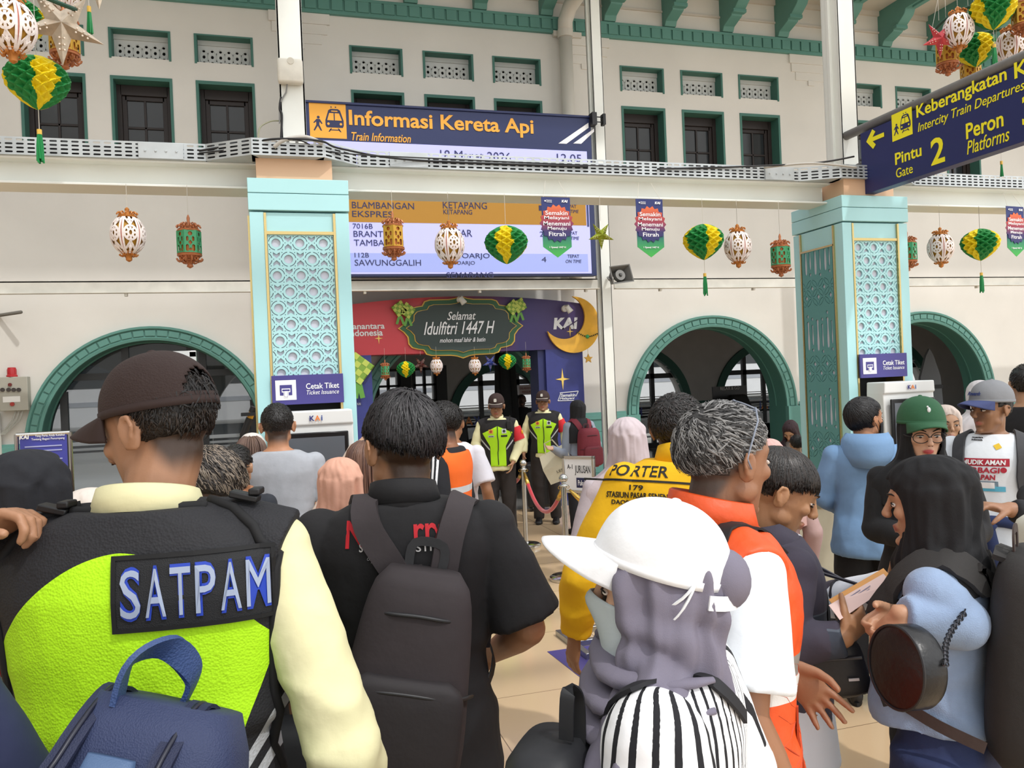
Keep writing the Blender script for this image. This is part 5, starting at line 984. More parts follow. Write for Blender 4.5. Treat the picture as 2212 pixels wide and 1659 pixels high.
def head_prims(mb,T,fem=False,nose=1.0,ears=True,jaw=1.0):
    def E(c,r,R=None):
        t=MB(); t.ell(c,r,16,10,R); mb.merge(t,T)
    def C(p,r): t=MB(); chain(t,p,r,10); mb.merge(t,T)
    E((0,-0.014,0.034),(0.0755,0.096,0.086)); E((0,0.03,0.03),(0.066,0.06,0.062))
    t=MB(); jw=(0.94 if fem else 1.0)*jaw
    rr_=[(0.05,0.062,0.087),(0.02,0.066,0.088),(-0.015,0.0655,0.087),(-0.045,0.060*jw,0.086),(-0.07,0.053*jw,0.085),(-0.092,0.043*jw,0.082),(-0.108,0.029*jw,0.076)]
    t.loft([ringz((0,(f-0.055)/2+0.006*(z<-0.08),z),w,(f+0.055)/2-0.01,20,2.5) for z,w,f in rr_]); mb.merge(t,T)
    C([(0,0.086,0.026),(0,0.094,0.006),(0,0.106*1.0,-0.018)],[0.0075,0.009,0.0115*nose]); E((0,0.1,-0.022),(0.0155*nose,0.012,0.0095))
    C([(-0.045,0.066,0.034),(-0.022,0.084,0.035),(0,0.086,0.03),(0.022,0.084,0.035),(0.045,0.066,0.034)],[0.008,0.009,0.007,0.009,0.008])
    for s_ in (-1,1): E((s_*0.037,0.061,-0.012),(0.023,0.021,0.02)); E((s_*0.05,0.012,-0.05),(0.017,0.03,0.024))
    C([(-0.021,0.078,-0.0545),(-0.008,0.0865,-0.0515),(0.008,0.0865,-0.0515),(0.021,0.078,-0.0545)],[0.0035,0.0055,0.0055,0.0035]); C([(-0.016,0.079,-0.0625),(0,0.0855,-0.0645),(0.016,0.079,-0.0625)],[0.004,0.0065,0.004])
    E((0,0.074,-0.094),(0.02,0.016,0.014))
    if ears:
        for s_ in (-1,1):
            R=rot3(-0.15,0,-s_*0.45); E((s_*0.081,-0.012,-0.002),(0.007,0.019,0.031),R); C([(s_*0.0835,-0.004,-0.024),(s_*0.088,-0.02,-0.012),(s_*0.092,-0.029,0.008),(s_*0.09,-0.022,0.026),(s_*0.085,-0.006,0.027),(s_*0.081,0.003,0.012)],[0.0055,0.005,0.005,0.005,0.0045,0.004])
def hand_prims(mb,w,d,pn,side,s,curl=0.25,spread=0.12,thumb=0.3,curls=None,tcurl=0.3):
    """five-finger hand; d points to the fingertips, pn is where the palm faces, side=+1 thumb on +d x pn"""
    w=Vector(w); d=Vector(d).normalized(); pn=Vector(pn); pn=(pn-d*pn.dot(d)).normalized(); sd=d.cross(pn)*side; R=Matrix((sd,d,pn)).transposed()
    L=lambda x,y,z: w+R@Vector((x*s,y*s,z*s))
    mb.loft([ringz((0,0,0),1,1,4)]*0 or [[L(hw*math.cos(a),y,hd*math.sin(a)+zz) for a in [2*PI*j/16 for j in range(16)]] for y,hw,hd,zz in ((-0.02,0.026,0.02,0),(0.0,0.028,0.02,0),(0.03,0.037,0.018,0.002),(0.06,0.041,0.016,0.003),(0.088,0.039,0.013,0.002),(0.094,0.034,0.009,0.001))])
    lens=(0.073,0.08,0.074,0.058)
    for i in range(4):
        x=0.03-0.0205*i; a=(1.5-i)*spread*0.5; c=(curls[i] if curls else curl*(0.85+0.12*i)); dirv=R@Vector((math.sin(a),math.cos(a),0)); pnv=pn; p=L(x,0.088,0.0); pts=[L(x,0.07,0.0),p]; ang=0.0
        for seg,fr in enumerate((0.45,0.31,0.24)):
            ang+=c*(1.0 if seg==0 else 1.15); q=dirv*math.cos(ang)+pnv*math.sin(ang); p=p+q*lens[i]*fr*s; pts.append(p)
        chain(mb,pts,[0.0098*s,0.0096*s,0.0088*s,0.0082*s,0.0068*s],10)
    tdir=(R@Vector((math.sin(thumb+0.45),math.cos(thumb+0.45),0.35))).normalized(); p0=L(0.022,0.018,0.004); p1=p0+tdir*0.042*s; t2=(tdir*math.cos(tcurl)+(pn*0.7-sd*0.7)*math.sin(tcurl)).normalized(); p2=p1+t2*0.034*s; t3=(t2*math.cos(tcurl)+(pn*0.6-sd*0.8)*math.sin(tcurl)).normalized(); p3=p2+t3*0.027*s
    chain(mb,[p0,p1,p2,p3],[0.0165*s,0.0125*s,0.0105*s,0.0085*s],10)
def body(k,root,skin,voxel=0.006,fem=False,hands=None,legs=True,ears=True,nose=1.0,stubble=None,jaw=1.0,lips='#a5604f',armr=1.0,name='body'):
    """one continuous skin surface: trunk, neck, head, arms, hands, legs"""
    mb=MB(); mb.loft(torso_rings(k,-0.012,0.84,1.44)); s=k.s
    chain(mb,[k.neck-(k.B.to_3x3()@Vector((0,0,0.05*s))),k.neck.lerp(k.HT@Vector((0,-0.022,-0.04)),0.5),k.HT@Vector((0,-0.02,-0.03))],[0.058*s*(0.88 if fem else 1),0.054*s*(0.88 if fem else 1),0.053*s*(0.88 if fem else 1)],16)
    head_prims(mb,k.HT,fem,nose,ears,jaw)
    for i in (0,1):
        e,w=k.arm[i]; sh=k.sh[i]; chain(mb,[sh,sh.lerp(e,0.35),e],[0.043*s*armr,0.044*s*armr,0.036*s*armr],14); chain(mb,[e,e.lerp(w,0.3),w],[0.038*s*armr,0.039*s*armr,0.026*s*armr],14)
        h=dict(hands[i]) if hands and hands[i] else {}
        if h.get('none'): continue
        d=Vector(h.pop('d',(w-e).normalized()*1.0+Vector((0,0,-0.3)))); pn=Vector(h.pop('pn',((1 if i==0 else -1),0.25,0))); hand_prims(mb,w,d,pn,h.pop('side',-1 if i==0 else 1),s*h.pop('hs',0.95),**h)
    if legs:
        for i in (0,1): chain(mb,[k.hip[i],k.knee[i],k.ank[i]],[0.075*s,0.052*s,0.038*s],12)
    me=remesh(mb,voxel,4 if voxel<0.008 else 2); Ti=k.HT.inverted(); sc=lin(skin); lc=lin(lips); st=lin(stubble) if stubble else None
    def f(x,y,z):
        p=Ti@Vector((x,y,z)); c=sc
        if abs(p.x)<0.12 and -0.2<p.z<0.2:
            q=((p.x/0.0215)**2+((p.z+0.0565)/0.0095)**2)
            if p.y>0.075 and q<1.4: t=min(1,max(0,1.4-q)*1.6); c=tuple(a*(1-t)+b*t for a,b in zip(c,lc))
            if st and p.y<0.07 and p.z>-0.14:
                zl=-0.1+0.09*min(1,max(0,(p.y+0.055)/0.05))+0.05*min(1,max(0,(p.y-0.0)/0.05)); t=min(1,max(0,(p.z-zl)/0.05)); t=t*t*(3-2*t)
                if (((p.y+0.012)/0.03)**2+((p.z)/0.036)**2<1 and abs(p.x)>0.072): t=0
                t*=0.9; c=tuple(a*(1-t)+b*t for a,b in zip(c,st))
        return c
    vcol(me,f); me.materials.append(M(skin,0.48,base_attr='Col',bump=0.05,bs=160,var=0.05,vs=18)); return put(name,me,root)
def face(k,root,gaze=(0,0),lid=0.35,brow='#1d1512',iris='#22130c',w=1.0):
    """eyes, lashes and brows as small parts"""
    for s_ in (-1,1):
        c=V(s_*0.0315,0.0793,0.0085); b=MB(); b.ell(c,(0.0145*w,0.006,0.0068*(1-lid*0.6)),14,8,rot3(0,0,-s_*0.22)); e=part('eye',MB().merge(b,k.HT),M('#e4dcd4',0.25),root,smooth=True)
        b=MB(); b.ell(c+V(gaze[0]*0.006,0.0035,gaze[1]*0.004-0.001),(0.0062,0.004,0.0062*(1-lid*0.55)),12,8); part('iris',MB().merge(b,k.HT),M(iris,0.12),e,smooth=True)
        b=MB(); b.tube([c+V(-s_*0.0155,0.0015,-0.0005),c+V(-s_*0.008,0.006,0.006*(1-lid*0.7)),c+V(s_*0.003,0.0058,0.0068*(1-lid*0.7)),c+V(s_*0.0165,-0.002,0.002)],[0.0011,0.0018,0.0019,0.0012],6); part('eyelash',MB().merge(b,k.HT),M('#150e0b',0.5),e,smooth=True)
        b=MB(); b.tube([V(s_*0.013,0.0925,0.03),V(s_*0.026,0.0915,0.036),V(s_*0.04,0.081,0.0375),V(s_*0.05,0.066,0.031)],[0.0022,0.0033,0.003,0.0012],6,flat=0.8); part('eyebrow',MB().merge(b,k.HT),M(brow,0.7),root,smooth=True)
    b=MB(); [b.ell((s_*0.0065,0.106,-0.0285),(0.003,0.0022,0.0016),8,5) for s_ in (-1,1)]
    part('nostril',MB().merge(b,k.HT),M('#3a1f17',0.6),root)
def shell_dir(a,el): return V(math.cos(el)*math.sin(a),math.cos(el)*math.cos(a),math.sin(el))
SC=V(0,-0.014,0.034); SR=V(0.0755,0.096,0.086)
def hair(k,root,col='#17120f',vol=1.08,mask=None,n=900,ln=0.05,lift=0.06,crown=(0.0,-0.75,0.7),width=0.0022,top=0.0,swirl=0.0,col2=None,shell=True,rough=0.42,jit=0.25,name='hair',sh=0.0,seed=3,drop_=0.0):
    """hair mass: a scalp-hugging shell plus combed strands; mask(dir)->0..1"""
    rnd=random.Random(seed); mask=mask or (lambda d: 1.0 if not((d.y>0.35 and d.z<0.55+0.15*(1-d.y)) or (d.z<-0.15 and d.y>-0.35) or d.z<-0.72) else 0.0)
    g=MB(); cr=Vector(crown).normalized()
    def surf(d,kk): return V(SC.x+SR.x*d.x*kk,SC.y+SR.y*d.y*kk,SC.z+SR.z*d.z*kk+top*max(0,d.z)**2)
    if shell:
        NA,NE=64,36; idx={}
        for i in range(NE+1):
            for j in range(NA):
                d=shell_dir(2*PI*j/NA,-PI/2+PI*i/NE); m=mask(d); kk=1.0+(vol-1)*min(1,m)+0.012*noise.noise(d*9+V(seed,0,0)) if m>0 else 0.985
                idx[i,j]=len(g.v); g.v.append(tuple(surf(d,kk)))
        for i in range(NE):
            for j in range(NA):
                q=[(i,j),(i,(j+1)%NA),(i+1,(j+1)%NA),(i+1,j)]
                if any(mask(shell_dir(2*PI*b/NA,-PI/2+PI*a/NE))>0 for a,b in q): g.f.append(tuple(idx[x] for x in q)); g.m.append(0)
    for _ in range(n):
        d=V(rnd.gauss(0,1),rnd.gauss(0,1),rnd.gauss(0,1)).normalized(); m=mask(d)
        if m<=0.05: continue
        p=d.copy(); L=ln*(0.6+0.6*rnd.random())*(0.5+0.5*m); st=5; pts=[]; jt=V(rnd.gauss(0,jit),rnd.gauss(0,jit),rnd.gauss(0,jit))
        for q in range(st+1):
            kk=(1+(vol-1)*m*0.96)+lift*m*math.sin(PI*min(1,(q/st)*0.8+0.1))*(0.5+0.5*rnd.random()); pts.append(surf(p,kk)+V(0,0,-drop_*(q/st)**2))
            t=(p-cr*p.dot(cr)); t=(t if t.length>1e-3 else p.orthogonal()); t=t.normalized(); t=(t-p*t.dot(p)); tt=t.normalized() if t.length>1e-4 else p.orthogonal().normalized(); tt=tt+p.cross(tt)*swirl+jt; tt=tt-p*tt.dot(p); p=(p+tt.normalized()*(L/st/0.085)).normalized()
        w=width*(0.6+0.8*rnd.random()); cm=1 if (col2 and rnd.random()<0.45) else 0; vs=[]
        for q,pt in enumerate(pts):
            t=(pts[min(q+1,st)]-pts[max(q-1,0)]).normalized(); nn=(pt-SC).normalized(); sd_=t.cross(nn); ww=w*(1-0.85*(q/st)**1.5); vs+= [pt+sd_*ww-nn*ww*0.3,pt+nn*ww*0.5,pt-sd_*ww-nn*ww*0.3]
        o=len(g.v); g.v.extend(tuple(v) for v in vs)
        for q in range(st): 
            for a in (0,1): g.f.append((o+q*3+a,o+q*3+a+1,o+q*3+a+4,o+q*3+a+3)); g.m.append(cm)
    T=k.HT; g2=MB().merge(g,T); me=bpy.data.meshes.new(name); me.from_pydata(g2.v,[],g2.f); me.materials.append(M(col,rough,bump=0.35,bs=150,var=0.25,vs=60)); 
    if col2: me.materials.append(M(col2,rough))
    me.polygons.foreach_set('material_index',g2.m); me.update(); me.shade_smooth(); return put(name,me,root)
def longhair(k,root,col,length=0.45,col2=None,seed=2,name='long_hair',n=260,front=0.25):
    """straight hair falling from the crown down the back"""
    rnd=random.Random(seed); g=MB(); s=1.0
    rows=[]
    for i in range(26):
        t=i/25; row=[]
        for j in range(41):
            a=PI*(0.22-front)+ (2*PI-2*PI*(0.22-front))*j/40 if False else PI*front+(2*PI-2*PI*front)*j/40
            if t<0.35: el=PI/2*(1-t/0.35*0.95); d=shell_dir(a,el); p=V(SC.x+SR.x*d.x*1.12,SC.y+SR.y*d.y*1.12,SC.z+SR.z*d.z*1.1)
            else: q=(t-0.35)/0.65; d=shell_dir(a,0.08); f=1+0.1*math.sin(q*2.5)-0.08*q; p=V(SC.x+SR.x*d.x*1.12*f,SC.y+SR.y*d.y*1.12*f-0.03*q,SC.z-q*length)
            p+=d*(0.006*noise.noise(V(a*9,t*2,seed))+0.004*noise.noise(V(a*25,t*2,seed))); row.append(p)
        rows.append(row)
    g.loft(rows,False,0,closed=False)
    for _ in range(n):
        j=rnd.random()*40; off=rnd.random()*0.01; pts=[]; j1=j
        for i in range(2,26,2): r=rows[i]; a,b=int(j1),min(40,int(j1)+1); p=r[a].lerp(r[b],j1-a); pts.append(p+(p-V(0,-0.02,p.z)).normalized()*(off+0.002)); j1=min(39.9,max(0,j1+rnd.gauss(0,0.12)))
        g.tube(pts,[0.0028]*(len(pts)-2)+[0.002,0.0008],4,m=1 if rnd.random()<0.5 else 0)
    g2=MB().merge(g,k.HT); return part(name,g2,[M(col,0.4,bump=0.3,bs=120,stretch=(1,1,0.1)),M(col2 or col,0.4)],root,smooth=True)
def cap(k,root,col,brimcol=None,name='cap',back_open=False,layers=None,z0=0.03,sc=1.0,pitch=0,rough=0.8,mesh=0,logo=None,brimlen=0.078,button=True,tall=1.0,strapcol=None):
    T=k.HT@Matrix.Translation((0,-0.014,z0))@Matrix.Rotation(math.radians(pitch),4,'X'); RX,RY,RZ=0.088*sc,0.108*sc,0.104*sc*tall
    g=MB(); NA,NE=72,22; rows=[]
    for i in range(NE+1):
        el=PI/2*(i/NE); row=[]
        for j in range(NA):
            a=2*PI*j/NA; e=math.cos(el)**0.86; seam=1-0.006*math.exp(-((((a/(PI/3))%1)-0.5)**2-0.25)**2*400); p=V(RX*e*math.sin(a),RY*e*math.cos(a),RZ*math.sin(el)**0.92 if el>0 else 0)*1.0; p=p*(1+0.012*noise.noise(p*22+V(3,1,2))); row.append(p)
        rows.append(row)
    g.loft(rows,False,0)
    if back_open:
        nf=[];
        for f in g.f:
            c=sum((Vector(g.v[i]) for i in f),Vector())/len(f); inside=((c.x/(0.042*sc))**2+((c.z-0.012)/(0.052*sc))**2<1) and c.y<0 and c.z>0.016
            if not inside: nf.append(f)
        g.f=nf; g.m=[0]*len(nf)
    o=part(name,MB().merge(g,T),[M(col,rough,bump=0.2,bs=30,weave=mesh,ws=300) if mesh else cloth(col,rough)],root,smooth=True); m=o.modifiers.new('s','SOLIDIFY'); m.thickness=0.003
    g=MB(); g.loft([[V(RX*1.012*math.sin(2*PI*j/48),RY*1.012*math.cos(2*PI*j/48),z) for j in range(48)] for z in (-0.004,0.01)],False); bd=part('sweatband',MB().merge(g,T),cloth(strapcol or col,rough),o,smooth=True); m=bd.modifiers.new('s','SOLIDIFY'); m.thickness=0.004
    if button: b=MB(); b.ell((0,0,RZ),(0.009,0.009,0.005),10,6); part('button',MB().merge(b,T),cloth(col),o)
    g=MB(); rows=[]
    for i in range(11):
        v=i/10; row=[]
        for j in range(25):
            u=-1+2*j/24; a=u*0.98; ex=RX*1.0*math.sin(a); ey=RY*1.0*math.cos(a); y=ey+v*brimlen*sc*max(0,1-abs(u)**2.6)**0.6; row.append(V(ex*(1-0.03*v),y,0.004-0.028*u*u*v-0.016*v*v+(-0.004*abs(u)**2)))
        rows.append(row)
    g.loft(rows,False,0,closed=False); br=part('brim',MB().merge(g,T),cloth(brimcol or col,rough),o,smooth=True); m=br.modifiers.new('s','SOLIDIFY'); m.thickness=0.005; m.offset=0
    o['T']=0; return o,T,(RX,RY,RZ)
def hijab(k,root,col,name='headscarf',length=0.32,wide=1.0,seed=0,face_w=0.058,face_h=0.088,face_z=-0.012,fold=0.012,open_=True,front_y=0.0,mat=None,chest=0.0,crown=1.0,tuck=False,visor=0.0,front=0.0,back=0.0,wrap=None):
    """draped headscarf: crown, cheeks, neck, then a cape over the shoulders"""
    H=k.HT; s=k.s; Ri=(H.to_3x3()); up=k.up
    R=[]
    hd=lambda x,y,z: H@Vector((x,y,z))
    for el in (88,70,52,34,16,0): e=math.radians(el); R.append((hd(0,-0.012,0.036+0.098*crown*math.sin(e)),0.088*k.hs*math.cos(e)**0.9,0.112*k.hs*math.cos(e)**0.9,1))
    R.append((hd(0,-0.008,-0.045),0.09*k.hs,0.108*k.hs,1)); R.append((hd(0,-0.006,-0.09),0.096*k.hs,0.104*k.hs,0.8))
    nz=1.41
    R.append((up(0,0.0,nz+0.02),0.115*s*wide,0.108*s,0)); 
    if tuck: R.append((up(0,0,nz-0.03),0.12*s*wide,0.1*s,0)); R.append((up(0,0,nz-0.06),0.13*s*wide,0.11*s,0))
    else:
        for t,w,d in ((-0.02,0.17,0.128),(-0.07,0.208,0.144),(-0.16,0.215,0.152),(-0.26,0.218,0.155),(-0.36,0.222,0.158)):
            if -t>length+0.02: break
            R.append((up(0,0.005+chest*(-t),nz+t),w*s*wide*k.sw,d*s*k.bw,0))
    NA=90; rows=[]; C=spl([r[0] for r in R],5); W=[V(r[1],r[2],r[3]) for r in R]; Wd=spl(W,5); N=len(C)
    R3h=H.to_3x3().normalized(); R3b=k.B.to_3x3(); g=MB(); Hi=H.inverted()
    for i in range(N):
        row=[]; f=Wd[i].z; t=i/(N-1)
        for j in range(NA):
            a=2*PI*j/NA; fa=fold*(t**1.5)*(noise.noise(V(math.sin(a)*3.2+seed,math.cos(a)*3.2,t*2.2))*1.5+0.6*noise.noise(V(math.sin(a)*8+seed,math.cos(a)*8,t*3)))
            fd=0.35*fold*noise.noise(V(math.sin(a)*4+seed,math.cos(a)*4,t*9)); wv=0.0
            if wrap:
                zz=C[i].z; sm_=min(1,max(0,(t-0.5)/0.12)); aw=a if a<PI else a-2*PI; ph=zz/wrap[1]+wrap[2]*abs(aw-wrap[3])+0.35*noise.noise(V(math.sin(a)*1.5,math.cos(a)*1.5,zz*3)); wv=wrap[0]*sm_*(abs(math.sin(PI*ph))**0.6-0.6)
            r0=1+(fa+fd+wv)/max(0.06,Wd[i].x)
            v=V(Wd[i].x*math.sin(a)*r0,Wd[i].y*math.cos(a)*r0,0); v=R3h@v*f+R3b@v*(1-f); q=max(0,(t-0.62)/0.38); ca=math.cos(a); row.append(C[i]+v-Vector((0,0,(front*max(0,ca)**1.3+back*max(0,-ca)**1.3)*q*s)))
        rows.append(row)
    g.loft(rows,False)
    if open_:
        nf=[]
        for f in g.f:
            c=Hi@(sum((Vector(g.v[i]) for i in f),Vector())/4)
            if c.y>0.0 and (c.x/face_w)**2+((c.z-face_z)/face_h)**2<1 and c.z>-0.16: continue
            nf.append(f)
        # pull the rim onto the face
        g.f=nf; g.m=[0]*len(nf)
        for i,v in enumerate(g.v):
            c=Hi@Vector(v); q=math.sqrt((c.x/face_w)**2+((c.z-face_z)/face_h)**2)
            if c.y>0 and q<1.45 and c.z>-0.2:
                t=max(0,1.45-q)/0.45; t=min(1,t)
                if q<1.0: c.x/=max(q,0.3); c.z=face_z+(c.z-face_z)/max(q,0.3)
                c.y=c.y*(1-t*0.2)+t*visor*max(0,c.z); g.v[i]=tuple(H@c)
    o=part(name,g,mat or cloth(col,0.85,bs=30),root,smooth=True); m=o.modifiers.new('s','SOLIDIFY'); m.thickness=0.005; m.offset=-1; m2=o.modifiers.new('u','SUBSURF'); m2.levels=1; m2.render_levels=1
    return o
def shirt(k,root,col,name='shirt',sleeve='short',hem=0.84,add=0.012,loose=0.02,layers=None,voxel=0.009,amp=0.005,mat=None,slen=None,seed=1,neck=1.425,cuff=0.0,sr=1.0,belly=0.0,folds=(7,7,5),sm=4,vest=0):
    mb=MB(); s=k.s; mb.loft(torso_rings(k,add,hem,neck,loose,belly=belly))
    if sleeve:
        for i in (0,1):
            e,w=k.arm[i]; sh=k.sh[i]; inner=sh.lerp(k.neck,0.45)-Vector((0,0,0.035*s))
            if sleeve=='short':
                t=slen or 0.72; q=sh.lerp(e,t); mb.tube([inner,sh+(k.B.to_3x3()@Vector((0,0,-0.01*s))),sh.lerp(e,0.4),q],[0.05*s,0.057*s*sr,0.064*s*sr,0.072*s*sr],18); mb.ell(sh,0.056*s*sr,14,10)
            else:
                t=slen or 1.0; q=e.lerp(w,t); mb.tube([inner,sh,sh.lerp(e,0.5),e-(e-sh).normalized()*0.02*s],[0.05*s,0.056*s*sr,0.057*s*sr,0.053*s*sr],18); mb.ell(sh,0.055*s*sr,14,10); mb.ell(e,0.056*s*sr,14,10); mb.tube([e,e.lerp(w,0.5),q],[0.055*s*sr,0.048*s*sr,0.038*s*sr],18)
                if cuff: mb.tube([q-(w-e).normalized()*cuff,q+(w-e).normalized()*0.004],[0.041*s*sr,0.04*s*sr],18)
    if vest:
        for i in (0,1):
            sh=k.sh[i]; a=k.neck.lerp(sh,0.3); mb.tube([a+V(0,0,-0.02*s),a.lerp(sh,0.5)+V(0,0,-0.008*s),sh+(sh-a).normalized()*0.012*s+V(0,0,-0.006*s)],[0.05*s*vest,0.062*s*vest,0.068*s*vest],18)
    me=remesh(mb,voxel,sm)
    if amp: crumple(me,amp,folds,seed,lambda x,y,z: 0.35+min(1,max(0,(1.32*s-z)/(0.3*s))))
    setlayers(me,layers); me.materials.append(mat or cloth(col,layers=tuple(('L%d'%i,c) for i,(f,c) in enumerate(layers)) if layers else None)); return put(name,me,root)
def trousers(k,root,col,name='trousers',voxel=0.011,amp=0.006,wide=1.0,mat=None,top=0.97,zlow=0.05,skirt=False,seed=4):
    mb=MB(); s=k.s; mb.loft(torso_rings(k,0.004,0.84,top,0.0))
    for i in (0,1):
        a=k.ank[i]; d=(a-k.knee[i]).normalized(); low=a+d*(a.z-zlow*s if a.z>zlow*s else 0)*0.8
        mb.tube([k.hip[i]+V(0,0,0.03*s),k.hip[i].lerp(k.knee[i],0.4),k.knee[i],k.knee[i].lerp(a,0.6),low],[0.095*s*wide,0.09*s*wide,0.072*s*wide,0.066*s*wide,0.062*s*wide],18); mb.ell(k.hip[i]+V(0,-0.015*s,0),(0.09*s,0.105*s,0.11*s),14,10)
    if skirt: mb.loft([ringz((0,0,z*s),w*s,d*s,28) for z,w,d in ((0.08,0.24,0.2),(0.4,0.21,0.17),(0.75,0.185,0.14),(0.95,0.165,0.12))])
    me=remesh(mb,voxel,4); crumple(me,amp,(8,8,6),seed); me.materials.append(mat or cloth(col,0.9)); return put(name,me,root)
def shoes(k,root,col='#151515',sole='#101010',name='shoe'):
    for i in (0,1):
        a=k.ank[i]; s=k.s; g=MB(); x=a.x; y=a.y; z0=a.z-0.085*s
        R=Matrix.Translation((x,y,z0))@Matrix.Rotation(math.radians(-k.toe[i]),4,'Z')
        g.loft([[R@(V(w*math.cos(q)*s,yy*s,max(0.0,h0+ h*math.sin(q))*s)) for q in [2*PI*j/16 for j in range(16)]] for yy,w,h0,h in ((-0.065,0.028,0.045,0.04),(-0.05,0.036,0.055,0.055),(0.0,0.038,0.055,0.055),(0.06,0.042,0.042,0.04),(0.12,0.046,0.032,0.03),(0.17,0.042,0.025,0.024),(0.2,0.025,0.02,0.016))]); o=part(name,g,M(col,0.4),root,smooth=True)
        g=MB(); n=24; g.loft([[R@V((0.047+0.004*math.sin(q*2)*0)*math.cos(q)*s*(1.0 if math.sin(q)>0 else 0.85),(0.065+0.142*math.sin(q))*s,z*s) for q in [2*PI*j/n for j in range(n)]] for z in (0.001,0.022)]); part('sole',g,M(sole,0.6),o,smooth=40)
def collar(k,root,col,name='collar',h=0.035,r=1.0,mat=None,open_=True):
    g=MB(); rows=[]; s=k.s
    for zz,q in ((1.405,1.28),(1.43,1.12),(1.43+h,1.05),(1.43+h*0.95,1.12),(1.42,1.3)):
        row=[]
        for j in range(37):
            a=0.25+(2*PI-0.5)*j/36; back=0.5-0.5*math.cos(a); row.append(k.up(0.062*q*r*math.sin(a),-0.018+0.062*q*r*math.cos(a),zz-0.02*(1-back)+0.012*back))
        rows.append(row)
    g.loft(rows,False,0,closed=False); o=part(name,g,mat or cloth(col,0.8),root,smooth=True); m=o.modifiers.new('s','SOLIDIFY'); m.thickness=0.004; return o
def bvh(o):
    me=o.data; return BVHTree.FromPolygons([v.co.copy() for v in me.vertices],[tuple(p.vertices) for p in me.polygons])
def decal(name,mb,T,tree,mat,parent,off=0.003,smooth=None,deep=0.4):
    """wrap a flat block of lettering or cloth onto a surface: project along the frame normal"""
    nrm=(T.to_3x3()@Vector((0,0,1))).normalized(); out=MB(); out.f=list(mb.f); out.m=list(mb.m)
    for v in mb.v:
        p=T@Vector((v[0],v[1],0)); h=tree.ray_cast(p+nrm*deep,-nrm,deep*2); q=(h[0] if h[0] is not None else p)+nrm*(off+v[2]); out.v.append(tuple(q))
    return part(name,out,mat,parent,smooth=smooth)
def gridmb(x0,x1,y0,y1,nx,ny,th=0.0):
    g=MB(); g.loft([[V(x0+(x1-x0)*i/nx,y0+(y1-y0)*j/ny,0) for i in range(nx+1)] for j in range(ny+1)],False,0,closed=False); return g
def drape(name,tree,pts,w,mat,parent,off=0.006,th=0.006,axis=None,n=6):
    """strap lying on a surface: spline pts are pushed onto the tree"""
    P=[]; N=[]
    for p in spl(pts,n):
        q,nn,_,_=tree.find_nearest(p); P.append(q+nn*off); N.append(nn)
    for _ in range(2): P=[P[0]]+[(P[i-1]+P[i]*2+P[i+1])/4 for i in range(1,len(P)-1)]+[P[-1]]
    g=MB(); g.ribbon(P,w,th,[n for n in N]); return part(name,g,mat,parent,smooth=35)
def place(root,k,px,py,Z,yaw,top=None):
    """stand a figure so that the top of its head shows at pixel (px,py), Z metres away"""
    T=atd(px,py,Z); h=top if top is not None else k.HT@Vector((0,-0.014,0.12)); R=Matrix.Rotation(-math.radians(yaw),3,'Z'); o=R@h; root.location=(T.x-o.x,T.y-o.y,0); root.rotation_euler=(0,0,-math.radians(yaw)); return root
def person(label,px,py,Z,yaw,H=None,hat=0.12,group=None,**kw):
    T=atd(px,py,Z); H=H or T.z*1.70/(1.685-kw.get('nd',0)); k=skel(H,**kw); root=thing('person',label,'person'); place(root,k,px,py,Z,yaw,k.HT@Vector((0,-0.014,hat))); return root,k
def local(root,p):
    """world point -> figure space"""
    return Matrix.Rotation(-root.rotation_euler.z,3,'Z')@(Vector(p)-root.location)

def setarm(k,i,e,w): k.arm[i]=(Vector(e),Vector(w))
def pxl(root,px,py,Z): return local(root,atd(px,py,Z))
def hit(root,tree,px,py):
    """where the sight line through a pixel meets a figure's surface"""
    o=local(root,CP); d=(local(root,CP+ray(px,py))-o).normalized(); h=tree.ray_cast(o,d); return h[0],h[1]
def surf_frame(p,n,roll=0.0,flat=0.0):
    n=Vector(n); n.z*=1-flat; n=n.normalized(); ax=Vector((0,0,1)).cross(n).normalized(); ay=n.cross(ax); c,s_=math.cos(roll),math.sin(roll); return frame(p,ax*c+ay*s_,ay*c-ax*s_)
def worn(name,label,cat,root,group=None):
    t=thing(name,label,cat,root.location,0,group); t.rotation_euler=root.rotation_euler; return t
def rbox(w,h,d,p=4.0,n=32,k=14,taper=0.86,bulge=0.0,c=(0,0,0)):
    """rounded upright bag: base at z=0, centred on c"""
    g=MB(); R=[]
    for i in range(k+1):
        t=i/k; e=(1-abs(2*t-1)**p)**(1/p) if 0<t<1 else 0.0; e=max(e,0.5); wv=(1-(1-taper)*t)*e**0.5; R.append(ringz((c[0],c[1]-bulge*math.sin(PI*t)*0.5,c[2]+h*t),w/2*wv,(d/2+bulge*math.sin(PI*t)*0.5)*e**0.6,n,3.2))
    g.loft(R); return g
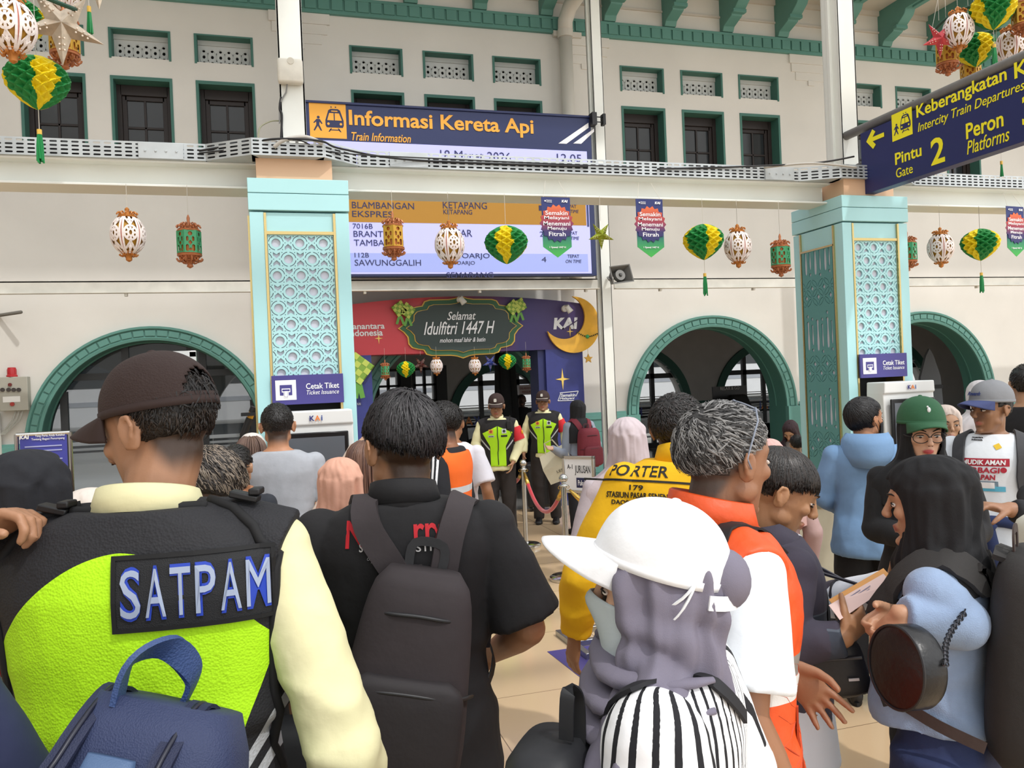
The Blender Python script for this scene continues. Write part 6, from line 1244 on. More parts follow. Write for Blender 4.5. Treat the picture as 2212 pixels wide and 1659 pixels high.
def backpack(label,root,k,tree,col,w=0.3,h=0.44,d=0.15,zt=1.36,gap=0.12,x=0.0,roll=0.0,pocket=None,taper=0.86,strap=None,straps=(1,1),group=None,cat='backpack',sw=0.065,tilt=0.0,mat=None,pm=None,zc='#2c2c2e',sx=0.105):
    s=k.s; t=worn('backpack',label,cat,root,group); m=mat or cloth(col,0.75); z0=(zt-h)*s; T=k.B@Matrix.Translation((x*s,-(gap+d/2)*s,z0))@Matrix.Rotation(roll,4,'Y')@Matrix.Rotation(tilt,4,'X')
    b=part('main_body',MB().merge(rbox(w*s,h*s,d*s,taper=taper),T),m,t,smooth=True)
    p=rbox(w*0.86*s,h*0.5*s,0.06*s,taper=0.95); part('front_pocket',MB().merge(p,T@Matrix.Translation((0,-d/2*s-0.005,0.02))),pm or (cloth(pocket,0.75) if pocket else m),t,smooth=True)
    for zz in (0.47,0.8):
        g=MB(); n=20; g.tube([T@V(w*(0.46 if zz<0.5 else 0.41*(1-(1-taper)*0.8)*1.0)*s*q,-(d/2+(0.028 if zz<0.5 else 0.0))*s*(1-0.75*abs(q)**4)-0.002,h*zz*s+0.01*(1-q*q)) for q in [-1+2*i/n for i in range(n+1)]],0.0045,6); part('zip',g,M(zc,0.45),b,smooth=True)
    g=MB(); g.ribbon(spl([T@V(-0.035*s,d*0.3*s,h*0.985*s),T@V(-0.03*s,d*0.32*s,(h+0.045)*s),T@V(0.03*s,d*0.32*s,(h+0.045)*s),T@V(0.035*s,d*0.3*s,h*0.985*s)],4),0.02,0.004,(0,-1,0)); part('handle',g,cloth(zc,0.7),t)
    sm=cloth(strap,0.75) if strap else m
    for i in (0,1):
        if not straps[i]: continue
        sg=-1 if i==0 else 1; SX=sx[i] if isinstance(sx,tuple) else sx; pts=[T@V(sg*0.05*s,d*0.42*s,h*0.93*s),k.up(sg*0.075,-0.11,1.36),k.up(sg*SX,-0.03,1.42),k.up(sg*(SX+0.02),0.08,1.34),k.up(sg*(SX+0.03),0.12,1.2),k.up(sg*(SX+0.05),0.07,1.06),T@V(sg*w*0.45*s,d*0.4*s,h*0.15*s)]
        drape('strap',tree,[T@V(sg*0.035*s,d*0.5*s,h*0.9*s),k.up(sg*SX*0.8,-0.12,1.37)]+pts[2:6],sw*s,sm,t,0.006,0.012); g=MB(); g.ribbon([T@V(sg*0.03*s,d*0.2*s,h*0.94*s),T@V(sg*0.035*s,d*0.5*s,h*0.97*s)],sw*s,0.012,(0,-1,0.4)); part('strap_anchor',g,sm,t)
        g=MB(); g.ribbon(spl([k.up(sg*(SX+0.05),0.07,1.06),k.up(sg*0.18,-0.02,1.03),T@V(sg*w*0.45*s,d*0.4*s,h*0.12*s)],4),0.028*s,0.003,(sg,0,0.2)); part('lower_strap',g,cloth(zc,0.7),t)
    return t,T
def facemask(k,root,col,loops=True,head=False):
    rows=[]
    for i in range(13):
        v=i/12; row=[]
        for j in range(25):
            u=-1+2*j/24; a=u*1.3; nose=math.exp(-((v-0.18)/0.25)**2)*max(0,1-abs(u)*2.2); row.append(V(0.074*math.sin(a)*(1-0.15*v),0.012+0.085*math.cos(a)**0.9*(1-0.06*(2*v-1)**2)+0.02*nose+0.006*math.cos(a),0.0-0.112*v*(1-0.28*u*u)-0.016*u*u+0.012*nose))
        rows.append(row)
    g=MB(); g.loft(rows,False,0,closed=False); o=part('face_mask',MB().merge(g,k.HT),M(col,0.7,bump=0.1,bs=60),root,smooth=True); m=o.modifiers.new('s','SOLIDIFY'); m.thickness=0.002
    for v in (2,10):
        for j in (0,24):
            p=rows[v][j]; sg=-1 if j==0 else 1; g=MB(); g.tube(spl([p,V(sg*0.09,-0.04,-0.02+(0.02 if v==2 else 0.0)),V(sg*0.083,-0.075,0.03)] if head else [p,V(sg*0.088,-0.01,0.0+(0.02 if v==2 else -0.02)),V(sg*0.088,-0.03,0.0)],5),0.0018 if not head else 0.0026,5); part('ear_loop',MB().merge(g,k.HT),M('#e8eaec' if col[1]!='1' else col,0.6),o)
    return o
def glasses(k,root,col='#1c1c1e',up=0.0,r=0.026,name='glasses'):
    g=MB()
    for s_ in (-1,1): g.tube([V(s_*0.033+r*1.1*math.cos(2*PI*i/24),0.098-0.012*abs(math.cos(2*PI*i/24)*1.0+s_*1.0)*0.5,0.004+up+r*0.85*math.sin(2*PI*i/24)) for i in range(24)],0.0018,6,loop=True); g.tube([V(s_*0.062,0.088,0.008+up),V(s_*0.079,0.06,0.008+up),V(s_*0.082,-0.02,0.006+up),V(s_*0.082,-0.035,-0.012+up)],0.0019,6)
    g.tube([V(-0.007,0.1,0.008+up),V(0,0.103,0.01+up),V(0.007,0.1,0.008+up)],0.0018,6); return part(name,MB().merge(g,k.HT),M(col,0.35),root,smooth=True)
# ============================================================ THE CROWD, nearest first
FAST=1.0
# ---- the security guard with the neon vest
r,k=person('security guard seen from behind in cream shirt and neon vest, brown cap, left hand raised',316,754,1.5,14,hat=0.142,sw=1.17,bw=1.08,hy=-70,hp=14,lean=2,hs=0.92,headfwd=0.01)
setarm(k,0,(-0.42,0.12,1.16),pxl(r,-70,1170,1.34)); setarm(k,1,(0.335,-0.07,1.17),(0.36,0.06,0.93))
up_=local(r,CP+CU*1)-local(r,CP)
body(k,r,'#aa7c5d',0.0042,stubble='#20160f',hands=({'d':local(r,atd(75,1085,1.34))-pxl(r,-70,1170,1.34),'pn':(0.35,-0.2,-0.8),'curls':[0.75,0.85,0.95,1.0],'thumb':0.1,'tcurl':0.1,'side':-1},{}),jaw=1.03); face(k,r)
hair(k,r,'#17110d',1.03,mask=lambda d: 1.0 if (d.y<0.15 and d.z>-0.42-0.2*(d.y<-0.5)) or (d.z>0.6) else (0.25 if d.y<0.0 and d.z>-0.62 else 0.0),n=2600,ln=0.022,lift=0.06,width=0.0012,crown=(0.25,-0.8,0.45),swirl=0.7,jit=0.35,col2='#2b2018')
hair(k,r,'#15100d',1.1,mask=lambda d: 1.0 if d.y<-0.45 and d.z>-0.25 and d.z<0.75 else 0.0,n=900,ln=0.03,lift=0.05,width=0.0014,crown=(0.0,-0.2,1.0),jit=0.4,shell=False,seed=11,name='hair_tuft')
cap(k,r,'#33231f',back_open=True,mesh=0.5,pitch=6,z0=0.036,sc=0.99,tall=1.02)
trousers(k,r,'#1d1b1c'); shoes(k,r)
CRE='#e2dcae'
sh=shirt(k,r,CRE,sleeve='long',hem=0.85,add=0.006,loose=0.01,amp=0.009,voxel=0.007,folds=(9,9,12),sr=1.0,slen=0.96,cuff=0.05); collar(k,r,CRE,h=0.032,r=1.1)
s=k.s; Bi=k.B.inverted()
def vz(x,y,z):
    p=Bi@V(x,y,z)/s if False else (Bi@V(x,y,z)); return p.x/s,p.y/s,p.z/s
def neon(x,y,z):
    X,Y,Z=vz(x,y,z); zc=1.375-3.1*X*X-0.06*abs(X); xw=0.2 if Z>1.2 else 0.2-(1.2-Z)*0.38; xw=max(0.12,xw)
    return min(zc-Z,xw-abs(X)) if Y<0.04 else min(1.27-Z,0.11-abs(X))
def grey(x,y,z):
    X,Y,Z=vz(x,y,z); q=Z-0.98-(abs(X)-0.14)*1.6; return min(max(0.012-abs(q-0.03),0.012-abs(q+0.015)),-neon(x,y,z),1.2-Z) if abs(X)>0.1 else -1
vest=shirt(k,r,'#1f1f23',name='vest',sleeve=None,hem=0.88,add=0.022,loose=0.012,amp=0.006,voxel=0.006,neck=1.43,vest=1.12,layers=[(neon,'#b5ef12'),(grey,'#b9bcc0')],mat=M('#1f1f23',0.8,bump=0.15,bs=25,weave=0.55,ws=230,layers=(('L0','#b5ef12'),('L1','#b9bcc0'))),folds=(6,6,7))
tv=bvh(vest); tsh=bvh(sh)
p,n=hit(r,tv,420,1272); T=surf_frame(p,n,0.0,0.35); PW,PH=0.252,0.122
pa=decal('patch',gridmb(-PW/2,PW/2,-PH/2,PH/2,26,12),T,tv,M('#17181b',0.75,weave=0.3,ws=500),r,0.006)
for (a,b,c,d) in ((-PW/2,PW/2,PH/2-0.007,PH/2),(-PW/2,PW/2,-PH/2,-PH/2+0.007),(-PW/2,-PW/2+0.007,-PH/2,PH/2),(PW/2-0.007,PW/2,-PH/2,PH/2)): decal('patch_border',gridmb(a,b,c,d,20 if b-a>0.1 else 2,2 if b-a>0.1 else 10),T,tv,M('#0c0c0e',0.8),pa,0.0085)
for bo,col,of in ((0.035,'#1f3fae',0.0085),(0.0,'#9aa6bd',0.0105)):
    for i,ch in enumerate('SATPAM'):
        mb=fit(textmesh(ch,0.1,bold=bo,ext=0.0006),w=0.031 if ch!='M' else 0.037,h=0.086 if bo else 0.076); mb.v=[(x+(-0.096+0.038*i)+(0.004 if ch=='M' else 0),y,z) for x,y,z in mb.v]; decal('lettering',mb,T,tv,M(col,0.6),pa,of)
for i,sg in ((0,-1),(1,1)):                                 # piping and buckles of the vest
    pts=[k.up(sg*0.1,-0.03,1.43),k.up(sg*0.17*1.1,-0.06,1.37),k.up(sg*0.2*1.1,-0.09,1.25),k.up(sg*0.2*1.1,-0.06,1.12),k.up(sg*0.19*1.1,0.0,1.0)]; P_=[tv.find_nearest(q)[0] for q in spl(pts,6)]; g=MB(); g.tube(P_,0.009,8); part('piping',g,M('#121214',0.8),vest,smooth=True)
pts=[k.up(x,-0.075+2.0*x*x,1.415-0.6*abs(x)*abs(x)) for x in (-0.1,-0.06,-0.02,0.02,0.06,0.1)]; P_=[tv.find_nearest(q)[0] for q in spl(pts,5)]; g=MB(); g.tube(P_,0.009,8); part('piping',g,M('#121214',0.8),vest,smooth=True)
for px,py in ((530,1086),(120,1115)):
    p,n=hit(r,tv,px,py); p=p or k.up(0.15,-0.05,1.4); g=MB(); g.box(p+V(0,0,0.012),(0.05,0.03,0.012),R=rot3(0,0.25,0)); g.box(p+V(0.02,0,0.02),(0.02,0.035,0.012)); part('buckle',g,BLACK,vest,bevel=0.003)
p=k.sh[0].lerp(k.arm[0][0],0.35); g=MB(); d=(k.arm[0][0]-k.sh[0]).normalized(); g.tube([p-d*0.03,p+d*0.04],0.082*s,18); part('armband',g,M('#c4232c',0.7),r,smooth=40)
# ---- man in the black shirt with a backpack
r,k=person('man in black printed shirt with black backpack seen from behind, thick black hair',866,840,1.95,12,hat=0.142,nd=0.012,sw=1.12,bw=1.02,hy=-28,hp=4)
setarm(k,1,(0.285,-0.03,1.19),(0.2,0.2,1.06)); setarm(k,0,(-0.285,-0.03,1.16),(-0.27,0.16,0.98))
body(k,r,'#aa7b5a',0.005,stubble='#241913',hands=({},{}))
hair(k,r,'#141113',1.1,mask=lambda d: 1.0 if d.z>-0.12+0.45*max(0,d.y)+0.35*max(0,d.y-0.3) else (0.5 if d.z>-0.3 and d.y<0.1 else 0.0),n=2600,ln=0.075,lift=0.1,width=0.002,crown=(0.1,-0.35,0.9),swirl=0.25,jit=0.18,col2='#2a2628',top=0.006,drop_=0.012)
face(k,r); BT='#1c1b1d'
sh=shirt(k,r,BT,sleeve='short',hem=0.8,add=0.014,loose=0.018,amp=0.008,voxel=0.007,slen=0.9,sr=1.12,folds=(6,6,8)); collar(k,r,BT,h=0.04,r=1.05); tb=bvh(sh)
trousers(k,r,'#1b2a45',mat=M('#1d2c48',0.85,var=0.2,vs=9,bump=0.2,bs=60,weave=0.2,ws=600)); shoes(k,r)
for s_,px,py,w,h,col,kw in (('No',786,1155,0.085,0.062,'#c8202c',dict(bold=0.02)),('rr',918,1150,0.05,0.04,'#c8202c',dict(bold=0.02)),('y',945,1152,0.02,0.04,'#c8202c',dict(bold=0.02)),('STAY',800,1183,0.05,0.019,'#dcd8d6',dict(bold=0.01)),('STI',915,1182,0.035,0.018,'#dcd8d6',dict(bold=0.01)),('LIFE',838,1197,0.03,0.009,'#8a8a8c',{}),('ORIGINAL STREET',822,1207,0.06,0.006,'#b9b9bb',{}),('ADVENTURE MOOD',826,1213,0.05,0.006,'#b9b9bb',{}),('01.12.24',830,1221,0.022,0.005,'#b9b9bb',{})):
    p,n=hit(r,tb,px,py)
    if p: decal('print',fit(textmesh(s_,0.1,**kw),w=w,h=h),surf_frame(p,n,0.0,0.5),tb,M(col,0.7),sh,0.002)
bp,T=backpack('worn black backpack on the man in the printed black shirt',r,k,tb,'#2a2527',w=0.29,h=0.44,d=0.12,zt=1.31,gap=0.115,x=-0.04,roll=0.2,taper=0.72,pocket='#2b2729',sw=0.058,mat=M('#3a3335',0.8,bump=0.25,bs=18,var=0.12,vs=10),sx=(0.08,0.13))
s=k.s; g=MB(); g.bx(-0.045,0.045,-0.004,0.0,-0.03,0.03); q=MB().merge(g,T@Matrix.Translation((-0.07*s,-(0.13/2+0.048)*s,0.07*s))@Matrix.Rotation(0.25,4,'Y')); lb=part('label_patch',q,M('#1c1a1b',0.7),bp)
mb=fit(textmesh('TAPAX',0.1,bold=0.01),w=0.06,h=0.014); part('lettering',MB().merge(mb,T@Matrix.Translation((-0.07*s,-(0.13/2+0.053)*s,0.08*s))@Matrix.Rotation(0.25,4,'Y')@Matrix.Rotation(PI/2,4,'X')),M('#a8a4a4',0.6),lb,smooth=None)
# ---- woman with white cap over a grey headscarf
r,k=person('woman in white cap over grey scarf with face mask, striped top',1412,1100,1.3,-52,hat=0.145,hy=-8,hp=4,bw=1.0)
body(k,r,SK['fair'],0.006,fem=True,ears=False); face(k,r)
GS='#75707f'
hj=hijab(k,r,GS,length=0.12,back=0.3,front=0.12,wrap=(0.02,0.05,0.8,0.6),fold=0.03,seed=4,face_h=0.082,mat=M(GS,0.85,bump=0.3,bs=14,weave=0.15,ws=700),wide=1.16)
g=MB(); g.ell((0,-0.118,0.012),(0.052,0.042,0.05),18,12); part('scarf_bun',MB().merge(g,k.HT),M(GS,0.85,bump=0.3,bs=14,weave=0.15,ws=700),r,smooth=True)
th=bvh(hj)
for a0,a1,z0,z1,rr_,sd in ((-1.6,1.9,-0.12,-0.06,0.026,1),(-1.5,2.3,-0.16,-0.105,0.028,2),(-1.2,2.2,-0.2,-0.15,0.03,3),(0.3,2.7,-0.05,-0.13,0.02,4),(-0.8,2.4,-0.235,-0.195,0.026,5)):
    pts=[]
    for i in range(15):
        t=i/14; a=a0+(a1-a0)*t; rad=0.102+0.42*max(0,-(z0+(z1-z0)*t)-0.085)+0.004*math.sin(i*1.3+sd); pts.append(k.HT@V(rad*math.sin(a-0.6)*0.98,rad*math.cos(a-0.6)*1.05-0.01,z0+(z1-z0)*t-0.02*math.sin(PI*t)))
    g=MB(); n=len(pts); g.tube(pts,[rr_*k.hs*(0.15+math.sin(PI*(0.04+0.92*i/(n-1)))) for i in range(n)],12,flat=0.6); part('scarf_fold',g,M(GS,0.85,bump=0.3,bs=14,weave=0.15,ws=700),hj,smooth=True)
co,T,RR=cap(k,r,'#eff0f2',z0=0.04,sc=1.07,pitch=20,brimlen=0.085,tall=1.02)
mb=fit(textmesh('no',0.05,bold=0.02),h=0.02); part('lettering',MB().merge(mb,T@frame(V(0.045,-0.102,0.02),(0.9,0.42,0),(0.1,-0.2,1))),M('#3b4250',0.6),co,smooth=None)
g=MB(); g.ribbon([T@V(RR[0]*1.02*math.sin(a),RR[1]*1.03*math.cos(a)-0.012,-0.018) for a in [PI-0.9+1.8*i/12 for i in range(13)]],0.022,0.003,[(k.HT.to_3x3()@V(math.sin(a),math.cos(a),0)) for a in [PI-0.9+1.8*i/12 for i in range(13)]]); part('back_strap',g,cloth('#e9eaec'),co)
facemask(k,r,'#c3ced2',head=True)
def stripe(x,y,z):
    w=0.006*noise.noise(V(x*14,y*14,z*9)); u=math.atan2(x,-y)*0.155+w; return math.sin(u*2*PI/0.021)-0.45 if z>1.2*k.s else -1
sh=shirt(k,r,'#ececee',name='blouse',sleeve='short',hem=0.82,add=0.014,loose=0.03,amp=0.008,voxel=0.006,slen=0.95,sr=1.5,layers=[(stripe,'#15151b')],folds=(7,7,7)); trousers(k,r,'#26262c'); shoes(k,r,'#d8d8d8')
ts=bvh(sh); drape('neck_trim',ts,[h for h in (hit(r,ts,*q)[0] for q in ((1262,1600),(1310,1545),(1370,1495),(1430,1470),(1490,1465),(1550,1490),(1600,1550))) if h],0.02,M('#17171c',0.7),sh,0.004)
t=worn('shoulder_bag','black backpack top with loop handle at the left of the white cap woman','bag',r); c=pxl(r,1190,1640,1.22); g=rbox(0.2,0.3,0.13,c=(c.x,c.y,c.z-0.27)); part('bag_body',g,M('#1d1e22',0.6,bump=0.2,bs=20),t,smooth=True)
g=MB(); a=pxl(r,1222,1600,1.2); b=pxl(r,1226,1500,1.2); c_=pxl(r,1246,1510,1.22); d=pxl(r,1250,1620,1.22); g.ribbon(spl([a,b,c_,d],6),0.022,0.004,(1,0,0)); part('handle',g,M('#17181b',0.6),t)
# ---- man with grey hair and the orange quilted vest
r,k=person('grey haired man in orange quilted vest over white shirt, spectacles pushed up',1562,860,1.76,95,hat=0.134,hy=-14,hp=4,lean=2)
setarm(k,1,(0.235,-0.05,1.13),(0.25,0.05,0.88)); setarm(k,0,(-0.2,0.06,1.12),pxl(r,1700,1440,1.86))
body(k,r,'#9a6d50',0.0048,stubble='#4c443f',hands=({'d':(0.25,0.45,-0.55),'pn':(0.5,0.2,-0.5),'curl':0.16,'spread':0.3,'side':-1},{}),jaw=0.98); face(k,r)
hair(k,r,'#3a3837',1.07,mask=lambda d: 1.0 if d.z>-0.22+0.5*max(0,d.y)+0.5*max(0,d.y-0.45) and not(d.y>-0.2 and d.z<0.1 and abs(d.x)>0.75) else (0.3 if d.z>-0.6 and d.y<-0.3 else 0.0),n=3000,ln=0.045,lift=0.1,width=0.0018,crown=(0.1,-0.65,0.8),swirl=0.5,jit=0.4,col2='#8f8d8b',rough=0.55)
gl=glasses(k,r,'#8d95a4',name='spectacles'); gl.data.transform(k.HT@Matrix.Translation((0,-0.012,0.034))@Matrix.Rotation(1.22,4,'X')@Matrix.Diagonal((1.13,1,1,1))@k.HT.inverted()); trousers(k,r,'#2b2b30'); shoes(k,r)
tsh=shirt(k,r,'#e6ebf0',name='t_shirt',sleeve='short',hem=0.86,add=0.008,loose=0.01,amp=0.007,voxel=0.007,slen=0.8,sr=1.12,folds=(7,7,7))
OV='#e2531d'
def band1(x,y,z): X,Y,Z=(k.B.inverted()@V(x,y,z))/k.s; return 0.022-abs(Z-1.12)
def band2(x,y,z): X,Y,Z=(k.B.inverted()@V(x,y,z))/k.s; return 0.022-abs(Z-1.165)
vs=shirt(k,r,OV,name='vest',sleeve=None,hem=0.82,add=0.028,loose=0.016,amp=0.006,voxel=0.007,neck=1.415,vest=1.08,layers=[(band1,'#d8d6d2'),(band2,'#8b837c')],mat=M(OV,0.5,bump=0.5,bs=20,layers=(('L0','#d8d6d2'),('L1','#8b837c'))),folds=(10,10,14))
collar(k,r,OV,'vest_collar',h=0.055,r=1.25,mat=M(OV,0.5,bump=0.5,bs=20)); tv=bvh(vs)
g=MB(); P_=[tv.find_nearest(k.up(0.015,0.16,z))[0]+V(0,0.004,0) for z in [1.44-0.6*i/30 for i in range(31)]]; g.tube(P_,0.006,6); part('zip',g,M('#c2461a',0.4),vs)
for sg in (-1,1):
    P_=[tv.find_nearest(k.up(sg*0.14+0.0,0.09,z))[0] for z in (1.08,1.02,0.96)]; g=MB(); g.ribbon(P_,0.012,0.004,(sg*0.5,0.8,0)); part('pocket',g,M('#b03d12',0.5),vs)
for j in range(9):
    for sg in (-1,1):
        P_=[]; 
        for i in range(16):
            t=i/15; a=t*2.6-1.3+PI/2; z=1.1-0.035*j+sg*0.16*(t-0.5); q=tv.find_nearest(k.up(0.3*math.cos(a-PI/2+PI/2),0.22*math.sin(a-PI/2+PI/2),z)); P_.append(q[0]-q[1]*0.0015)
        if j<8: g=MB(); g.tube(P_,0.0022,4); part('quilt_seam',g,M('#b8401a',0.6),vs)
t=worn('sling_strap','black sling strap over the shoulder of the orange vest','strap',r); drape('webbing',tv,[k.up(0.2,-0.05,1.1),k.up(0.2,-0.1,1.25),k.up(0.16,-0.09,1.35),k.up(0.11,-0.03,1.42),k.up(0.05,0.08,1.35)],0.045,M('#18181a',0.7),t,0.004,0.005)
# ---- boy in the dark hoodie with tickets
r,k=person('boy in dark purple hooded jacket looking down at printed tickets',1716,970,2.3,103,hat=0.14,hy=10,hp=24,hs=1.1,bw=0.92,sw=0.95)
w1=pxl(r,1826,1378,2.06); w0=pxl(r,1925,1262,2.28); setarm(k,1,pxl(r,1690,1395,2.12),w1); setarm(k,0,(-0.14,0.1,1.05),w0)
body(k,r,'#b3845f',0.0045,hands=({'d':(0.5,0.3,0.3),'pn':(0.7,-0.5,0.2),'curl':0.45,'side':-1},{'d':(-0.2,0.55,0.35),'pn':(-0.8,0.1,0.3),'curl':0.75,'side':1}),jaw=0.96); face(k,r,gaze=(0,-1),lid=0.85)
hair(k,r,'#17120f',1.11,mask=lambda d: 1.0 if (d.z>0.12 or (d.y<0.05 and d.z>-0.5) or (d.y<0.45 and d.z>-0.05)) and not(abs(d.x)>0.7 and -0.25<d.y<0.1 and d.z<0.02) else 0.0,n=2600,ln=0.085,lift=0.035,width=0.0017,crown=(0,-0.3,0.95),jit=0.07,col2='#2a211b',drop_=0.006,rough=0.35)
tt=shirt(k,r,'#e4e8f0',name='t_shirt',sleeve=None,hem=0.76,add=0.01,loose=0.035,amp=0.006,voxel=0.008); trousers(k,r,'#3d3c48'); shoes(k,r,'#dddddd')
HP='#45414f'
def camo(x,y,z):
    X,Y,Z=(k.B.inverted()@V(x,y,z))/k.s; return min(0.16-abs(Z-1.13)*2,noise.noise(V(x*16,y*16,z*16))+0.15) if Y>0.02 else -1
def camo0(x,y,z):
    X,Y,Z=(k.B.inverted()@V(x,y,z))/k.s; return 0.085-abs(Z-1.13) if Y>0.02 else -1
def gapf(x,y,z):
    X,Y,Z=(k.B.inverted()@V(x,y,z))/k.s; return min(0.035+0.02*(Z-1.0)-abs(X),Y-0.02)
jk=shirt(k,r,HP,name='jacket',sleeve='long',hem=0.86,add=0.02,loose=0.016,amp=0.009,voxel=0.0065,sr=1.18,slen=0.93,cuff=0.05,layers=[(camo0,'#5d6672'),(camo,'#3c4350'),(gapf,'#dfe3ec')],folds=(8,8,9)); tj=bvh(jk)
g=MB(); rows=[]
for q,zz in ((1.0,1.47),(1.25,1.475),(1.5,1.44),(1.62,1.395),(1.5,1.36)):
    rows.append([k.up(0.07*q*math.sin(a)*1.12,-0.025+0.068*q*math.cos(a)*1.0,zz-0.05*max(0,math.cos(a))+ (0.0 if math.cos(a)>0 else -0.02*abs(math.cos(a)))) for a in [0.35+(2*PI-0.7)*j/36 for j in range(37)]])
g.loft(rows,False,0,closed=False); o=part('hood',g,cloth(HP),jk,smooth=True); m=o.modifiers.new('s','SOLIDIFY'); m.thickness=0.012
for sg in (-1,1): g=MB(); P_=[tj.find_nearest(k.up(sg*0.045,0.2,z))[0] for z in [1.38-0.5*i/20 for i in range(21)]]; g.tube(P_,0.005,6); part('zip',g,M('#33323c',0.4,0.4),jk)
t=worn('waist_bag','black sling bag hanging at the hip of the boy','bag',r); c=pxl(r,1780,1440,2.1); g=rbox(0.24,0.15,0.08,c=(0,0,0)); T=Matrix.Translation(c+V(0,0,-0.075))@Matrix.Rotation(1.25,4,'Z')@Matrix.Rotation(-0.12,4,'Y'); part('bag_body',MB().merge(g,T),M('#1a1b1f',0.5,bump=0.2,bs=22),t,smooth=True)
g=MB(); g.tube([T@V(0.1*q,-0.042,0.105) for q in (-1,-0.5,0,0.5,1)],0.004,6); part('zip',g,M('#2c2c30',0.4),t); g=MB(); g.bx(0.06,0.085,-0.047,-0.043,0.05,0.056); part('badge',MB().merge(g,T),M('#c8c8cc',0.4),t)
drape('strap',tj,[k.up(0.15,0.06,1.06),k.up(0.1,0.14,1.15),k.up(0.0,0.15,1.27),k.up(-0.1,0.06,1.38)],0.03,M('#17171a',0.7),t,0.004)
def tk(label,col,off,z,head):
    A=[atd(x,y-off*1000,Z+off*2) for x,y,Z in ((1790,1308,2.1),(1814,1340,2.06),(1928,1262,2.12),(1908,1240,2.17))]; t=thing('ticket_sheet',label,'ticket',A[0],0,'printed tickets in the hands of the boy'); o=A[0]; P_=[p-o for p in A]; nn=(P_[1]-P_[0]).cross(P_[3]-P_[0]).normalized()*0.0015
    g=MB(); g.loft([P_,[p+nn for p in P_]]); pp=part('paper',g,M(col,0.6),t)
    if head:
        up2=(P_[1]-P_[0]); rt=(P_[2]-P_[1]); T=frame((P_[0]+P_[1]+P_[2]+P_[3])/4,rt,-up2); T=T if (T.to_3x3()@V(0,0,1)).dot(CP-o)>0 else frame((P_[0]+P_[1]+P_[2]+P_[3])/4,rt,-up2)
        for i in range(6): g=MB(); x0=-0.04+0.02*(i%2); g.prism(rect(x0,x0+0.05+0.01*(i%3),0.012-0.006*i,0.014-0.006*i),(0,0,0.003),AX,(0,1,0),(0,0,0.0006)); part('text_line',MB().merge(g,T),M('#8a87a0',0.6),pp,smooth=None)
        part('logo',MB().merge(fit(textmesh('KAI',0.02,bold=0.05,shear=0.12),w=0.02,h=0.009),T@Matrix.Translation((-0.065,0.004,0.003))),M('#32357a',0.5),pp,smooth=None)
tk('pink printed train tickets held by the boy','#efd2ca',0.0,0,True); tk('orange ticket sheet behind the pink tickets held by the boy','#e3a45a',0.012,0,False)
# ---- porter in the yellow jacket
r,k=person('porter in yellow jacket with lettering on the back, dark short hair',1466,842,2.75,6,hat=0.13,nd=0.035,sw=1.12,bw=1.05,hy=52,hp=4,roll=4)
setarm(k,0,(-0.31,0.02,1.12),(-0.33,0.1,0.9)); 
body(k,r,'#966b4d',0.0065,stubble='#1d1512',hands=({},{})); face(k,r)
hair(k,r,'#15110f',1.06,mask=lambda d: 1.0 if d.z>-0.1+0.4*max(0,d.y)+0.5*max(0,d.y-0.4) else (0.35 if d.z>-0.65 and d.y<0.1 else 0.0),n=1800,ln=0.03,lift=0.08,width=0.0018,jit=0.4,swirl=0.3,col2='#2a2220')
YJ='#eab50a'
sh=shirt(k,r,YJ,name='jacket',sleeve='long',hem=0.82,add=0.022,loose=0.02,amp=0.011,voxel=0.008,sr=1.2,slen=0.9,cuff=0.04,folds=(6,6,7)); collar(k,r,YJ,h=0.05,r=1.12); trousers(k,r,'#1b1b1f'); shoes(k,r); tb=bvh(sh); KB=M('#16140f',0.7)
p,n=hit(r,tb,1375,1050); T=surf_frame(p,n,0.0,0.5)
for s_,w,h,y in (('PORTER',0.185,0.038,0.05),('179',0.045,0.017,-0.005),('STASIUN PASAR SENEN',0.19,0.019,-0.03),('DAOP 1 JAKARTA',0.15,0.019,-0.056)):
    mb=fit(textmesh(s_,0.1,bold=0.012),w=w,h=h); mb.v=[(a,b+y,c) for a,b,c in mb.v]; decal('print',mb,T,tb,KB,sh,0.002)
decal('piping',gridmb(-0.19,0.19,0.014,0.021,24,1),T,tb,KB,sh,0.003)
# ---- woman in blue sweater
r,k=person('woman in black headscarf and light blue sweater with round black bag, facing the boy',2006,980,2.0,-36,hat=0.125,hy=-6,hp=4,bw=0.97,sw=0.95)
setarm(k,0,(-0.22,0.06,1.09),(-0.04,0.23,0.97)); setarm(k,1,(0.22,0.06,1.09),(0.03,0.25,0.95))
setarm(k,0,pxl(r,2075,1345,1.85),pxl(r,1945,1328,1.84)); setarm(k,1,(0.23,0.1,1.08),pxl(r,1935,1325,1.92))
body(k,r,'#bd8f70',0.0048,fem=True,ears=False,hands=({'d':local(r,atd(1918,1420,1.82))-pxl(r,1945,1328,1.84),'pn':(0.9,-0.2,0.2),'curl':0.35,'side':-1},{'d':(-0.5,0.3,-0.2),'pn':(0,-0.8,0.3),'curl':0.6,'side':1})); face(k,r,lid=0.3)
hijab(k,r,'#141417',length=0.08,front=0.2,fold=0.02,seed=9,visor=0.22,wide=0.98,mat=M('#141417',0.85,bump=0.25,bs=24,weave=0.2,ws=600),face_w=0.06,face_h=0.09)
SW='#8ba0bf'; sh=shirt(k,r,SW,name='sweater',sleeve='long',hem=0.99,add=0.014,loose=0.016,amp=0.008,voxel=0.0065,sr=1.18,slen=0.93,cuff=0.03,belly=0.06,mat=M(SW,0.9,bump=0.2,bs=30,var=0.06,vs=30,weave=0.3,ws=350,sheen=0.2),folds=(8,8,9)); tb=bvh(sh)
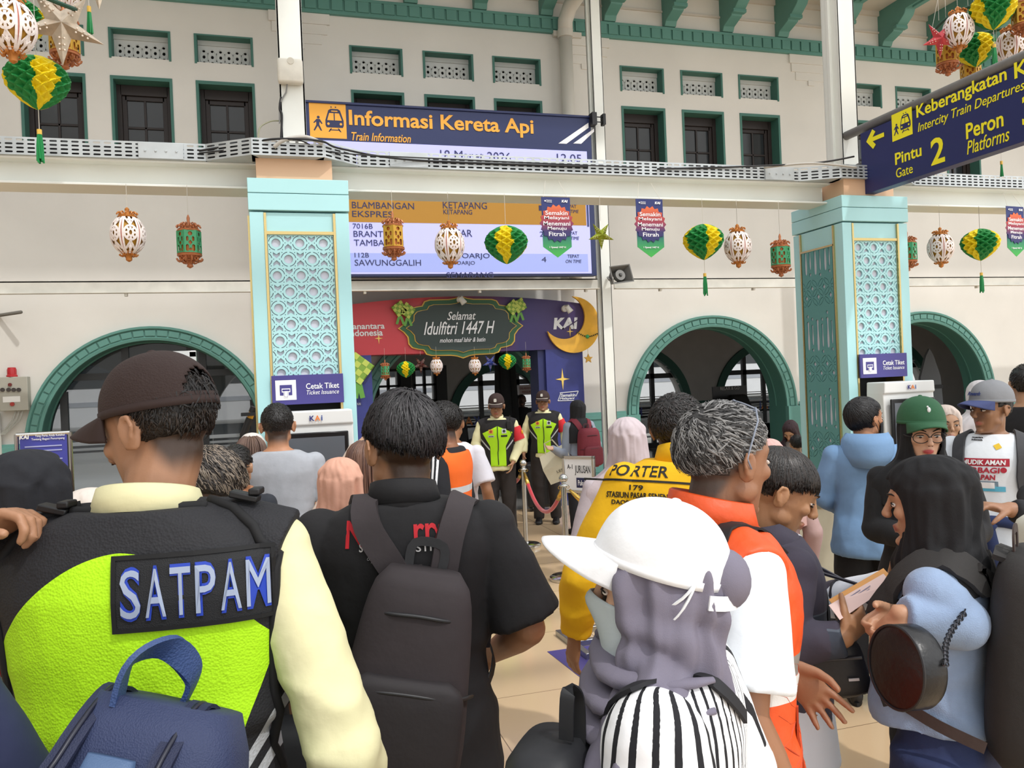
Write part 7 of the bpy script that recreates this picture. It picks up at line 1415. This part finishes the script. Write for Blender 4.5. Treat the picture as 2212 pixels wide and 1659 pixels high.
trousers(k,r,'#27345c',wide=1.2,top=1.08,mat=M('#26335a',0.85,var=0.22,vs=7,bump=0.2,bs=40,weave=0.2,ws=600)); shoes(k,r,'#d9d9d9','#c9b08a')
backpack('large black backpack worn by the woman in the blue sweater',r,k,tb,'#2a2827',w=0.36,h=0.52,d=0.22,zt=1.45,gap=0.095,x=-0.02,mat=M('#2c2a29',0.8,bump=0.2,bs=30,weave=0.2,ws=500),pocket='#332f2c',sw=0.075,zc='#3a2c27',tilt=0.08)
t=worn('round_bag','round black leather bag on a chain at the hip of the blue sweater woman','bag',r); c=pxl(r,1960,1440,1.72); nrm=(local(r,CP)-c); nrm.z=0.2; nrm=(nrm.normalized()+V(0.0,0.9,0)).normalized(); T=surf_frame(c,nrm,0.0)
g=MB(); g.lathe([(0.001,0.03),(0.07,0.033),(0.084,0.03),(0.088,0.022),(0.088,-0.022),(0.084,-0.03),(0.001,-0.032)],40); part('bag_body',MB().merge(g,T@Matrix.Scale(0.92,4,V(1,0,0))),M('#121214',0.35,bump=0.15,bs=60),t,smooth=35)
g=MB(); g.tube([T@V(0.079*math.cos(2*PI*i/40),0.086*math.sin(2*PI*i/40),0.031) for i in range(40)],0.003,6,loop=True); part('piping',g,M('#1d1d20',0.4),t)
a=T@V(0.08,0.03,-0.02); b=hit(r,tb,2085,1322)[0] or k.up(-0.2,0,1.2); N=26
for i in range(N):
    q=a.lerp(b,i/(N-1)); q=q+V(-0.02,0.012,0)*math.sin(PI*i/(N-1)); g=MB(); d=(b-a).normalized(); sx_=d.cross(V(0,1,0) if i%2 else V(1,0,0.2)).normalized(); g.tube([q+d*0.009*math.cos(2*PI*j/10)+sx_*0.0055*math.sin(2*PI*j/10) for j in range(10)],0.0018,4,loop=True); part('chain_link',g,M('#4a4a4e',0.3,0.9),t)
# ---- blue hoodie, black mask
r,k=person('man in washed blue hooded sweatshirt with black face mask, seen from behind',1862,854,4.3,33,hat=0.13,hy=52,bw=0.98)
setarm(k,0,(-0.22,0.02,1.1),(-0.12,0.22,1.0)); setarm(k,1,(0.23,0.02,1.1),(0.12,0.24,1.02))
body(k,r,'#b07a56',0.007,hands=({},{})); face(k,r); facemask(k,r,'#141416')
hair(k,r,'#141214',1.12,mask=lambda d: 1.0 if (d.z>0.1 or (d.y<0.15 and d.z>-0.75)) and not(d.y>0.3 and d.z<0.5) else 0,n=1300,ln=0.09,lift=0.05,width=0.0022,jit=0.15,drop_=0.01)
BH='#7396bd'; sh=shirt(k,r,BH,name='hooded_sweatshirt',sleeve='long',hem=0.82,add=0.02,loose=0.022,amp=0.01,voxel=0.009,sr=1.2,cuff=0.03,slen=0.95,mat=M(BH,0.9,bump=0.2,bs=20,var=0.16,vs=6))
def hoodie_hood(k,r,o,col):
    g=MB(); rows=[]
    for q,zz in ((1.0,1.47),(1.35,1.485),(1.65,1.45),(1.75,1.39),(1.5,1.33)): rows.append([k.up(0.072*q*math.sin(a)*1.1,-0.03+0.07*q*math.cos(a)-0.03*max(0,-math.cos(a)),zz-0.06*max(0,math.cos(a))-0.03*max(0,-math.cos(a))*(q>1.4)) for a in [0.3+(2*PI-0.6)*j/32 for j in range(33)]])
    g.loft(rows,False,0,closed=False); h=part('hood',g,cloth(col),o,smooth=True); m=h.modifiers.new('s','SOLIDIFY'); m.thickness=0.014
hoodie_hood(k,r,sh,BH); trousers(k,r,'#17171a',wide=1.1); shoes(k,r,'#19191b')
# ---- green cap woman
r,k=person('woman in green cap, black headscarf and round glasses, black jacket',1990,868,3.35,212,hat=0.142,hy=-6,hp=8,bw=1.0)
setarm(k,0,(-0.19,0.03,1.1),(-0.06,0.24,1.08)); setarm(k,1,(0.19,0.03,1.1),(0.05,0.25,1.09))
body(k,r,'#dcae92',0.0055,fem=True,ears=False,lips='#b84a4c'); face(k,r,lid=0.5,gaze=(0,-0.5)); glasses(k,r,'#17171a'); hijab(k,r,'#17171a',length=0.2,fold=0.018,seed=3)
c_,T,RR=cap(k,r,'#2f6040',brimlen=0.062,z0=0.05,sc=1.05,pitch=8); g=MB(); c=V(0,RR[1]*0.93,0.055); g.ell(c,(0.007,0.003,0.011),8,6); g.ell(c+V(0.005,0,0.013),(0.004,0.003,0.004),8,6); part('emblem',MB().merge(g,T),WTXT,c_)
sh=shirt(k,r,'#18181b',name='jacket',sleeve='long',hem=0.84,add=0.014,loose=0.02,amp=0.009,sr=1.02,slen=0.9); tb=bvh(sh); trousers(k,r,'#1b1b1e'); shoes(k,r)
for i,s_ in enumerate(("you don't need","to be yours for","and let go")):
    p,n=hit(r,tb,2048,985+8*i)
    if p: decal('print',fit(textmesh(s_,0.1,shear=0.3),w=0.085,h=0.014),surf_frame(p,n),tb,WTXT,sh,0.003)
p,n=hit(r,tb,2005,970)
t=worn('ticket_sheet','small orange ticket held by the green cap woman','ticket',r,'printed tickets'); g=MB(); c=k.up(0,0.3,1.13); g.box(c,(0.07,0.004,0.03),R=rot3(0.5,0,0)); part('paper',g,M('#e6c2a0',0.6),t)
# ---- young man in grey cap and white printed shirt
r,k=person('young man in grey and blue cap, white shirt with red print, looking aside',2140,828,4.1,232,hat=0.142,sw=1.1,hy=38,hp=2)
setarm(k,1,(0.33,0.02,1.2),(0.34,0.2,1.1)); setarm(k,0,(-0.27,0.0,1.1),(-0.26,0.1,0.88))
body(k,r,'#92694c',0.0055); face(k,r,gaze=(0.7,0),lid=0.25); hair(k,r,'#16120f',1.04,n=500,ln=0.03)
c_,T,RR=cap(k,r,'#7f8185',brimcol='#3a4470',z0=0.045,sc=1.04,pitch=4); mb=fit(textmesh('Rewards',0.05,shear=0.3,bold=0.02),w=0.075,h=0.02); part('lettering',MB().merge(mb,T@frame(V(0,RR[1]*0.985,0.04),(-1,0,0),(0,-0.3,1))),M('#2b3a70',0.6),c_,smooth=None)
sh=shirt(k,r,'#e8eef4',name='t_shirt',sleeve='short',hem=0.8,add=0.012,loose=0.02,amp=0.007,voxel=0.0075,slen=0.85,sr=1.1); tb=bvh(sh); trousers(k,r,'#1a1a1d'); shoes(k,r,'#d0d0d0')
for sg in (0,1): 
    e,w=k.arm[sg]; g=MB(); g.tube([k.sh[sg].lerp(e,0.7),e,e.lerp(w,0.9)],[0.05,0.047,0.037],14); part('sleeve',g,cloth('#1d1d20'),r,smooth=True)
RP=M('#b02438',0.6); p,n=hit(r,tb,2125,1020)
if p:
    T=surf_frame(p,n,0.0,0.6); decal('print_band',gridmb(-0.11,0.11,0.03,0.068,12,4),T,tb,RP,sh,0.002)
    for s_,w,h,y,m,x in (('MUDIK AMAN',0.19,0.024,0.049,WTXT,0.0),('BERBAGI',0.17,0.028,0.01,RP,-0.015),('HARAPAN',0.15,0.026,-0.025,RP,-0.025)):
        mb=fit(textmesh(s_,0.1,bold=0.03,shear=0.1),w=w,h=h); mb.v=[(a+x,b+y,c) for a,b,c in mb.v]; decal('print',mb,T,tb,m,sh,0.004)
    decal('print',MB().add([(a+0.085,b+0.012,0) for a,b in ring(0,0,0.014,14)],[tuple(range(14))]),T,tb,RP,sh,0.004)
    decal('bus_picture',gridmb(-0.1,0.06,-0.085,-0.045,10,4),T,tb,M('#7f97a8',0.6,var=0.5,vs=60),sh,0.003); decal('bus_picture',gridmb(-0.03,0.09,-0.095,-0.07,8,3),T,tb,M('#5cb2cf',0.6),sh,0.0035); decal('bus_picture',gridmb(-0.02,0.045,-0.08,-0.05,8,3),T,tb,WTXT,sh,0.0045)
p,n=hit(r,tb,2155,965)
if p: decal('badge',gridmb(-0.014,0.014,-0.014,0.014,3,3),surf_frame(p,n,0.5),tb,M('#e6c02c',0.5),sh,0.003)
p,n=hit(r,tb,2112,945)
if p: 
    for i,s_ in enumerate(('Nusantara','Indonesia')): mb=fit(textmesh(s_,0.1,bold=0.02),w=0.05,h=0.01); mb.v=[(a,b-0.014*i,c) for a,b,c in mb.v]; decal('print',mb,surf_frame(p,n),tb,M('#2a2a30',0.6),sh,0.003)
backpack('worn dark grey backpack on the young man in the grey cap',r,k,tb,'#3a3a3d',w=0.3,h=0.42,d=0.14,gap=0.13,sx=0.115,sw=0.06)
g=MB(); NB=cloth('#27345c'); pr=[tb.find_nearest(k.up(0.19*math.sin(a),0.15*math.cos(a),0.98+0.02*math.cos(a*2)))[0] for a in [2*PI*j/24 for j in range(24)]]; g.tube(pr,0.028,8,loop=True); wj=part('waist_jacket',g,NB,r,smooth=True); g=MB(); g.tube(spl([k.up(0.02,0.16,0.99),k.up(0.0,0.19,0.9),k.up(-0.03,0.18,0.76)],4),0.03,8,flat=0.5); g.tube(spl([k.up(-0.01,0.16,0.99),k.up(0.05,0.19,0.9),k.up(0.08,0.18,0.8)],4),0.03,8,flat=0.5); part('tied_sleeve',g,NB,wj,smooth=True)
# ---- two guards at the gate
def gate_guard(label,px,py,Z,yaw,hy,hp,armL,armR,radio,feet=None,H=None):
    r,k=person(label,px,py,Z,yaw,hat=0.142,sw=1.06,hy=hy,hp=hp,H=H); setarm(k,0,*armL); setarm(k,1,*armR)
    body(k,r,'#9d7256',0.006,hands=({'curl':0.3},{'curl':0.3})); face(k,r,lid=0.5); hair(k,r,'#14100e',1.03,n=300,ln=0.02)
    c_,T,RR=cap(k,r,'#35231f',pitch=-4,z0=0.045,brimlen=0.07,mesh=0.4); g=MB(); g.prism([(-0.013,-0.016),(0.013,-0.016),(0.016,0.0),(0.012,0.02),(-0.012,0.02),(-0.016,0.0)],(0,0,0),AX,(0,1,0),(0,0,0.004)); part('emblem',MB().merge(g,T@frame(V(0,RR[1]*0.985,0.048),(-1,0,0),(0,-0.25,1))),M('#cfcac2',0.5),c_); g=MB(); g.tube([T@V(RR[0]*1.02*math.sin(a),RR[1]*1.03*math.cos(a),0.006) for a in [-0.9+1.8*i/12 for i in range(13)]],0.0035,5); part('cord',g,M('#d8d2c6',0.6),c_)
    sh=shirt(k,r,CRE,sleeve='long',hem=0.85,add=0.006,loose=0.008,amp=0.007,voxel=0.009,slen=0.95,cuff=0.04,folds=(8,8,9)); collar(k,r,CRE,h=0.03)
    nf=lambda x,y,z: (lambda X,Y,Z: min(1.34-0.45*abs(X)-Z,(0.085 if Z<1.12 else 0.085+(Z-1.12)*0.55)-abs(X)) if Y>0 else 1.3-Z)(*(k.B.inverted()@V(x,y,z)/k.s))
    gs=lambda x,y,z: (lambda X,Y,Z: min(0.011-abs(Z-1.12-(abs(X)-0.12)*1.2),0.2-abs(X),abs(X)-0.09) if Y>0 else -1)(*(k.B.inverted()@V(x,y,z)/k.s))
    vs=shirt(k,r,'#1d1a1b',name='vest',sleeve=None,hem=0.9,add=0.02,loose=0.006,amp=0.004,voxel=0.007,neck=1.405,vest=1.05,layers=[(nf,'#b2e81e'),(gs,'#b9bcc0')]); tv=bvh(vs)
    g=MB(); P_=[tv.find_nearest(k.up(0,0.2,z))[0]+V(0,0.002,0) for z in [1.37-0.45*i/14 for i in range(15)]]; g.tube(P_,0.005,5); part('zip',g,M('#20301a',0.5),vs)
    for x,z,w,h,col in ((-0.085,1.29,0.05,0.05,'#c9ccd0'),(0.085,1.29,0.05,0.045,'#e0a83a'),(-0.085,1.225,0.07,0.02,'#17171a'),(0.085,1.225,0.065,0.02,'#c9ccd0')):
        q,n_,_,_=tv.find_nearest(k.up(x,0.2,z)); T=surf_frame(q,n_,0,0.6); em=decal('badge',gridmb(-w/2*k.s,w/2*k.s,-h/2*k.s,h/2*k.s,4,3),T,tv,M(col,0.6),vs,0.003)
        if h>0.03: decal('emblem',MB().add([(a,b,0) for a,b in ring(0,0,0.016*k.s,12)],[tuple(range(12))]),T,tv,M('#2b2b30' if x<0 else '#a8402a',0.6),em,0.005)
        elif x>0: mb=fit(textmesh('SATPAM',0.1,bold=0.02),w=0.05*k.s,h=0.012*k.s); decal('lettering',mb,T,tv,M('#22252c',0.6),em,0.0045)
    e=k.arm[0][0]; d=(e-k.sh[0]).normalized(); q=k.sh[0].lerp(e,0.55); g=MB(); g.tube([q-d*0.075,q,q+d*0.07],[0.066*k.s,0.068*k.s,0.066*k.s],16); ab=part('armband',g,M('#d42630',0.7),r,smooth=40); g=MB(); g.ell(q+V(-0.055,0.035,0.02)*k.s,(0.012,0.022,0.022),10,8); part('armband_emblem',g,M('#e8a82c',0.6),ab)
    if radio: t=worn('walkie_talkie','black walkie talkie clipped to the shoulder of the front gate guard','radio',r); q,n_,_,_=tv.find_nearest(k.up(-0.13,0.12,1.35)); g=MB(); g.box(q+n_*0.016,(0.05,0.03,0.09)); part('handset',g,BLACK,t,bevel=0.006); g=MB(); g.cyl(q+n_*0.016+V(-0.015,0,0.04),q+n_*0.016+V(-0.015,0,0.1),0.006,8); part('antenna',g,BLACK,t); g=MB(); g.tube(spl([q+n_*0.02+V(0,0,-0.04),q+V(-0.04,0.05,-0.12),q+V(-0.06,0.0,-0.2)],5),0.004,5); part('cord',g,BLACK,t)
    trousers(k,r,'#2a2422',wide=1.05,amp=0.009); shoes(k,r,'#171415'); return r,k
gate_guard('security guard standing in front of the red rope, hands low, looking down',1071,852,8.72,195,6,8,((-0.24,0.0,1.12),(-0.15,0.14,0.92)),((0.24,0.0,1.12),(0.15,0.13,0.91)),True)
gate_guard('security guard further back beside the suitcase, arms at his sides',1172,845,10.1,202,4,0,((-0.25,-0.03,1.11),(-0.26,0.05,0.88)),((0.25,-0.03,1.11),(0.26,0.06,0.88)),False)
# ---- woman with maroon backpack
r,k=person('woman in black headscarf with maroon backpack pulling the black suitcase',1247,863,9.3,-14,hat=0.125,hy=-10); setarm(k,0,pxl(r,1222,985,9.2),pxl(r,1192,968,9.0))
body(k,r,SK['fair'],0.009,fem=True,ears=False); hijab(k,r,'#17171a',length=0.3,seed=5); sh=shirt(k,r,'#8d95a3',sleeve='long',hem=0.8,loose=0.03,sr=1.1); trousers(k,r,'#1d1d22'); shoes(k,r)
backpack('maroon backpack worn by the woman at the gate',r,k,bvh(sh),'#74222f',w=0.33,h=0.48,d=0.17,zt=1.33,gap=0.13,pocket='#6a1e2a',sw=0.07,zc='#3d1820')
# ---- grey t shirt at the ticket machine
r,k=person('man in light grey t shirt seen from behind at the near ticket machine',597,866,4.35,1,hat=0.128,sw=1.08); setarm(k,1,(0.25,0.02,1.12),(0.2,0.24,1.1))
body(k,r,'#b98462',0.0065,stubble='#2a211c'); hair(k,r,'#15110f',1.05,mask=lambda d: 1.0 if d.z>-0.05+0.5*max(0,d.y) else (0.4 if d.z>-0.55 and d.y<0.2 else 0),n=1300,ln=0.02,lift=0.06,width=0.0018,jit=0.5); shirt(k,r,'#a9adb4',name='t_shirt',sleeve='short',hem=0.82,loose=0.02,amp=0.008,mat=M('#a9adb4',0.9,bump=0.2,bs=25,var=0.06,vs=25)); trousers(k,r,'#2c2f3a'); shoes(k,r)
# ---- bowed head with short greying hair
r,k=person('man with short greying hair bowing his head behind the neon vest guard',466,962,1.95,8,hat=0.12,hp=38,headfwd=0.05,H=1.68)
setarm(k,1,pxl(r,618,1525,2.05),pxl(r,560,1430,1.9)); body(k,r,'#9a6746',0.006,stubble='#3a302a'); face(k,r); glasses(k,r,'#2a2a2c')
hair(k,r,'#2e2722',1.05,mask=lambda d: 1.0 if d.z>-0.2+0.6*max(0,d.y) else (0.4 if d.z>-0.65 and d.y<0.1 else 0.0),n=3600,ln=0.03,lift=0.05,width=0.0013,crown=(0.05,-0.5,0.85),swirl=0.8,jit=0.3,col2='#857768'); shirt(k,r,'#25262b',name='t_shirt',sleeve='short',hem=0.82,slen=0.75); trousers(k,r,'#25262b'); shoes(k,r)
t=worn('hand_bag','black cloth bag in front of the neon vest guard, at his right elbow','bag',r); c=pxl(r,615,1640,1.75); part('bag_body',rbox(0.2,0.26,0.12,c=(c.x,c.y,c.z-0.18)),M('#1b1c20',0.8,bump=0.2,bs=20),t,smooth=True)
# ---- peach headscarf with navy backpack
r,k=person('woman in peach headscarf with a navy backpack, seen from behind',733,986,3.0,-8,hat=0.125,bw=1.0)
body(k,r,SK['fair'],0.009,fem=True,ears=False); hijab(k,r,'#d3a08a',length=0.3,fold=0.025,seed=6); sh=shirt(k,r,'#d09b86',name='blouse',sleeve='long',hem=0.76,loose=0.03,sr=1.15); trousers(k,r,'#b98a6a',skirt=True,mat=M('#c9b8a8',0.85,var=0.9,vs=18)); shoes(k,r)
backpack('navy backpack worn by the woman in the peach headscarf',r,k,bvh(sh),'#2a3350',w=0.3,h=0.42,d=0.14,zt=1.3,gap=0.13,sw=0.075,sx=0.13,x=-0.06)
# ---- long brown hair
r,k=person('woman with long straight brown hair behind the black shirt man',792,946,3.35,4,hat=0.128); setarm(k,0,(-0.22,0.12,1.2),pxl(r,772,965,3.6))
body(k,r,SK['fair'],0.008,fem=True); longhair(k,r,'#5d4238',0.42,'#7a5a4a'); shirt(k,r,'#c9b7a9',name='blouse',sleeve='long',hem=0.82); trousers(k,r,'#3c3c44'); shoes(k,r)
r,k=person('woman with brown hair under a white hood beside the grey t shirt man',541,938,4.8,8,hat=0.128); body(k,r,SK['fair'],0.009,fem=True); longhair(k,r,'#6a5147',0.35,'#7d6355',front=0.3); hijab(k,r,'#e2dad4',length=0.16,face_w=0.075,face_h=0.1,crown=1.04).location=(0,0.035,0.006); shirt(k,r,'#d9d2cc',sleeve='long'); trousers(k,r,'#4a4a52'); shoes(k,r)
# ---- orange vest marshal with radio
r,k=person('man in orange safety vest over black striped track jacket, walkie talkie at his chest',956,864,4.5,-60,hat=0.13,hy=-12,sw=1.05)
setarm(k,1,(0.24,-0.03,1.12),(0.2,0.17,0.96)); body(k,r,'#8d5d40',0.0065,stubble='#221814'); face(k,r); hair(k,r,'#16110f',1.09,n=1500,ln=0.04,lift=0.1,width=0.002,jit=0.5,swirl=0.5,mask=lambda d: 1.0 if d.z>0.0+0.45*max(0,d.y) else (0.4 if d.z>-0.6 and d.y<0 else 0))
st3=lambda x,y,z: (0.006-min(abs(y-q) for q in (-0.035,-0.012,0.011)) if (abs(x)>0.165*k.s and z>1.0) else -1)
sh=shirt(k,r,'#15161c',name='track_jacket',sleeve='long',hem=0.83,add=0.014,loose=0.015,voxel=0.008,sr=1.1,slen=0.95,layers=[(st3,'#e4e6ea')]); vs=shirt(k,r,'#ef6a1f',name='safety_vest',sleeve=None,hem=0.84,add=0.028,loose=0.016,voxel=0.009,neck=1.4,vest=0.98,layers=[(lambda x,y,z: 0.018-abs(z-1.2*k.s),'#c6c9cb')]); trousers(k,r,'#1a1a1e',legs_=0) if False else trousers(k,r,'#1a1a1e'); shoes(k,r,'#e2e2dc','#a8754a')
t=worn('walkie_talkie','black walkie talkie with long antenna on the orange safety vest','radio',r); q=pxl(r,945,1015,4.3); g=MB(); g.box(q,(0.055,0.035,0.12)); part('handset',g,BLACK,t,bevel=0.006); g=MB(); g.cyl(q+V(0.015,0,0.06),q+V(0.015,0,0.2),0.008,8); part('antenna',g,BLACK,t)
r,k=person('man in white uniform shirt with shoulder badge, half hidden behind the orange vest',972,872,5.3,30,hat=0.13,sw=1.05); body(k,r,'#9a6b4a',0.008); hair(k,r,'#16110f',1.06,n=300); sh=shirt(k,r,'#e9e6ee',sleeve='short',slen=0.8,hem=0.86); tb=bvh(sh); p,n=hit(r,tb,993,930)
if p: decal('badge',MB().add([(a,b,0) for a,b in ring(0,0,0.035,14)],[tuple(range(14))]),surf_frame(p,n),tb,M('#d9a93a',0.5),sh,0.004)
trousers(k,r,'#23252e'); shoes(k,r)
# ---- plainer figures in the crowd
def passer(label,px,py,Z,yaw,scarf=None,hairc=None,top='#33343a',low='#26272c',skin=SK['mid'],H=None,hp=0,hy=0,sleeve='long',length=0.28,fc=True,capc=None,legs=None,group=None,fem=None,fold=0.018,seed=1,vx=0.0085,sw=1.0):
    r,k=person(label,px,py,Z,yaw,hat=0.125,H=H,hp=hp,hy=hy,legs=legs,sw=sw,group=group); fem=bool(scarf) if fem is None else fem
    body(k,r,skin,vx,fem=fem,ears=not scarf)
    if fc: face(k,r,lid=0.5)
    if scarf: hijab(k,r,scarf,length=length,fold=fold,seed=seed)
    else: hair(k,r,hairc or '#16120f',1.08,n=600,ln=0.035,lift=0.08,width=0.0026,jit=0.3)
    if capc: cap(k,r,capc,z0=0.045)
    shirt(k,r,top,sleeve=sleeve,hem=0.82,loose=0.02); trousers(k,r,low); shoes(k,r); return r,k
passer('woman in pale marbled headscarf left of the yellow porter',1354,899,3.6,22,scarf='#c3b5b9',top='#bdb2b8',low='#55525a',fold=0.024,fc=False)
passer('woman in black headscarf at the left edge, in front of the blue notice',52,968,1.98,40,scarf='#1b1c22',top='#202127',length=0.36,fold=0.028,seed=8,fc=False)
passer('woman in white blouse and cream scarf behind the raised hand',190,1052,3.0,60,scarf='#d9cec4',top='#e2dee0',seed=12,fc=False)
passer('dark capped man looking out behind the bowed head',394,955,4.9,190,hairc='#15110f',top='#3a3a40',capc='#1d1b1d')
passer('dark haired person behind the bowed head below the camera pole',508,957,4.0,20,top='#2c3038',fc=False)
passer('person in black at the right edge behind the grey cap man',2216,783,5.0,60,top='#17171a',hy=-20,fc=False,sw=1.1)
passer('woman in cream headscarf behind the green cap woman',2040,873,4.7,205,scarf='#d6c6bb',top='#cfc6c0',seed=14)
passer('woman in white headscarf behind the grey cap man',2116,820,5.9,200,scarf='#dcd6d8',top='#d6d0d2',seed=15)
passer('woman in rose headscarf half hidden behind the far ticket machine',1984,834,6.8,215,scarf='#c86f86',top='#a86076',seed=16)
passer('woman in pale pink headscarf between the orange vest man and the boy',1660,946,4.2,10,scarf='#d0a9a2',top='#b99a96',seed=17,fc=False)
passer('dark silhouetted man standing deep in the hall behind the gate',1126,851,14.4,190,top='#1b1b20',low='#18181b',skin='#5a4034',fc=False)
# seated girl in the maroon scarf and the child in front of her
SIT={'knee':((-0.1,0.42,0.5),(0.1,0.42,0.5)),'ankle':((-0.11,0.44,0.085),(0.11,0.44,0.085))}
def sitter(label,px,py,Z,yaw,seat,**kw):
    r,k=passer(label,px,py,Z,yaw,legs=SIT,**kw); dz=k.hip[0].z-0.12-seat
    return r,k
r,k=person('girl in maroon headscarf sitting by the arch, bent over her phone',1704,891,9.2,235,H=1.62,hat=0.125,hp=30,lean=14,hr=-8); dz=0.38
k.knee=[V(-0.1,0.42,0.87),V(0.1,0.42,0.87)]; k.ank=[V(-0.1,0.46,0.47),V(0.1,0.46,0.47)]; setarm(k,0,(-0.2,0.22,1.12),(-0.06,0.38,1.12)); setarm(k,1,(0.2,0.22,1.12),(0.06,0.38,1.12))
body(k,r,SK['mid'],0.007,fem=True,ears=False); face(k,r,lid=0.7); hijab(k,r,'#2c1a1f',length=0.16,seed=20); shirt(k,r,'#8c8480',name='blouse',sleeve='long',mat=M('#948a84',0.85,var=0.5,vs=22)); trousers(k,r,'#3a3436',zlow=0.3); shoes(k,r); r.location.z=-dz
b=worn('bench','low grey bench under the seated girl by the arch','bench',r); b.location.z=0; g=MB(); g.bx(-0.45,0.45,-0.25,0.25,0.34,0.4); part('seat',g,M('#6f716f',0.6),b); 
for sx in (-0.4,0.4): g=MB(); g.bx(sx-0.03,sx+0.03,-0.22,0.22,0,0.34); part('leg',g,STEEL,b)
passer('dark haired child standing in front of the seated girl',1720,936,7.4,20,H=1.2,top='#3a3c40',fc=False)
# arm and suitcase at the right edge
r,k=passer('person in dark long sleeves reaching in from the right edge',2330,900,2.75,255,top='#202024',fc=False)
R_=r
sc_=atd(2153,1086,2.62); su=suitcase((sc_.x+0.06,sc_.y+0.12,0),0.9,'black suitcase with blue pull handle at the right edge',hh=sc_.z-0.70); 
for o in list(R_.children_recursive): bpy.data.objects.remove(o)
k=skel(1.62); place(R_,k,2330,900,2.75,255); setarm(k,1,pxl(R_,2260,1120,2.6),pxl(R_,2180,1100,2.6)); setarm(k,0,(-0.24,-0.04,1.1),(-0.25,0.05,0.86))
body(k,R_,'#9e7357',0.006,hands=({},{'d':local(R_,atd(2140,1092,2.6))-pxl(R_,2180,1100,2.6),'pn':(0,0,-1),'curl':0.7,'side':1})); face(k,R_); hair(k,R_,'#16120f',1.08,n=500); shirt(k,R_,'#202024',sleeve='long',hem=0.84,slen=0.9); trousers(k,R_,'#222226'); shoes(k,R_)
c=atd(2262,1190,2.3); t=thing('white_bag','cream rounded bag at the right edge below the reaching arm','bag',(c.x,c.y,c.z-0.1)); part('bag_body',rbox(0.16,0.2,0.14),M('#d8d6c8',0.6),t,smooth=True); g=MB(); g.tube([V(-0.05,0,0.19),V(-0.04,0,0.26),V(0.04,0,0.26),V(0.05,0,0.19)],0.006,5); part('handle',g,M('#b9b5a4',0.6),t)
# child's pale blue scarf at the bottom edge
passer('person in pale blue headscarf whose crown shows at the bottom edge',676,1632,0.92,5,scarf='#b9cbe0',top='#9fb2cc',H=1.34,fc=False)
# ---- the big navy backpack in the left foreground and its wearer
r,k=person('person in navy shirt at the bottom left corner wearing the large navy backpack',-430,880,1.0,-60,H=1.72,hat=0.13,sw=1.05)
body(k,r,'#9e7357',0.009); hair(k,r,'#16120f',1.08,n=400); sh=shirt(k,r,'#2a3050',sleeve='short',hem=0.82,slen=0.9); trousers(k,r,'#25283a'); shoes(k,r)
t=thing('backpack','large navy and blue backpack filling the bottom left corner','backpack',tuple(atd(200,1520,1.08).xy)+(1.06,)); a=atd(180,1430,1.08); base=V(*t.location)
NV=M('#2b3556',0.7,bump=0.2,bs=30,weave=0.4,ws=420); NV2=M('#4a6285',0.45,bump=0.12,bs=10,weave=0.15,ws=500); NV3=M('#1d2440',0.7,weave=0.4,ws=420)
t.rotation_euler=(-0.35,0.22,-0.35); t.location.z-=0.05; t.location.x-=0.02
zt_=a.z-1.06; W2=0.34; D2=0.2
g=rbox(W2,zt_+0.32,D2,taper=0.82,c=(0,0,-0.34),p=3.2); b=part('main_body',g,NV,t,smooth=True)
g=rbox(0.1,zt_+0.25,0.035,taper=0.9,c=(-0.02,-D2/2,-0.34)); part('front_panel',g,NV2,t,smooth=True)
for x,zr in ((-0.085,0.012),(0.045,0.012)):
    P_=spl([V(x,0.06,zt_-0.035),V(x,-0.02,zt_-0.02),V(x*1.0,-D2/2-0.0,zt_-0.1),V(x*1.08,-D2/2-0.016,zt_-0.2),V(x*1.15,-D2/2-0.016,-0.3)],6); g=MB(); g.ribbon(P_,0.03,0.006,[V(0,-0.5,1-0.9*min(1,i/14)) for i in range(len(P_))]); q=part('zip_tape',g,NV3,t); g=MB(); g.tube([p+V(0,-0.006,0.004) for p in P_],0.004,6); part('zip',g,M('#15182a',0.4),q,smooth=True)
g=rbox(0.14,0.2,0.06,c=(0.12,-D2/2-0.0,-0.32),taper=0.75); part('side_pocket',g,NV,t,smooth=True)
g=MB(); g.ribbon(spl([V(-0.055,-0.05,zt_-0.03),V(-0.05,-0.06,zt_+0.025),V(-0.02,-0.02,zt_+0.05),V(0.01,0.03,zt_+0.02),V(0.0,0.05,zt_-0.03)],6),0.04,0.008,[V(-1,-0.3,0.4)]*25); part('handle',g,M('#2f4674',0.6,weave=0.5,ws=300),t)
